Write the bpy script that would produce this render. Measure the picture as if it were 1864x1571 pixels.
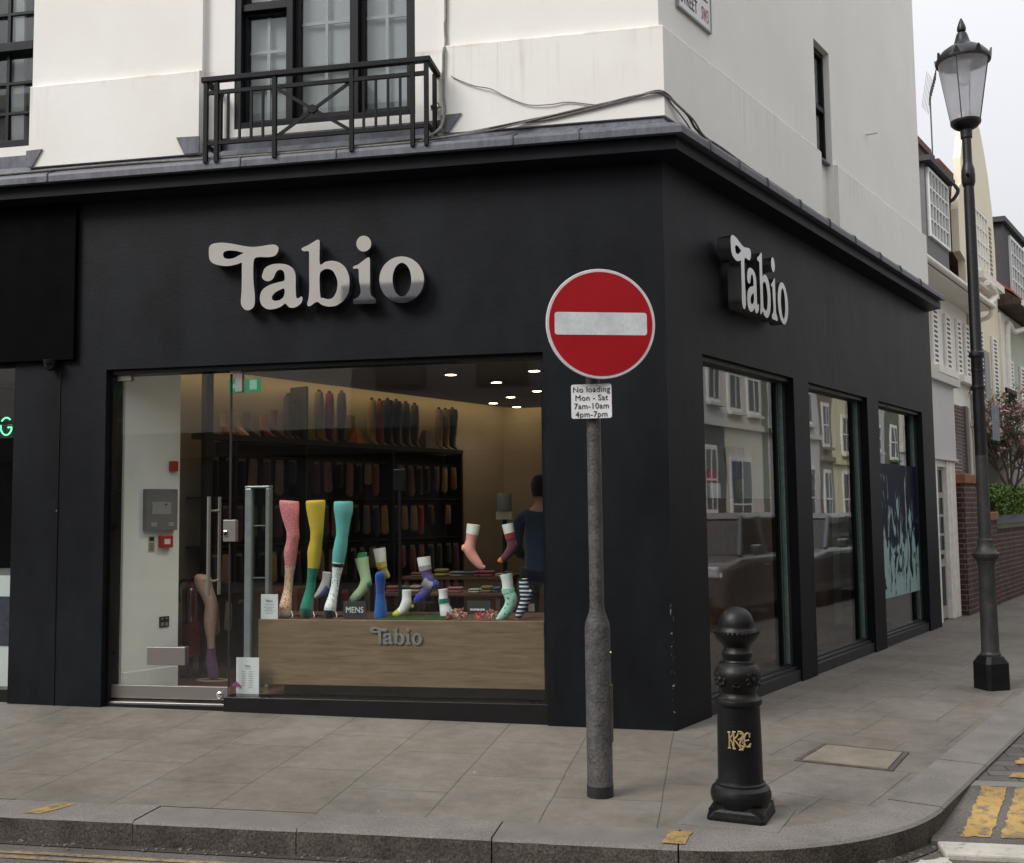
import bpy, bmesh, math, random
from mathutils import Vector, Matrix
random.seed(7)
R = math.radians
S = bpy.context.scene
for _o in list(bpy.data.objects): bpy.data.objects.remove(_o)
COL = S.collection

# ------------------------------------------------------------------ camera, sky, sun, exposure
cam = bpy.data.cameras.new('camera'); cam_o = bpy.data.objects.new('camera', cam); COL.objects.link(cam_o)
YAW, PITCH, ROLL = -0.1888, 0.0765, -0.0122
_fw = Vector((math.sin(YAW)*math.cos(PITCH), math.cos(YAW)*math.cos(PITCH), math.sin(PITCH)))
_r = Vector((math.cos(YAW), -math.sin(YAW), 0)); _u = _r.cross(_fw)
_r2 = _r*math.cos(ROLL) + _u*math.sin(ROLL); _u2 = -_r*math.sin(ROLL) + _u*math.cos(ROLL)
cam_o.matrix_world = Matrix((( _r2.x,_u2.x,-_fw.x,0.3108),(_r2.y,_u2.y,-_fw.y,-7.7832),(_r2.z,_u2.z,-_fw.z,1.6),(0,0,0,1)))
cam.sensor_fit = 'HORIZONTAL'; cam.sensor_width = 36; cam.lens = 36*1900/1864
cam.clip_start = 0.05; cam.clip_end = 600
S.camera = cam_o

SUN_EL, SUN_AZ = R(42), R(226)          # azimuth clockwise from +Y
W = bpy.data.worlds.new('World'); S.world = W; W.use_nodes = True
nt = W.node_tree; nt.nodes.clear()
sky = nt.nodes.new('ShaderNodeTexSky'); sky.sky_type = 'NISHITA'; sky.sun_disc = False
sky.sun_elevation = SUN_EL; sky.sun_rotation = SUN_AZ; sky.air_density = 1.0; sky.dust_density = 4.0; sky.ozone_density = 1.0
hsv = nt.nodes.new('ShaderNodeHueSaturation'); hsv.inputs['Saturation'].default_value = 0.12
mx = nt.nodes.new('ShaderNodeMix'); mx.data_type = 'RGBA'; mx.inputs['Factor'].default_value = 0.85
wc = nt.nodes.new('ShaderNodeTexCoord'); wsx = nt.nodes.new('ShaderNodeSeparateXYZ'); wr = nt.nodes.new('ShaderNodeMapRange')
wr.inputs[1].default_value = 0; wr.inputs[2].default_value = 1; wr.inputs[3].default_value = 3.1; wr.inputs[4].default_value = 9.6   # overcast: brighter overhead
wv = nt.nodes.new('ShaderNodeVectorMath'); wv.operation = 'SCALE'; wv.inputs[0].default_value = (.965, .98, 1.03)
nt.links.new(wc.outputs['Generated'], wsx.inputs[0]); nt.links.new(wsx.outputs['Z'], wr.inputs[0]); nt.links.new(wr.outputs[0], wv.inputs['Scale']); nt.links.new(wv.outputs[0], mx.inputs['B'])
bg = nt.nodes.new('ShaderNodeBackground'); bg.inputs['Strength'].default_value = 0.1
wo = nt.nodes.new('ShaderNodeOutputWorld')
nt.links.new(sky.outputs[0], hsv.inputs['Color']); nt.links.new(hsv.outputs[0], mx.inputs['A'])
nt.links.new(mx.outputs['Result'], bg.inputs['Color']); nt.links.new(bg.outputs[0], wo.inputs['Surface'])
sun = bpy.data.lights.new('sun', 'SUN'); sun.energy = 1.5; sun.angle = R(25); sun.color = (1, .965, .92)
sun_o = bpy.data.objects.new('sun', sun); COL.objects.link(sun_o)
_d = Vector((math.sin(SUN_AZ)*math.cos(SUN_EL), math.cos(SUN_AZ)*math.cos(SUN_EL), math.sin(SUN_EL)))
sun_o.rotation_euler = _d.to_track_quat('Z', 'Y').to_euler()
S.view_settings.view_transform = 'Standard'; S.view_settings.look = 'None'
S.view_settings.exposure = 0.85; S.view_settings.gamma = 1.0

# ------------------------------------------------------------------ helpers
TH = 0.43042
DS = Vector((math.sin(TH), math.cos(TH), 0)); NS = Vector((math.cos(TH), -math.sin(TH), 0))
def sp(s, o, z): return DS*s + NS*o + Vector((0, 0, z))
def crn(d): return ((d - d*math.sin(TH))/math.cos(TH), -d)   # xy of the corner of the two walls offset outward by d

def link(o): COL.objects.link(o); return o
LOC = {}
def thing(name, label, cat, loc=(0,0,0), group=None, rotz=0):
    o = link(bpy.data.objects.new(name, None)); o.location = loc; o.rotation_euler = (0,0,rotz)
    o.empty_display_size = .1
    o['label'] = label; o['category'] = cat
    if group: o['group'] = group
    LOC[o.name] = Matrix.Translation(Vector(loc)) @ Matrix.Rotation(rotz, 4, 'Z')
    return o
def tag(o, label, cat, group=None):
    o['label'] = label; o['category'] = cat
    if group: o['group'] = group
    return o

def catmull(pts, n=6, closed=False):
    P = [Vector(p) for p in pts]; m = len(P); out = []
    rng = range(m) if closed else range(m-1)
    for i in rng:
        p0 = P[(i-1) % m] if closed or i > 0 else P[0]*2-P[1]
        p1 = P[i]; p2 = P[(i+1) % m]
        p3 = P[(i+2) % m] if closed or i+2 < m else P[-1]*2-P[-2]
        for k in range(n):
            t = k/n
            out.append(.5*((2*p1)+(-p0+p2)*t+(2*p0-5*p1+4*p2-p3)*t*t+(-p0+3*p1-3*p2+p3)*t*t*t))
    if not closed: out.append(P[-1].copy())
    return out

class MB:
    def __init__(s, frame=None): s.v = []; s.f = []; s.fr = frame
    def add(s, vs, fs):
        n = len(s.v)
        for v in vs:
            v = Vector(v)
            s.v.append(sp(v.x, v.y, v.z) if s.fr == 'S' else v)
        s.f += [tuple(i+n for i in f) for f in fs]; return s
    def box(s, x0, x1, y0, y1, z0, z1):
        return s.add([(x0,y0,z0),(x1,y0,z0),(x1,y1,z0),(x0,y1,z0),(x0,y0,z1),(x1,y0,z1),(x1,y1,z1),(x0,y1,z1)],
                     [(0,3,2,1),(4,5,6,7),(0,1,5,4),(1,2,6,5),(2,3,7,6),(3,0,4,7)])
    def prism(s, poly, ax, a0, a1):
        n = len(poly)
        def P(p, a): return {'x':(a,p[0],p[1]), 'y':(p[0],a,p[1]), 'z':(p[0],p[1],a)}[ax]
        return s.add([P(p,a0) for p in poly]+[P(p,a1) for p in poly],
                     [tuple(range(n))[::-1], tuple(range(n,2*n))]+[(i,(i+1)%n,(i+1)%n+n,i+n) for i in range(n)])
    def rings(s, rs, cap=True, closed=True):
        n = len(rs[0]); vs = [p for r in rs for p in r]; fs = []
        for i in range(len(rs)-1):
            for j in range(n if closed else n-1):
                k = (j+1) % n
                fs.append((i*n+j, i*n+k, (i+1)*n+k, (i+1)*n+j))
        if cap and closed:
            fs.append(tuple(range(n))[::-1]); fs.append(tuple((len(rs)-1)*n+j for j in range(n)))
        return s.add(vs, fs)
    def lathe(s, prof, n=32, c=(0,0), sq=None):
        rs = []
        for r, z in prof:
            rs.append([(c[0]+max(r,.0004)*math.cos(2*math.pi*j/n), c[1]+max(r,.0004)*math.sin(2*math.pi*j/n), z) for j in range(n)])
        return s.rings(rs)
    def loft(s, pts, ru, rv, n=16, ref=(0,1,0), cap=True):
        """rings along pts; ru = half size in the plane across ref, rv = half size along ref"""
        P = [Vector(p) for p in pts]; rs = []; ref = Vector(ref)
        for i, p in enumerate(P):
            t = (P[min(i+1,len(P)-1)]-P[max(i-1,0)]).normalized()
            u = ref.cross(t)
            if u.length < 1e-6: u = Vector((1,0,0))
            u.normalize(); v = t.cross(u).normalized()
            rs.append([p+u*ru[i]*math.cos(2*math.pi*j/n)+v*rv[i]*math.sin(2*math.pi*j/n) for j in range(n)])
        return s.rings(rs, cap)
    def tube(s, pts, r, n=8, cap=True):
        P = [Vector(p) for p in pts]; rr = r if isinstance(r, (list,tuple)) else [r]*len(P)
        t0 = (P[1]-P[0]).normalized()
        u = t0.orthogonal().normalized(); rs = []
        for i, p in enumerate(P):
            t = (P[min(i+1,len(P)-1)]-P[max(i-1,0)]).normalized()
            u = (u - t*u.dot(t)).normalized(); v = t.cross(u)
            rs.append([p+u*rr[i]*math.cos(2*math.pi*j/n)+v*rr[i]*math.sin(2*math.pi*j/n) for j in range(n)])
        return s.rings(rs, cap)
    def build(s, name, mat, parent=None, smooth=False, bevel=0, local=False, kind=None, label=None, sub=0, ang=35):
        me = bpy.data.meshes.new(name); me.from_pydata([tuple(v) for v in s.v], [], s.f)
        bm = bmesh.new(); bm.from_mesh(me); bmesh.ops.recalc_face_normals(bm, faces=bm.faces); bm.to_mesh(me); bm.free()
        if mat: me.materials.append(mat)
        return fin(me, name, parent, smooth, bevel, local, kind, label, sub, ang)

def fin(me, name, parent=None, smooth=False, bevel=0, local=False, kind=None, label=None, sub=0, ang=35):
    o = link(bpy.data.objects.new(name, me))
    if smooth:
        for p in me.polygons: p.use_smooth = True
        me.set_sharp_from_angle(angle=R(ang))
    if parent:
        o.parent = parent
        if not local:
            root = parent; Mx = LOC.get(root.name)
            if Mx is not None: o.matrix_parent_inverse = Mx.inverted()
    if kind: o['kind'] = kind
    if label: o['label'] = label
    if sub:
        m = o.modifiers.new('sub', 'SUBSURF'); m.levels = sub; m.render_levels = sub
    if bevel:
        m = o.modifiers.new('bevel', 'BEVEL'); m.width = bevel; m.segments = 2; m.limit_method = 'ANGLE'; m.angle_limit = R(35)
    return o

def dup(root, loc=None, rotz=None, label=None, name=None):
    r = root.copy(); link(r)
    if name: r.name = name
    if loc is not None: r.location = loc
    if rotz is not None: r.rotation_euler = (0,0,rotz)
    if label: r['label'] = label
    for ch in list(root.children):
        c = ch.copy(); link(c); c.parent = r
        for g in ch.children:
            d = g.copy(); link(d); d.parent = c
    return r

def text_mesh(txt, size, ext=.001, align='CENTER', sx=1.0, bold=0.0, spacing=1.0, lines=1.0):
    cu = bpy.data.curves.new('text', 'FONT'); cu.body = txt; cu.size = size; cu.extrude = ext; cu.align_x = align
    cu.offset = bold; cu.space_character = spacing; cu.space_line = lines; cu.resolution_u = 3
    o = bpy.data.objects.new('tmp_text', cu); COL.objects.link(o)
    dg = bpy.context.evaluated_depsgraph_get()
    me = bpy.data.meshes.new_from_object(o.evaluated_get(dg))
    bpy.data.objects.remove(o); bpy.data.curves.remove(cu)
    for v in me.vertices: v.co.x *= sx
    return me
def place(me, fn):
    """map the flat lettering (x right, y up, z towards the reader) into the scene"""
    for v in me.vertices: v.co = Vector(fn(v.co.x, v.co.y, v.co.z))
    return me
def word(name, txt, size, mat, fn, parent, **k):
    me = text_mesh(txt, size, **k); me.name = name; place(me, fn); me.materials.clear(); me.materials.append(mat)
    return fin(me, name, parent)
def outline_mesh(loops, ext):
    cu = bpy.data.curves.new('outline', 'CURVE'); cu.dimensions = '2D'; cu.fill_mode = 'BOTH'; cu.extrude = ext
    for lp in loops:
        pts = catmull([(x,y,0) for x,y in lp], 4, True)
        spn = cu.splines.new('POLY'); spn.points.add(len(pts)-1); spn.use_cyclic_u = True
        for i, p in enumerate(pts): spn.points[i].co = (p.x,p.y,0,1)
    o = bpy.data.objects.new('tmp_outline', cu); COL.objects.link(o)
    dg = bpy.context.evaluated_depsgraph_get()
    me = bpy.data.meshes.new_from_object(o.evaluated_get(dg))
    bpy.data.objects.remove(o); bpy.data.curves.remove(cu)
    return me

# ------------------------------------------------------------------ materials
def new_mat(name):
    m = bpy.data.materials.new(name); m.use_nodes = True; t = m.node_tree; t.nodes.clear()
    out = t.nodes.new('ShaderNodeOutputMaterial'); return m, t, out
def N(t, kind, **k):
    n = t.nodes.new('ShaderNode'+kind)
    for a, b in k.items():
        if hasattr(n, a) and not isinstance(b, tuple): setattr(n, a, b)
    return n
def pmat(name, col, rough=.6, metal=0., var=.12, vs=6., fine=0., fs=60., bump=0., bs=40., spec=.5, stretch=None, coat=0.):
    m, t, out = new_mat(name); L = t.links.new
    b = N(t,'BsdfPrincipled'); b.inputs['Roughness'].default_value = rough; b.inputs['Metallic'].default_value = metal
    b.inputs['Specular IOR Level'].default_value = spec; b.inputs['Coat Weight'].default_value = coat
    L(b.outputs[0], out.inputs[0])
    tc = N(t,'TexCoord'); src = tc.outputs['Object']
    if stretch:
        mp = N(t,'Mapping'); mp.inputs['Scale'].default_value = stretch; L(src, mp.inputs[0]); src = mp.outputs[0]
    n1 = N(t,'TexNoise'); n1.inputs['Scale'].default_value = vs; n1.inputs['Detail'].default_value = 5; n1.inputs['Roughness'].default_value = .6; L(src, n1.inputs['Vector'])
    ramp = N(t,'MapRange'); ramp.inputs[1].default_value = .3; ramp.inputs[2].default_value = .7
    ramp.inputs[3].default_value = 1-var; ramp.inputs[4].default_value = 1+var; L(n1.outputs[0], ramp.inputs[0])
    fac = ramp.outputs[0]
    if fine:
        n2 = N(t,'TexNoise'); n2.inputs['Scale'].default_value = fs; n2.inputs['Detail'].default_value = 3; L(src, n2.inputs['Vector'])
        r2 = N(t,'MapRange'); r2.inputs[1].default_value = .3; r2.inputs[2].default_value = .7
        r2.inputs[3].default_value = 1-fine; r2.inputs[4].default_value = 1+fine; L(n2.outputs[0], r2.inputs[0])
        mu = N(t,'Math'); mu.operation = 'MULTIPLY'; L(fac, mu.inputs[0]); L(r2.outputs[0], mu.inputs[1]); fac = mu.outputs[0]
    vm = N(t,'VectorMath'); vm.operation = 'SCALE'; vm.inputs[0].default_value = col[:3]; L(fac, vm.inputs['Scale'])
    L(vm.outputs[0], b.inputs['Base Color'])
    rr = N(t,'MapRange'); rr.inputs[1].default_value = .3; rr.inputs[2].default_value = .7
    rr.inputs[3].default_value = max(0.02,rough*.88); rr.inputs[4].default_value = min(1,rough*1.12); L(n1.outputs[0], rr.inputs[0]); L(rr.outputs[0], b.inputs['Roughness'])
    if bump:
        n3 = N(t,'TexNoise'); n3.inputs['Scale'].default_value = bs; n3.inputs['Detail'].default_value = 4; L(src, n3.inputs['Vector'])
        bp = N(t,'Bump'); bp.inputs['Strength'].default_value = bump; bp.inputs['Distance'].default_value = .01; L(n3.outputs[0], bp.inputs['Height']); L(bp.outputs[0], b.inputs['Normal'])
    return m
def glass(name, tint=(.985,.995,.99), rough=0.0, ior=1.5, refl=(1,1,1), wave=0.0):
    m, t, out = new_mat(name); L = t.links.new
    ge = N(t,'NewGeometry'); io = N(t,'MapRange'); io.inputs[3].default_value = ior; io.inputs[4].default_value = 1/ior
    L(ge.outputs['Backfacing'], io.inputs[0]); fr = N(t,'Fresnel'); L(io.outputs[0], fr.inputs['IOR'])
    tr = N(t,'BsdfTransparent'); tr.inputs[0].default_value = (*tint,1)
    gl = N(t,'BsdfGlossy'); gl.inputs['Roughness'].default_value = rough; gl.inputs['Color'].default_value = (*refl,1)
    if wave:      # float glass is never quite flat
        tw = N(t,'TexCoord'); nw = N(t,'TexNoise'); nw.inputs['Scale'].default_value = 1.3; nw.inputs['Detail'].default_value = 1.5; L(tw.outputs['Object'], nw.inputs[0])
        bw = N(t,'Bump'); bw.inputs['Strength'].default_value = wave; bw.inputs['Distance'].default_value = .01; L(nw.outputs[0], bw.inputs['Height']); L(bw.outputs[0], gl.inputs['Normal'])
    ms = N(t,'MixShader'); L(fr.outputs[0], ms.inputs[0]); L(tr.outputs[0], ms.inputs[1]); L(gl.outputs[0], ms.inputs[2]); L(ms.outputs[0], out.inputs[0])
    return m
def emis(name, col, st):
    m, t, out = new_mat(name); e = N(t,'Emission'); e.inputs[0].default_value = (*col,1); e.inputs[1].default_value = st
    t.links.new(e.outputs[0], out.inputs[0]); return m

def mat_black_wall():
    m, t, out = new_mat('black_render'); L = t.links.new
    b = N(t,'BsdfPrincipled'); L(b.outputs[0], out.inputs[0]); b.inputs['Specular IOR Level'].default_value = .15
    tc = N(t,'TexCoord'); src = tc.outputs['Object']
    mp = N(t,'Mapping'); mp.inputs['Scale'].default_value = (1.2,1.2,.5); L(src, mp.inputs[0])
    n1 = N(t,'TexNoise'); n1.inputs['Scale'].default_value = 1.6; n1.inputs['Detail'].default_value = 8; n1.inputs['Roughness'].default_value = .65; L(mp.outputs[0], n1.inputs[0])
    cr = N(t,'ValToRGB'); cr.color_ramp.elements[0].position = .3; cr.color_ramp.elements[0].color = (.0042,.0048,.0060,1)
    cr.color_ramp.elements[1].position = .72; cr.color_ramp.elements[1].color = (.0120,.0136,.0168,1); L(n1.outputs[0], cr.inputs[0])
    # paint chips: a few tiny pale flecks
    vo = N(t,'TexVoronoi'); vo.inputs['Scale'].default_value = 5; L(src, vo.inputs['Vector'])
    n4 = N(t,'TexNoise'); n4.inputs['Scale'].default_value = 1.1; L(src, n4.inputs[0])
    lt = N(t,'Math'); lt.operation = 'LESS_THAN'; lt.inputs[1].default_value = .035; L(vo.outputs['Distance'], lt.inputs[0])
    gt = N(t,'Math'); gt.operation = 'GREATER_THAN'; gt.inputs[1].default_value = .66; L(n4.outputs[0], gt.inputs[0])
    mu = N(t,'Math'); mu.operation = 'MULTIPLY'; L(lt.outputs[0], mu.inputs[0]); L(gt.outputs[0], mu.inputs[1])
    # chipped arris at the foot of the corner
    sc_ = N(t,'SeparateXYZ'); L(src, sc_.inputs[0]); cxy = N(t,'CombineXYZ'); L(sc_.outputs[0], cxy.inputs[0]); L(sc_.outputs[1], cxy.inputs[1])
    ln_ = N(t,'VectorMath'); ln_.operation = 'LENGTH'; L(cxy.outputs[0], ln_.inputs[0]); l1 = N(t,'Math'); l1.operation = 'LESS_THAN'; l1.inputs[1].default_value = .016; L(ln_.outputs['Value'], l1.inputs[0])
    nc = N(t,'TexNoise'); nc.inputs['Scale'].default_value = 26; nc.inputs['Detail'].default_value = 6; L(src, nc.inputs[0]); g3 = N(t,'Math'); g3.operation = 'GREATER_THAN'; g3.inputs[1].default_value = .60; L(nc.outputs[0], g3.inputs[0])
    lz = N(t,'Math'); lz.operation = 'LESS_THAN'; lz.inputs[1].default_value = .95; L(sc_.outputs[2], lz.inputs[0])
    k1 = N(t,'Math'); k1.operation = 'MULTIPLY'; L(l1.outputs[0], k1.inputs[0]); L(g3.outputs[0], k1.inputs[1]); k2 = N(t,'Math'); k2.operation = 'MULTIPLY'; L(k1.outputs[0], k2.inputs[0]); L(lz.outputs[0], k2.inputs[1])
    km = N(t,'Math'); km.operation = 'MAXIMUM'; L(mu.outputs[0], km.inputs[0]); L(k2.outputs[0], km.inputs[1])
    mx = N(t,'Mix'); mx.data_type = 'RGBA'; L(km.outputs[0], mx.inputs['Factor']); L(cr.outputs[0], mx.inputs['A']); mx.inputs['B'].default_value = (.16,.155,.15,1)
    L(mx.outputs['Result'], b.inputs['Base Color'])
    rr = N(t,'MapRange'); rr.inputs[3].default_value = .42; rr.inputs[4].default_value = .6; L(n1.outputs[0], rr.inputs[0]); L(rr.outputs[0], b.inputs['Roughness'])
    n3 = N(t,'TexNoise'); n3.inputs['Scale'].default_value = 35; n3.inputs['Detail'].default_value = 5; L(src, n3.inputs[0])
    n5 = N(t,'TexNoise'); n5.inputs['Scale'].default_value = 2.2; L(src, n5.inputs[0])
    ad = N(t,'Math'); ad.operation = 'MULTIPLY_ADD'; ad.inputs[1].default_value = 4.0; L(n5.outputs[0], ad.inputs[0]); L(n3.outputs[0], ad.inputs[2])
    bp = N(t,'Bump'); bp.inputs['Strength'].default_value = .22; bp.inputs['Distance'].default_value = .006; L(ad.outputs[0], bp.inputs['Height']); L(bp.outputs[0], b.inputs['Normal'])
    return m
def mat_white_wall(name='white_stucco', col=(.80,.785,.75), stain=True):
    m, t, out = new_mat(name); L = t.links.new
    b = N(t,'BsdfPrincipled'); L(b.outputs[0], out.inputs[0]); b.inputs['Roughness'].default_value = .75; b.inputs['Specular IOR Level'].default_value = .25
    tc = N(t,'TexCoord'); src = tc.outputs['Object']
    n1 = N(t,'TexNoise'); n1.inputs['Scale'].default_value = .9; n1.inputs['Detail'].default_value = 8; n1.inputs['Roughness'].default_value = .6; L(src, n1.inputs[0])
    cr = N(t,'ValToRGB'); cr.color_ramp.elements[0].position = .3; cr.color_ramp.elements[0].color = (col[0]*.93,col[1]*.92,col[2]*.89,1)
    cr.color_ramp.elements[1].position = .65; cr.color_ramp.elements[1].color = (*col,1); L(n1.outputs[0], cr.inputs[0])
    base = cr.outputs[0]
    if stain:
        sx = N(t,'SeparateXYZ'); L(src, sx.inputs[0])
        mp = N(t,'Mapping'); mp.inputs['Scale'].default_value = (26,26,.7); L(src, mp.inputs[0])
        n2 = N(t,'TexNoise'); n2.inputs['Scale'].default_value = 1; n2.inputs['Detail'].default_value = 3; L(mp.outputs[0], n2.inputs[0])
        st = N(t,'MapRange'); st.inputs[1].default_value = .5; st.inputs[2].default_value = .75; L(n2.outputs[0], st.inputs[0])
        n6 = N(t,'TexNoise'); n6.inputs['Scale'].default_value = 1.3; L(src, n6.inputs[0])
        s6 = N(t,'MapRange'); s6.inputs[1].default_value = .45; s6.inputs[2].default_value = .62; L(n6.outputs[0], s6.inputs[0])
        up = N(t,'MapRange'); up.inputs[1].default_value = 4.62; up.inputs[2].default_value = 5.2; L(sx.outputs['Z'], up.inputs[0])
        cut = N(t,'Math'); cut.operation = 'LESS_THAN'; cut.inputs[1].default_value = 5.285; L(sx.outputs['Z'], cut.inputs[0])
        a = N(t,'Math'); a.operation = 'MULTIPLY'; L(st.outputs[0], a.inputs[0]); L(up.outputs[0], a.inputs[1])
        c = N(t,'Math'); c.operation = 'MULTIPLY'; L(a.outputs[0], c.inputs[0]); L(cut.outputs[0], c.inputs[1])
        c2 = N(t,'Math'); c2.operation = 'MULTIPLY'; L(c.outputs[0], c2.inputs[0]); L(s6.outputs[0], c2.inputs[1])
        # thin rusty line under the ledge
        e1 = N(t,'MapRange'); e1.inputs[1].default_value = 5.23; e1.inputs[2].default_value = 5.262; L(sx.outputs['Z'], e1.inputs[0])
        n7 = N(t,'TexNoise'); n7.inputs['Scale'].default_value = 5; n7.inputs['Detail'].default_value = 5; L(src, n7.inputs[0])
        e2 = N(t,'MapRange'); e2.inputs[1].default_value = .42; e2.inputs[2].default_value = .7; L(n7.outputs[0], e2.inputs[0])
        e = N(t,'Math'); e.operation = 'MULTIPLY'; L(e1.outputs[0], e.inputs[0]); L(e2.outputs[0], e.inputs[1])
        e3 = N(t,'Math'); e3.operation = 'MULTIPLY'; L(e.outputs[0], e3.inputs[0]); L(cut.outputs[0], e3.inputs[1])
        k = N(t,'Math'); k.operation = 'MULTIPLY'; k.inputs[1].default_value = .55; L(c2.outputs[0], k.inputs[0])
        mxa = N(t,'Mix'); mxa.data_type = 'RGBA'; L(k.outputs[0], mxa.inputs['Factor']); L(base, mxa.inputs['A']); mxa.inputs['B'].default_value = (.42,.37,.28,1)
        k2 = N(t,'Math'); k2.operation = 'MULTIPLY'; k2.inputs[1].default_value = .55; L(e3.outputs[0], k2.inputs[0])
        mxb = N(t,'Mix'); mxb.data_type = 'RGBA'; L(k2.outputs[0], mxb.inputs['Factor']); L(mxa.outputs['Result'], mxb.inputs['A']); mxb.inputs['B'].default_value = (.5,.36,.24,1)
        base = mxb.outputs['Result']
    L(base, b.inputs['Base Color'])
    n3 = N(t,'TexNoise'); n3.inputs['Scale'].default_value = 30; n3.inputs['Detail'].default_value = 6; L(src, n3.inputs[0])
    bp = N(t,'Bump'); bp.inputs['Strength'].default_value = .12; bp.inputs['Distance'].default_value = .01; L(n3.outputs[0], bp.inputs['Height']); L(bp.outputs[0], b.inputs['Normal'])
    return m
def mat_slabs(name, rot, w, h, off=(0,0,0), c1=(.162,.147,.125), c2=(.177,.164,.143), mortar=(.085,.078,.068), ms=.0042, sq=1.0, flecks=True):
    m, t, out = new_mat(name); L = t.links.new
    b = N(t,'BsdfPrincipled'); L(b.outputs[0], out.inputs[0]); b.inputs['Roughness'].default_value = .72; b.inputs['Specular IOR Level'].default_value = .3
    tc = N(t,'TexCoord'); src = tc.outputs['Object']
    mp = N(t,'Mapping'); mp.inputs['Rotation'].default_value = (0,0,rot); mp.inputs['Location'].default_value = off; L(src, mp.inputs[0])
    nd = N(t,'TexNoise'); nd.inputs['Scale'].default_value = 3; nd.inputs['Detail'].default_value = 3; L(src, nd.inputs[0])
    dv = N(t,'VectorMath'); dv.operation = 'SCALE'; dv.inputs['Scale'].default_value = .018; L(nd.outputs['Color'], dv.inputs[0])
    va = N(t,'VectorMath'); va.operation = 'ADD'; L(mp.outputs[0], va.inputs[0]); L(dv.outputs[0], va.inputs[1])
    br = N(t,'TexBrick'); br.offset = .42; br.offset_frequency = 2; br.squash = sq; br.squash_frequency = 3
    br.inputs['Scale'].default_value = 1; br.inputs['Brick Width'].default_value = w; br.inputs['Row Height'].default_value = h
    br.inputs['Mortar Size'].default_value = ms; br.inputs['Mortar Smooth'].default_value = .35; br.inputs['Bias'].default_value = 0
    br.inputs['Color1'].default_value = (*c1,1); br.inputs['Color2'].default_value = (*c2,1); br.inputs['Mortar'].default_value = (*mortar,1)
    L(va.outputs[0], br.inputs['Vector'])
    n1 = N(t,'TexNoise'); n1.inputs['Scale'].default_value = 1.7; n1.inputs['Detail'].default_value = 8; n1.inputs['Roughness'].default_value = .65; L(src, n1.inputs[0])
    r1 = N(t,'ValToRGB'); r1.color_ramp.elements[0].position = .3; r1.color_ramp.elements[0].color = (.84,.80,.75,1); r1.color_ramp.elements[1].position = .7; r1.color_ramp.elements[1].color = (1.08,1.08,1.09,1); L(n1.outputs[0], r1.inputs[0])
    mu = N(t,'Mix'); mu.data_type = 'RGBA'; mu.blend_type = 'MULTIPLY'; mu.inputs['Factor'].default_value = 1; L(br.outputs['Color'], mu.inputs['A']); L(r1.outputs[0], mu.inputs['B'])
    n2 = N(t,'TexNoise'); n2.inputs['Scale'].default_value = 140; n2.inputs['Detail'].default_value = 3; L(src, n2.inputs[0])
    r2 = N(t,'MapRange'); r2.inputs[1].default_value = .3; r2.inputs[2].default_value = .7; r2.inputs[3].default_value = .86; r2.inputs[4].default_value = 1.14; L(n2.outputs[0], r2.inputs[0])
    vm = N(t,'VectorMath'); vm.operation = 'SCALE'; L(mu.outputs['Result'], vm.inputs[0]); L(r2.outputs[0], vm.inputs['Scale'])
    res = vm.outputs[0]
    if flecks:
        # trodden chewing gum: small dark and pale spots
        vo = N(t,'TexVoronoi'); vo.inputs['Scale'].default_value = 4.2; L(src, vo.inputs['Vector'])
        lt = N(t,'MapRange'); lt.inputs[1].default_value = .075; lt.inputs[2].default_value = .05; L(vo.outputs['Distance'], lt.inputs[0])
        sep = N(t,'SeparateColor'); L(vo.outputs['Color'], sep.inputs[0])
        g1 = N(t,'Math'); g1.operation = 'GREATER_THAN'; g1.inputs[1].default_value = .72; L(sep.outputs[0], g1.inputs[0])
        f1 = N(t,'Math'); f1.operation = 'MULTIPLY'; L(lt.outputs[0], f1.inputs[0]); L(g1.outputs[0], f1.inputs[1])
        f1b = N(t,'Math'); f1b.operation = 'MULTIPLY'; f1b.inputs[1].default_value = .4; L(f1.outputs[0], f1b.inputs[0])
        m1 = N(t,'Mix'); m1.data_type = 'RGBA'; L(f1b.outputs[0], m1.inputs['Factor']); L(res, m1.inputs['A']); m1.inputs['B'].default_value = (.09,.085,.08,1)
        v2 = N(t,'TexVoronoi'); v2.inputs['Scale'].default_value = 3.1; L(src, v2.inputs['Vector'])
        l2 = N(t,'Math'); l2.operation = 'LESS_THAN'; l2.inputs[1].default_value = .022; L(v2.outputs['Distance'], l2.inputs[0])
        s2 = N(t,'SeparateColor'); L(v2.outputs['Color'], s2.inputs[0])
        g2 = N(t,'Math'); g2.operation = 'GREATER_THAN'; g2.inputs[1].default_value = .6; L(s2.outputs[1], g2.inputs[0])
        f2 = N(t,'Math'); f2.operation = 'MULTIPLY'; L(l2.outputs[0], f2.inputs[0]); L(g2.outputs[0], f2.inputs[1])
        m2 = N(t,'Mix'); m2.data_type = 'RGBA'; L(f2.outputs[0], m2.inputs['Factor']); L(m1.outputs['Result'], m2.inputs['A']); m2.inputs['B'].default_value = (.5,.48,.44,1)
        res = m2.outputs['Result']
    L(res, b.inputs['Base Color'])
    nb = N(t,'TexNoise'); nb.inputs['Scale'].default_value = .75; nb.inputs['Detail'].default_value = 9; nb.inputs['Roughness'].default_value = .7; L(src, nb.inputs[0])
    rb = N(t,'MapRange'); rb.inputs[1].default_value = .46; rb.inputs[2].default_value = .66; rb.inputs[3].default_value = 1.0; rb.inputs[4].default_value = .72; L(nb.outputs[0], rb.inputs[0])
    ng = N(t,'TexNoise'); ng.inputs['Scale'].default_value = 9; ng.inputs['Detail'].default_value = 6; ng.inputs['Roughness'].default_value = .7; L(src, ng.inputs[0])
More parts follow.
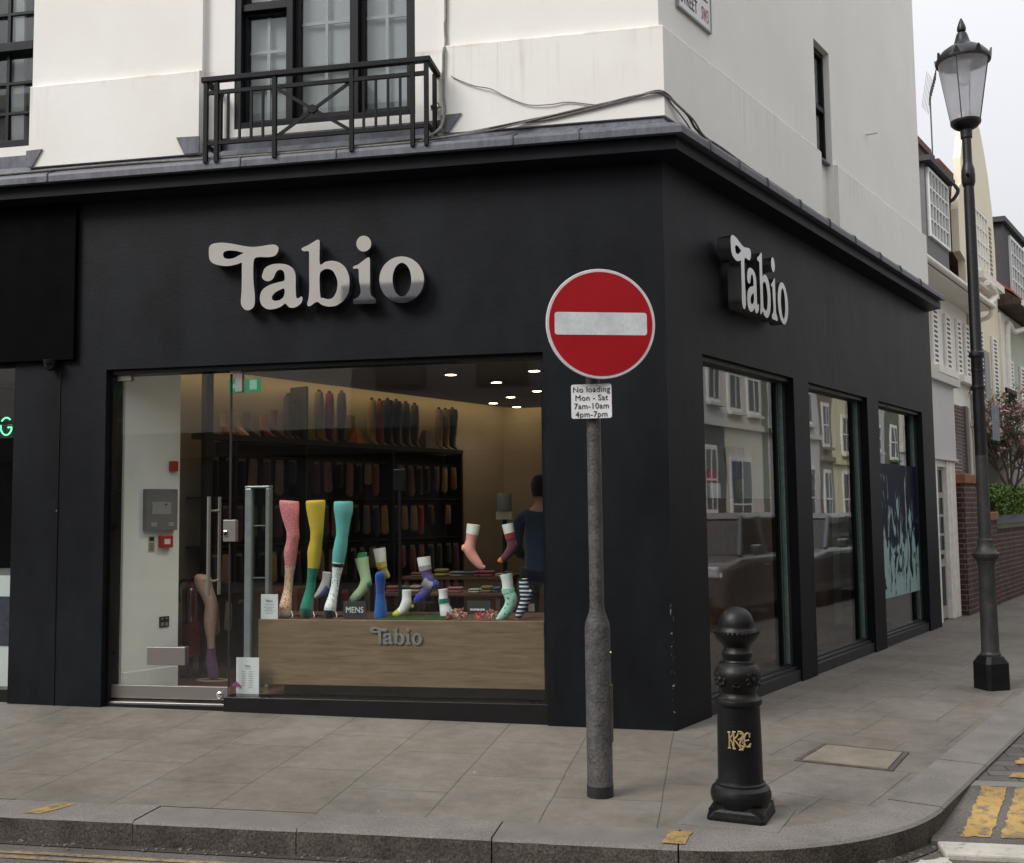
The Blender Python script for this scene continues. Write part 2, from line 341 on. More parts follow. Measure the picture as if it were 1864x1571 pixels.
    rg = N(t,'MapRange'); rg.inputs[1].default_value = .35; rg.inputs[2].default_value = .65; rg.inputs[3].default_value = .88; rg.inputs[4].default_value = 1.12; L(ng.outputs[0], rg.inputs[0])
    mg_ = N(t,'Math'); mg_.operation = 'MULTIPLY'; L(rb.outputs[0], mg_.inputs[0]); L(rg.outputs[0], mg_.inputs[1])
    vg = N(t,'VectorMath'); vg.operation = 'SCALE'; L(res, vg.inputs[0]); L(mg_.outputs[0], vg.inputs['Scale']); L(vg.outputs[0], b.inputs['Base Color'])
    h1 = N(t,'Math'); h1.operation = 'MULTIPLY_ADD'; h1.inputs[1].default_value = -1.0; h1.inputs[2].default_value = 1; L(br.outputs['Fac'], h1.inputs[0])
    h2 = N(t,'Math'); h2.operation = 'MULTIPLY_ADD'; h2.inputs[1].default_value = .25; L(n2.outputs[0], h2.inputs[0]); L(h1.outputs[0], h2.inputs[2])
    bp = N(t,'Bump'); bp.inputs['Strength'].default_value = .35; bp.inputs['Distance'].default_value = .008; L(h2.outputs[0], bp.inputs['Height']); L(bp.outputs[0], b.inputs['Normal'])
    return m
def mat_brick(name, c1, c2, mortar, frame='S', w=.225, h=.075):
    """coursed brickwork on vertical faces; along-wall coordinate is taken in the street's direction"""
    m, t, out = new_mat(name); L = t.links.new
    b = N(t,'BsdfPrincipled'); L(b.outputs[0], out.inputs[0]); b.inputs['Roughness'].default_value = .85
    tc = N(t,'TexCoord'); src = tc.outputs['Object']
    mp = N(t,'Mapping'); mp.inputs['Rotation'].default_value = (0,0,TH if frame == 'S' else 0); L(src, mp.inputs[0])
    sx = N(t,'SeparateXYZ'); L(mp.outputs[0], sx.inputs[0])
    ad = N(t,'Math'); ad.operation = 'ADD'; L(sx.outputs[0], ad.inputs[0]); L(sx.outputs[1], ad.inputs[1])
    cb = N(t,'CombineXYZ'); L(ad.outputs[0], cb.inputs[0]); L(sx.outputs[2], cb.inputs[1])
    br = N(t,'TexBrick'); br.inputs['Scale'].default_value = 1; br.inputs['Brick Width'].default_value = w; br.inputs['Row Height'].default_value = h
    br.inputs['Mortar Size'].default_value = .009; br.inputs['Color1'].default_value = (*c1,1); br.inputs['Color2'].default_value = (*c2,1); br.inputs['Mortar'].default_value = (*mortar,1)
    L(cb.outputs[0], br.inputs['Vector'])
    n1 = N(t,'TexNoise'); n1.inputs['Scale'].default_value = 4; n1.inputs['Detail'].default_value = 6; L(src, n1.inputs[0])
    r1 = N(t,'MapRange'); r1.inputs[1].default_value = .3; r1.inputs[2].default_value = .7; r1.inputs[3].default_value = .65; r1.inputs[4].default_value = 1.25; L(n1.outputs[0], r1.inputs[0])
    vm = N(t,'VectorMath'); vm.operation = 'SCALE'; L(br.outputs['Color'], vm.inputs[0]); L(r1.outputs[0], vm.inputs['Scale']); L(vm.outputs[0], b.inputs['Base Color'])
    bp = N(t,'Bump'); bp.inputs['Strength'].default_value = .5; bp.inputs['Distance'].default_value = .008; bp.invert = True; L(br.outputs['Fac'], bp.inputs['Height']); L(bp.outputs[0], b.inputs['Normal'])
    return m
def mat_road(name, col, worn=None, wear=.5):
    """tarmac or worn road paint"""
    m, t, out = new_mat(name); L = t.links.new
    b = N(t,'BsdfPrincipled'); L(b.outputs[0], out.inputs[0]); b.inputs['Roughness'].default_value = .8; b.inputs['Specular IOR Level'].default_value = .3
    tc = N(t,'TexCoord'); src = tc.outputs['Object']
    n1 = N(t,'TexNoise'); n1.inputs['Scale'].default_value = 2.2; n1.inputs['Detail'].default_value = 8; L(src, n1.inputs[0])
    n2 = N(t,'TexNoise'); n2.inputs['Scale'].default_value = 120; n2.inputs['Detail'].default_value = 3; L(src, n2.inputs[0])
    r1 = N(t,'MapRange'); r1.inputs[1].default_value = .3; r1.inputs[2].default_value = .7; r1.inputs[3].default_value = .72; r1.inputs[4].default_value = 1.25; L(n1.outputs[0], r1.inputs[0])
    r2 = N(t,'MapRange'); r2.inputs[1].default_value = .3; r2.inputs[2].default_value = .7; r2.inputs[3].default_value = .6; r2.inputs[4].default_value = 1.4; L(n2.outputs[0], r2.inputs[0])
    mu = N(t,'Math'); mu.operation = 'MULTIPLY'; L(r1.outputs[0], mu.inputs[0]); L(r2.outputs[0], mu.inputs[1])
    vm = N(t,'VectorMath'); vm.operation = 'SCALE'; vm.inputs[0].default_value = col; L((mu if not worn else r1).outputs[0], vm.inputs['Scale'])
    res = vm.outputs[0]
    if worn:
        n3 = N(t,'TexNoise'); n3.inputs['Scale'].default_value = 16; n3.inputs['Detail'].default_value = 10; n3.inputs['Roughness'].default_value = .72; L(src, n3.inputs[0])
        g = N(t,'MapRange'); g.inputs[1].default_value = wear; g.inputs[2].default_value = wear+.16; L(n3.outputs[0], g.inputs[0])
        vw = N(t,'VectorMath'); vw.operation = 'SCALE'; vw.inputs[0].default_value = worn; L(mu.outputs[0], vw.inputs['Scale'])
        mx = N(t,'Mix'); mx.data_type = 'RGBA'; L(g.outputs[0], mx.inputs['Factor']); L(res, mx.inputs['A']); L(vw.outputs[0], mx.inputs['B']); res = mx.outputs['Result']
    L(res, b.inputs['Base Color'])
    bp = N(t,'Bump'); bp.inputs['Strength'].default_value = .4; bp.inputs['Distance'].default_value = .006; L(n2.outputs[0], bp.inputs['Height']); L(bp.outputs[0], b.inputs['Normal'])
    return m
def mat_wood(name, c1, c2, scale=(2,14,14), rough=.5):
    m, t, out = new_mat(name); L = t.links.new
    b = N(t,'BsdfPrincipled'); L(b.outputs[0], out.inputs[0]); b.inputs['Roughness'].default_value = rough
    tc = N(t,'TexCoord'); mp = N(t,'Mapping'); mp.inputs['Scale'].default_value = scale; L(tc.outputs['Object'], mp.inputs[0])
    n1 = N(t,'TexNoise'); n1.inputs['Scale'].default_value = 1.4; n1.inputs['Detail'].default_value = 7; n1.inputs['Distortion'].default_value = .8; L(mp.outputs[0], n1.inputs[0])
    cr = N(t,'ValToRGB'); cr.color_ramp.elements[0].position = .32; cr.color_ramp.elements[0].color = (*c1,1); cr.color_ramp.elements[1].position = .68; cr.color_ramp.elements[1].color = (*c2,1); L(n1.outputs[0], cr.inputs[0]); L(cr.outputs[0], b.inputs['Base Color'])
    bp = N(t,'Bump'); bp.inputs['Strength'].default_value = .1; bp.inputs['Distance'].default_value = .003; L(n1.outputs[0], bp.inputs['Height']); L(bp.outputs[0], b.inputs['Normal'])
    return m
def mat_stripes(name, c1, c2, scale, axis='Z', rough=.85, dots=False):
    m, t, out = new_mat(name); L = t.links.new
    b = N(t,'BsdfPrincipled'); L(b.outputs[0], out.inputs[0]); b.inputs['Roughness'].default_value = rough; b.inputs['Specular IOR Level'].default_value = .2
    tc = N(t,'TexCoord'); src = tc.outputs['Object']
    if dots:
        vo = N(t,'TexVoronoi'); vo.inputs['Scale'].default_value = scale; vo.inputs['Randomness'].default_value = .55; L(src, vo.inputs['Vector'])
        f = N(t,'Math'); f.operation = 'LESS_THAN'; f.inputs[1].default_value = dots; L(vo.outputs['Distance'], f.inputs[0])
    else:
        sx = N(t,'SeparateXYZ'); L(src, sx.inputs[0])
        nz = N(t,'TexNoise'); nz.inputs['Scale'].default_value = 20; L(src, nz.inputs[0])
        a = N(t,'Math'); a.operation = 'MULTIPLY'; a.inputs[1].default_value = scale; L(sx.outputs[axis], a.inputs[0])
        a2 = N(t,'Math'); a2.operation = 'MULTIPLY_ADD'; a2.inputs[1].default_value = .25; L(nz.outputs[0], a2.inputs[0]); L(a.outputs[0], a2.inputs[2])
        fr = N(t,'Math'); fr.operation = 'FRACT'; L(a2.outputs[0], fr.inputs[0])
        f = N(t,'Math'); f.operation = 'LESS_THAN'; f.inputs[1].default_value = .42; L(fr.outputs[0], f.inputs[0])
    mx = N(t,'Mix'); mx.data_type = 'RGBA'; L(f.outputs[0], mx.inputs['Factor']); mx.inputs['A'].default_value = (*c1,1); mx.inputs['B'].default_value = (*c2,1); L(mx.outputs['Result'], b.inputs['Base Color'])
    n3 = N(t,'TexNoise'); n3.inputs['Scale'].default_value = 180; L(src, n3.inputs[0])
    bp = N(t,'Bump'); bp.inputs['Strength'].default_value = .25; bp.inputs['Distance'].default_value = .003; L(n3.outputs[0], bp.inputs['Height']); L(bp.outputs[0], b.inputs['Normal'])
    return m

M = {}
M['black'] = mat_black_wall()
M['white'] = mat_white_wall()
M['lead'] = pmat('lead_sheet', (.10,.105,.125), .55, 0., .4, 5, .2, 60, .25, 12, .4, stretch=(3,3,.8))
M['iron'] = pmat('black_gloss_iron', (.0055,.0055,.006), .45, 0., .35, 8, .15, 80, .25, 30, .3)
M['rail'] = pmat('charcoal_railing', (.004,.004,.005), .55, 0., .3, 10, 0, 60, .15, 40, .18)
M['frame'] = pmat('dark_window_frame', (.006,.0063,.008), .5, 0., .25, 6, spec=.2)
M['blackgloss'] = pmat('black_gloss_frame', (.006,.006,.007), .3, 0., .2, 6)
M['fascia'] = pmat('matt_black_fascia', (.0012,.0012,.0014), .7, spec=.04)
M['glass'] = glass('clear_glass', wave=.07)
M['upglass'] = glass('upper_window_glass', (.96,.98,.98))
M['greenedge'] = pmat('glass_green_edge', (.22,.33,.29), .15, 0., .2, 20)
M['railsteel'] = pmat('dull_rail_steel', (.27,.245,.23), .45, .7, .1, 30, stretch=(2,60,60))
M['steel'] = pmat('brushed_steel', (.50,.48,.46), .35, 1., .1, 30, stretch=(2,60,60))
M['sidechrome'] = pmat('duller_side_letters', (.50,.495,.49), .24, 1., .1, 3)
M['chrome'] = pmat('polished_letters', (.90,.88,.86), .035, 1., .03, 3, 0, 60, .01, 5)
M['brushed'] = pmat('grey_brushed_letters', (.22,.22,.215), .5, .2, .1, 20)
M['pave'] = mat_slabs('york_slabs_front', R(90), .92, .605, (-.03,.0,0))
M['paveside'] = mat_slabs('york_slabs_side', TH, .62, .84, (.12,.3,0))
M['kerb'] = pmat('granite_kerb', (.168,.155,.139), .75, 0., .18, 3, .38, 170, .4, 120, .3)
M['kerbface'] = pmat('sooty_kerb_face', (.088,.075,.064), .85, 0., .4, 5, .5, 90, .5, 60, .2)  # upright kerb faces, darker and browner than the top
M['setts'] = mat_slabs('granite_setts', 0, .24, .13, (0,0,0), (.09,.083,.077), (.125,.118,.11), (.05,.045,.04), .008, flecks=False)
M['tarmac'] = mat_road('tarmac', (.105,.095,.086))
M['gutter'] = mat_road('gutter_dirt', (.055,.046,.038))
M['yellow'] = mat_road('worn_yellow_paint', (.37,.24,.08), (.125,.108,.085), .47)
M['yellowfade'] = mat_road('faded_yellow_paint', (.27,.20,.105), (.108,.096,.084), .44)
M['whitepaint'] = mat_road('worn_white_paint', (.50,.47,.41), (.19,.172,.15), .53)
M['galv'] = pmat('weathered_grey_post', (.062,.058,.055), .6, 0., .35, 14, .35, 70, .4, 60, .4)
M['bitumen'] = pmat('black_bitumen', (.012,.011,.011), .5)
M['red'] = pmat('sign_red', (.34,.004,.010), .5, 0., .08, 5, spec=.25)
M['signwhite'] = pmat('sign_white', (.66,.66,.67), .45, 0., .08, 9, .04, 40)
M['signrim'] = pmat('sign_rim', (.60,.56,.57), .5, 0., .1, 20)
M['signback'] = pmat('sign_grey_back', (.28,.29,.29), .5)
M['blue'] = pmat('faded_blue_plate', (.13,.15,.19), .5, 0., .25, 12)
M['ink'] = pmat('black_ink', (.012,.012,.012), .6)
M['redink'] = pmat('red_ink', (.35,.09,.08), .6)
M['gold'] = pmat('gold_paint', (.44,.33,.15), .45, 0.2, .15, 30)
M['cable'] = pmat('grey_cable', (.20,.185,.165), .6, 0., .3, 30)
M['darkcable'] = pmat('dark_cable', (.055,.05,.048), .6, 0., .3, 30)
M['curtain'] = pmat('pale_blind', (.30,.315,.315), .9, 0., .06, 4)
M['dark'] = pmat('dark_interior', (.012,.012,.013), .8)
M['offwhite'] = pmat('white_paint', (.72,.71,.67), .6, 0., .08, 5)
M['inwhite'] = pmat('interior_white_paint', (.80,.85,.80), .7, 0., .06, 2)
M['beige'] = pmat('beige_interior_wall', (.18,.162,.14), .7, 0., .1, 1.5)
M['ceil'] = pmat('interior_ceiling', (.20,.185,.17), .8, 0., .08, 1)
M['floorwood'] = mat_wood('brown_floorboards', (.06,.032,.018), (.12,.068,.038), (12,2,2), .35)
M['oak'] = mat_wood('oak_display_front', (.125,.084,.043), (.205,.144,.078), (2.2,26,26), .55)
M['darkwood'] = mat_wood('dark_walnut', (.045,.022,.014), (.09,.045,.028))
M['shelfblack'] = pmat('black_shelving', (.016,.015,.014), .5)
M['acrylic'] = glass('clear_acrylic', (.85,.9,.88), .05)
M['card'] = pmat('white_card', (.62,.66,.66), .7, 0., .03, 10)
M['redplastic'] = pmat('red_plastic', (.38,.02,.018), .35)
M['exred'] = pmat('extinguisher_red', (.16,.012,.010), .3)
M['greysteel'] = pmat('grey_control_panel', (.15,.155,.15), .5)
M['turf'] = pmat('green_turf', (.035,.075,.018), .95, 0., .4, 60, .3, 200, .6, 150)
M['warmlight'] = emis('warm_downlight', (1,.72,.42), 22)
M['cove'] = emis('cove_light', (1,.68,.28), 5.5)
M['neon'] = emis('green_neon', (.12,.95,.35), 1.6)
M['exitgreen'] = emis('exit_green', (.02,.20,.085), .42)
M['exitwhite'] = emis('exit_pale', (.32,.62,.42), .28)
M['skin'] = pmat('bare_skin', (.42,.26,.19), .55, 0., .08, 20)
M['mannequin'] = pmat('pale_mannequin', (.62,.66,.64), .4, 0., .04, 10)
M['nude'] = pmat('nude_tights', (.50,.34,.27), .6, 0., .08, 30)

# measured outlines in metres
LET={'T':(((0.005,0.552),(0.038,0.574),(0.106,0.578),(0.196,0.565),(0.285,0.543),(0.374,0.527),(0.463,0.53),(0.529,0.536),(0.573,0.531),(0.597,0.509),(0.593,0.475),(0.568,0.445),(0.519,0.436),(0.441,0.441),(0.403,0.436),(0.388,0.413),(0.384,0.345),(0.387,0.24),(0.397,0.155),(0.4,0.082),(0.389,0.04),(0.356,0.017),(0.317,0.021),(0.289,0.051),(0.28,0.088),(0.286,0.182),(0.287,0.287),(0.286,0.371),(0.284,0.403),(0.242,0.393),(0.175,0.384),(0.108,0.39),(0.04,0.412),(0.008,0.446),(-0.0,0.499)),((0.124,0.481),(0.135,0.502),(0.174,0.51),(0.23,0.504),(0.274,0.491),(0.299,0.484),(0.263,0.466),(0.219,0.447),(0.174,0.441),(0.135,0.452))),'a':(((0.464,0.304),(0.481,0.345),(0.53,0.372),(0.596,0.378),(0.662,0.368),(0.711,0.342),(0.736,0.304),(0.744,0.252),(0.744,0.179),(0.747,0.116),(0.755,0.09),(0.777,0.096),(0.793,0.105),(0.802,0.087),(0.794,0.057),(0.767,0.032),(0.729,0.017),(0.69,0.023),(0.669,0.045),(0.652,0.053),(0.62,0.031),(0.565,0.015),(0.51,0.016),(0.466,0.042),(0.446,0.079),(0.443,0.121),(0.456,0.163),(0.487,0.192),(0.542,0.216),(0.608,0.23),(0.649,0.241),(0.649,0.288),(0.64,0.315),(0.616,0.329),(0.591,0.323),(0.572,0.298),(0.558,0.267),(0.536,0.247),(0.503,0.242),(0.473,0.256),(0.459,0.278)),((0.649,0.173),(0.608,0.165),(0.57,0.146),(0.545,0.116),(0.551,0.09),(0.581,0.08),(0.619,0.089),(0.646,0.116))),'b':(((0.792,0.489),(0.846,0.512),(0.89,0.535),(0.922,0.551),(0.942,0.544),(0.944,0.501),(0.946,0.355),(0.993,0.371),(1.052,0.375),(1.111,0.356),(1.159,0.312),(1.186,0.248),(1.191,0.186),(1.181,0.114),(1.143,0.055),(1.084,0.018),(1.02,0.012),(0.966,0.027),(0.929,0.053),(0.902,0.046),(0.869,0.025),(0.846,0.026),(0.842,0.049),(0.853,0.09),(0.858,0.173),(0.856,0.308),(0.855,0.449),(0.841,0.465),(0.808,0.467)),((0.944,0.261),(0.966,0.302),(1.009,0.313),(1.052,0.295),(1.082,0.243),(1.093,0.191),(1.084,0.13),(1.058,0.085),(1.02,0.071),(0.977,0.082),(0.95,0.101))),'i':(((1.221,0.318),(1.266,0.336),(1.308,0.365),(1.34,0.384),(1.356,0.378),(1.359,0.341),(1.359,0.177),(1.361,0.115),(1.372,0.079),(1.403,0.052),(1.406,0.026),(1.393,0.018),(1.319,0.02),(1.239,0.021),(1.223,0.03),(1.223,0.056),(1.255,0.07),(1.276,0.094),(1.282,0.13),(1.269,0.213),(1.266,0.29),(1.25,0.301),(1.226,0.303)),((1.369,0.493),(1.368,0.479),(1.363,0.466),(1.356,0.455),(1.346,0.446),(1.335,0.439),(1.322,0.435),(1.309,0.434),(1.295,0.436),(1.282,0.442),(1.271,0.45),(1.261,0.461),(1.254,0.473),(1.249,0.487),(1.248,0.501),(1.249,0.515),(1.254,0.528),(1.261,0.539),(1.271,0.549),(1.282,0.556),(1.295,0.559),(1.309,0.56),(1.322,0.558),(1.335,0.552),(1.346,0.544),(1.356,0.533),(1.363,0.521),(1.368,0.507))),'o':(((1.795,0.184),(1.79,0.144),(1.777,0.106),(1.755,0.073),(1.727,0.046),(1.693,0.026),(1.655,0.014),(1.615,0.012),(1.575,0.018),(1.537,0.033),(1.503,0.057),(1.474,0.087),(1.453,0.123),(1.44,0.163),(1.435,0.204),(1.44,0.244),(1.453,0.282),(1.475,0.316),(1.504,0.343),(1.538,0.363),(1.576,0.375),(1.616,0.377),(1.656,0.37),(1.694,0.354),(1.728,0.33),(1.756,0.3),(1.778,0.264),(1.791,0.225)),((1.693,0.19),(1.691,0.16),(1.685,0.133),(1.676,0.108),(1.664,0.088),(1.65,0.073),(1.634,0.064),(1.617,0.061),(1.601,0.065),(1.585,0.076),(1.57,0.093),(1.559,0.114),(1.55,0.14),(1.544,0.168),(1.542,0.198),(1.544,0.227),(1.55,0.255),(1.559,0.28),(1.571,0.3),(1.586,0.315),(1.602,0.324),(1.618,0.327),(1.635,0.322),(1.651,0.311),(1.665,0.295),(1.677,0.273),(1.686,0.248),(1.691,0.219)))}
LEGS={'pink':((-3.185,1.712,0.078),(-3.186,1.688,0.082),(-3.178,1.621,0.077),(-3.167,1.542,0.065),(-3.153,1.463,0.053),(-3.151,1.416,0.054),(-3.16,1.368,0.051),(-3.177,1.29,0.056),(-3.181,1.227,0.051),(-3.181,1.188,0.046),(-3.187,1.109,0.037),(-3.189,1.07,0.035),(-3.192,0.992,0.034),(-3.199,0.914,0.04),(-3.203,0.836,0.046),(-3.203,0.789,0.044),(-3.201,0.758,0.034),(-3.202,0.744,0.013)),'yellow':((-2.952,1.713,0.077),(-2.951,1.685,0.082),(-2.949,1.618,0.075),(-2.944,1.54,0.065),(-2.939,1.461,0.055),(-2.942,1.414,0.053),(-2.949,1.367,0.052),(-2.965,1.289,0.059),(-2.97,1.226,0.055),(-2.973,1.187,0.052),(-2.982,1.109,0.042),(-2.991,1.055,0.035),(-2.995,0.992,0.036),(-3.006,0.914,0.042),(-3.014,0.837,0.048),(-3.016,0.79,0.048),(-3.011,0.759,0.037),(-3.009,0.739,0.019)),'teal':((-2.707,1.702,0.074),(-2.707,1.674,0.08),(-2.707,1.615,0.077),(-2.711,1.537,0.062),(-2.714,1.459,0.053),(-2.72,1.412,0.05),(-2.729,1.366,0.054),(-2.744,1.288,0.057),(-2.755,1.226,0.053),(-2.76,1.187,0.048),(-2.768,1.125,0.04),(-2.776,1.066,0.033),(-2.784,0.993,0.032),(-2.796,0.915,0.036),(-2.808,0.838,0.044),(-2.812,0.799,0.044),(-2.813,0.768,0.041),(-2.811,0.746,0.023)),'door':((-4.215,1.064,0.058),(-4.219,1.032,0.079),(-4.212,0.986,0.076),(-4.177,0.905,0.063),(-4.151,0.847,0.059),(-4.138,0.789,0.054),(-4.143,0.72,0.056),(-4.146,0.651,0.056),(-4.144,0.582,0.05),(-4.138,0.513,0.038),(-4.134,0.45,0.034),(-4.133,0.376,0.034),(-4.132,0.307,0.042),(-4.121,0.239,0.045),(-4.109,0.17,0.041),(-4.105,0.136,0.03))}
SOCKS={'bluesole':((-2.944,1.101,0.04),(-2.953,1.038,0.036),(-2.971,0.982,0.038),(-3.005,0.926,0.035),(-3.039,0.898,0.021),(-3.058,0.888,0.008)),'lightgreen':((-2.591,1.231,0.06),(-2.578,1.157,0.052),(-2.559,1.078,0.045),(-2.555,1.023,0.047),(-2.588,0.961,0.042),(-2.634,0.914,0.039),(-2.68,0.881,0.026),(-2.7,0.874,0.01)),'olive':((-2.494,1.302,0.054),(-2.483,1.219,0.049),(-2.473,1.155,0.041),(-2.453,1.103,0.034),(-2.428,1.071,0.028),(-2.408,1.054,0.011)),'blue':((-2.372,1.123,0.024),(-2.372,1.1,0.041),(-2.372,1.05,0.042),(-2.372,0.982,0.036),(-2.373,0.905,0.038),(-2.371,0.821,0.049),(-2.371,0.768,0.054),(-2.371,0.744,0.047)),'yellowfootie':((-2.163,0.972,0.039),(-2.164,0.917,0.038),(-2.168,0.865,0.043),(-2.193,0.817,0.04),(-2.236,0.784,0.029),(-2.275,0.772,0.017),(-2.287,0.77,0.006)),'argyle':((-2.075,1.23,0.056),(-2.066,1.158,0.051),(-2.049,1.082,0.045),(-2.027,1.022,0.049),(-2.044,0.962,0.043),(-2.083,0.916,0.039),(-2.127,0.88,0.033),(-2.159,0.871,0.012)),'tealband':((-1.858,0.978,0.038),(-1.856,0.94,0.035),(-1.854,0.896,0.038),(-1.847,0.852,0.041),(-1.838,0.808,0.047),(-1.83,0.775,0.05),(-1.829,0.763,0.045)),'pink':((-1.713,1.493,0.057),(-1.724,1.422,0.054),(-1.739,1.352,0.046),(-1.751,1.29,0.051),(-1.732,1.235,0.046),(-1.692,1.18,0.039),(-1.652,1.138,0.028),(-1.617,1.126,0.011)),'maroon':((-1.417,1.496,0.049),(-1.404,1.428,0.044),(-1.387,1.358,0.039),(-1.376,1.303,0.044),(-1.4,1.257,0.039),(-1.44,1.211,0.033),(-1.48,1.186,0.022),(-1.504,1.18,0.009)),'mint':((-1.335,1.1,0.052),(-1.324,1.036,0.046),(-1.318,0.963,0.047),(-1.296,0.905,0.049),(-1.308,0.847,0.043),(-1.346,0.789,0.039),(-1.387,0.751,0.028),(-1.417,0.739,0.01)),'striped':((-1.194,1.062,0.035),(-1.188,1.0,0.041),(-1.18,0.949,0.046),(-1.175,0.913,0.044),(-1.192,0.862,0.038),(-1.219,0.804,0.034),(-1.24,0.765,0.025),(-1.251,0.745,0.01))}
# ------------------------------------------------------------------ ground
def gz(x, y):
    f = min(1, max(0, 1 + y/2.6)) if y < 0 else 1
    return -0.014*min(x, 0)*f
KR, KC = 1.5, (0.110, -1.14)          # outer kerb radius and centre
def arc(r, n=18, a0=-90.0, a1=-math.degrees(TH)):
    return [(KC[0]+r*math.cos(R(a0+(a1-a0)*i/n)), KC[1]+r*math.sin(R(a0+(a1-a0)*i/n))) for i in range(n+1)]
def side_end(o, s):
    p = sp(s, o, 0); return (p.x, p.y)
KW = .285
SEND = 60
# pavement: front sheet and side sheet meeting on the line from the building corner to the kerb
inner = arc(KR-KW); mid = 9
def sheet(poly, name, mat, zoff=0.0, cuts=None):
    bm = bmesh.new(); vs = [bm.verts.new((x,y,0)) for x,y in poly]; bm.faces.new(vs)
    bmesh.ops.triangulate(bm, faces=bm.faces)
    for axis, rng in (cuts or []):
        for c in rng:
            no = (1,0,0) if axis == 'x' else (0,1,0)
            co = (c,0,0) if axis == 'x' else (0,c,0)
            bmesh.ops.bisect_plane(bm, geom=bm.verts[:]+bm.edges[:]+bm.faces[:], plane_co=co, plane_no=no)
    for v in bm.verts: v.co.z = gz(v.co.x, v.co.y)+zoff
    bmesh.ops.recalc_face_normals(bm, faces=bm.faces)
    for f in bm.faces:
        if f.normal.z < 0: f.normal_flip()
    me = bpy.data.meshes.new(name); bm.to_mesh(me); bm.free(); me.materials.append(mat)
    o = fin(me, name, kind='structure'); return o
ks = .6
fp = MB(); yi = KC[1]-(KR-KW); fx = [-30+.75*i for i in range(41)]; fy = [yi,-2.0,-1.5,-1.0,-.5,0,.1]
fp.rings([[(x,y,gz(x,y)) for y in fy] for x in fx], cap=False, closed=False)
fp.add([(0,0,0),(0,yi,0)]+[(a,b,0) for a,b in inner[:mid+1]], [tuple(range(mid+3))])
fp.build('pavement', M['pave'], kind='structure')
sheet([(0,0),inner[mid]]+inner[mid+1:]+[side_end(KR+1.075-1.0-KW+.5,SEND) if False else side_end(2.075-KW,SEND), side_end(-2.5,SEND), side_end(-2.5,7.9), side_end(-.3,7.9), side_end(-.3,0.2)], 'pavement', M['paveside'], -.003)
sheet([(-.5,.1),(-.5,-2.2)]+inner[3:15]+[(2.3,1.5),(.5,.5)], 'pavement', M['paveside'], -.008)
# kerb stones
kb = MB()
def kerb_run(pts_out, pts_in, zt=0.0, h=.30):
    n = len(pts_out)
    for i in range(n-1):
        (a,b),(c,d) = pts_out[i], pts_out[i+1]; (e,f),(g,hh) = pts_in[i], pts_in[i+1]
    vs = []
    for (a,b),(c,d) in zip(pts_out, pts_in):
        vs.append([(c,d,zt),(a+(c-a)*.05,b+(d-b)*.05,zt),(a,b,zt-.014),(a,b,zt-h),(c,d,zt-h)])
    kb.rings(vs)
xj = [-30+1.0*i for i in range(0,26)]+[-4.55,-3.62,-2.727,-1.816,-.80,.105]
xj = sorted(set(x for x in xj if x < -4.6))+[-4.55,-3.62,-2.727,-1.816,-.80,.105]
y0, y1 = KC[1]-KR, KC[1]-(KR-KW)
for a, b in zip(xj[:-1], xj[1:]):
    dz = random.uniform(-.002,.002); ya_, yb_ = random.uniform(-.003,.003), random.uniform(-.003,.003); nn = max(2,int((b-a)/.06))
    xs_ = [a+.003+(b-a-.006)*i/nn for i in range(nn+1)]
    kerb_run([(x,y0+ya_+(yb_-ya_)*i/nn+random.uniform(-.0035,.0035)) for i, x in enumerate(xs_)], [(x,y1+.004) for x in xs_], dz+.002)
ao, ai = arc(KR,24), arc(KR-KW-.004,24)
for i0, i1 in ((0,7),(7,15),(15,24)):
    kerb_run([ao[i] for i in range(i0,i1+1)], [ai[i] for i in range(i0,i1+1)], .002)
s = (Vector((*ao[-1],0))).dot(DS)
while s < SEND:
    e = s+1.1; kerb_run([side_end(2.075,s+.005), side_end(2.075,e-.005)], [side_end(2.071-KW,s+.005), side_end(2.071-KW,e-.005)], .002+random.uniform(-.003,.003)); s = e
ko = kb.build('kerb', M['kerb'], kind='structure', smooth=True, ang=30)
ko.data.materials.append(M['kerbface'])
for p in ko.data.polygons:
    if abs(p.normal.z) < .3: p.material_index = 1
# carriageways
rd = MB().add([(-300,-300,-.131),(300,-300,-.131),(300,300,-.131),(-300,300,-.131)], [(0,1,2,3)])
rd.build('ground', M['tarmac'], kind='structure')
gm = MB()                      # dirt along the gutter
gm.add([(-30,y0-.06,-.126),(-30,y0+.02,-.126),(.11,y0+.02,-.126),(.11,y0-.06,-.126)], [(0,3,2,1)])
a1, a2 = arc(KR-.02,24), arc(KR+.07,24)
gm.rings([[(p[0],p[1],-.125),(q[0],q[1],-.125)] for p,q in zip(a1,a2)], cap=False, closed=False)
gm.build('gutter', M['gutter'], kind='structure')
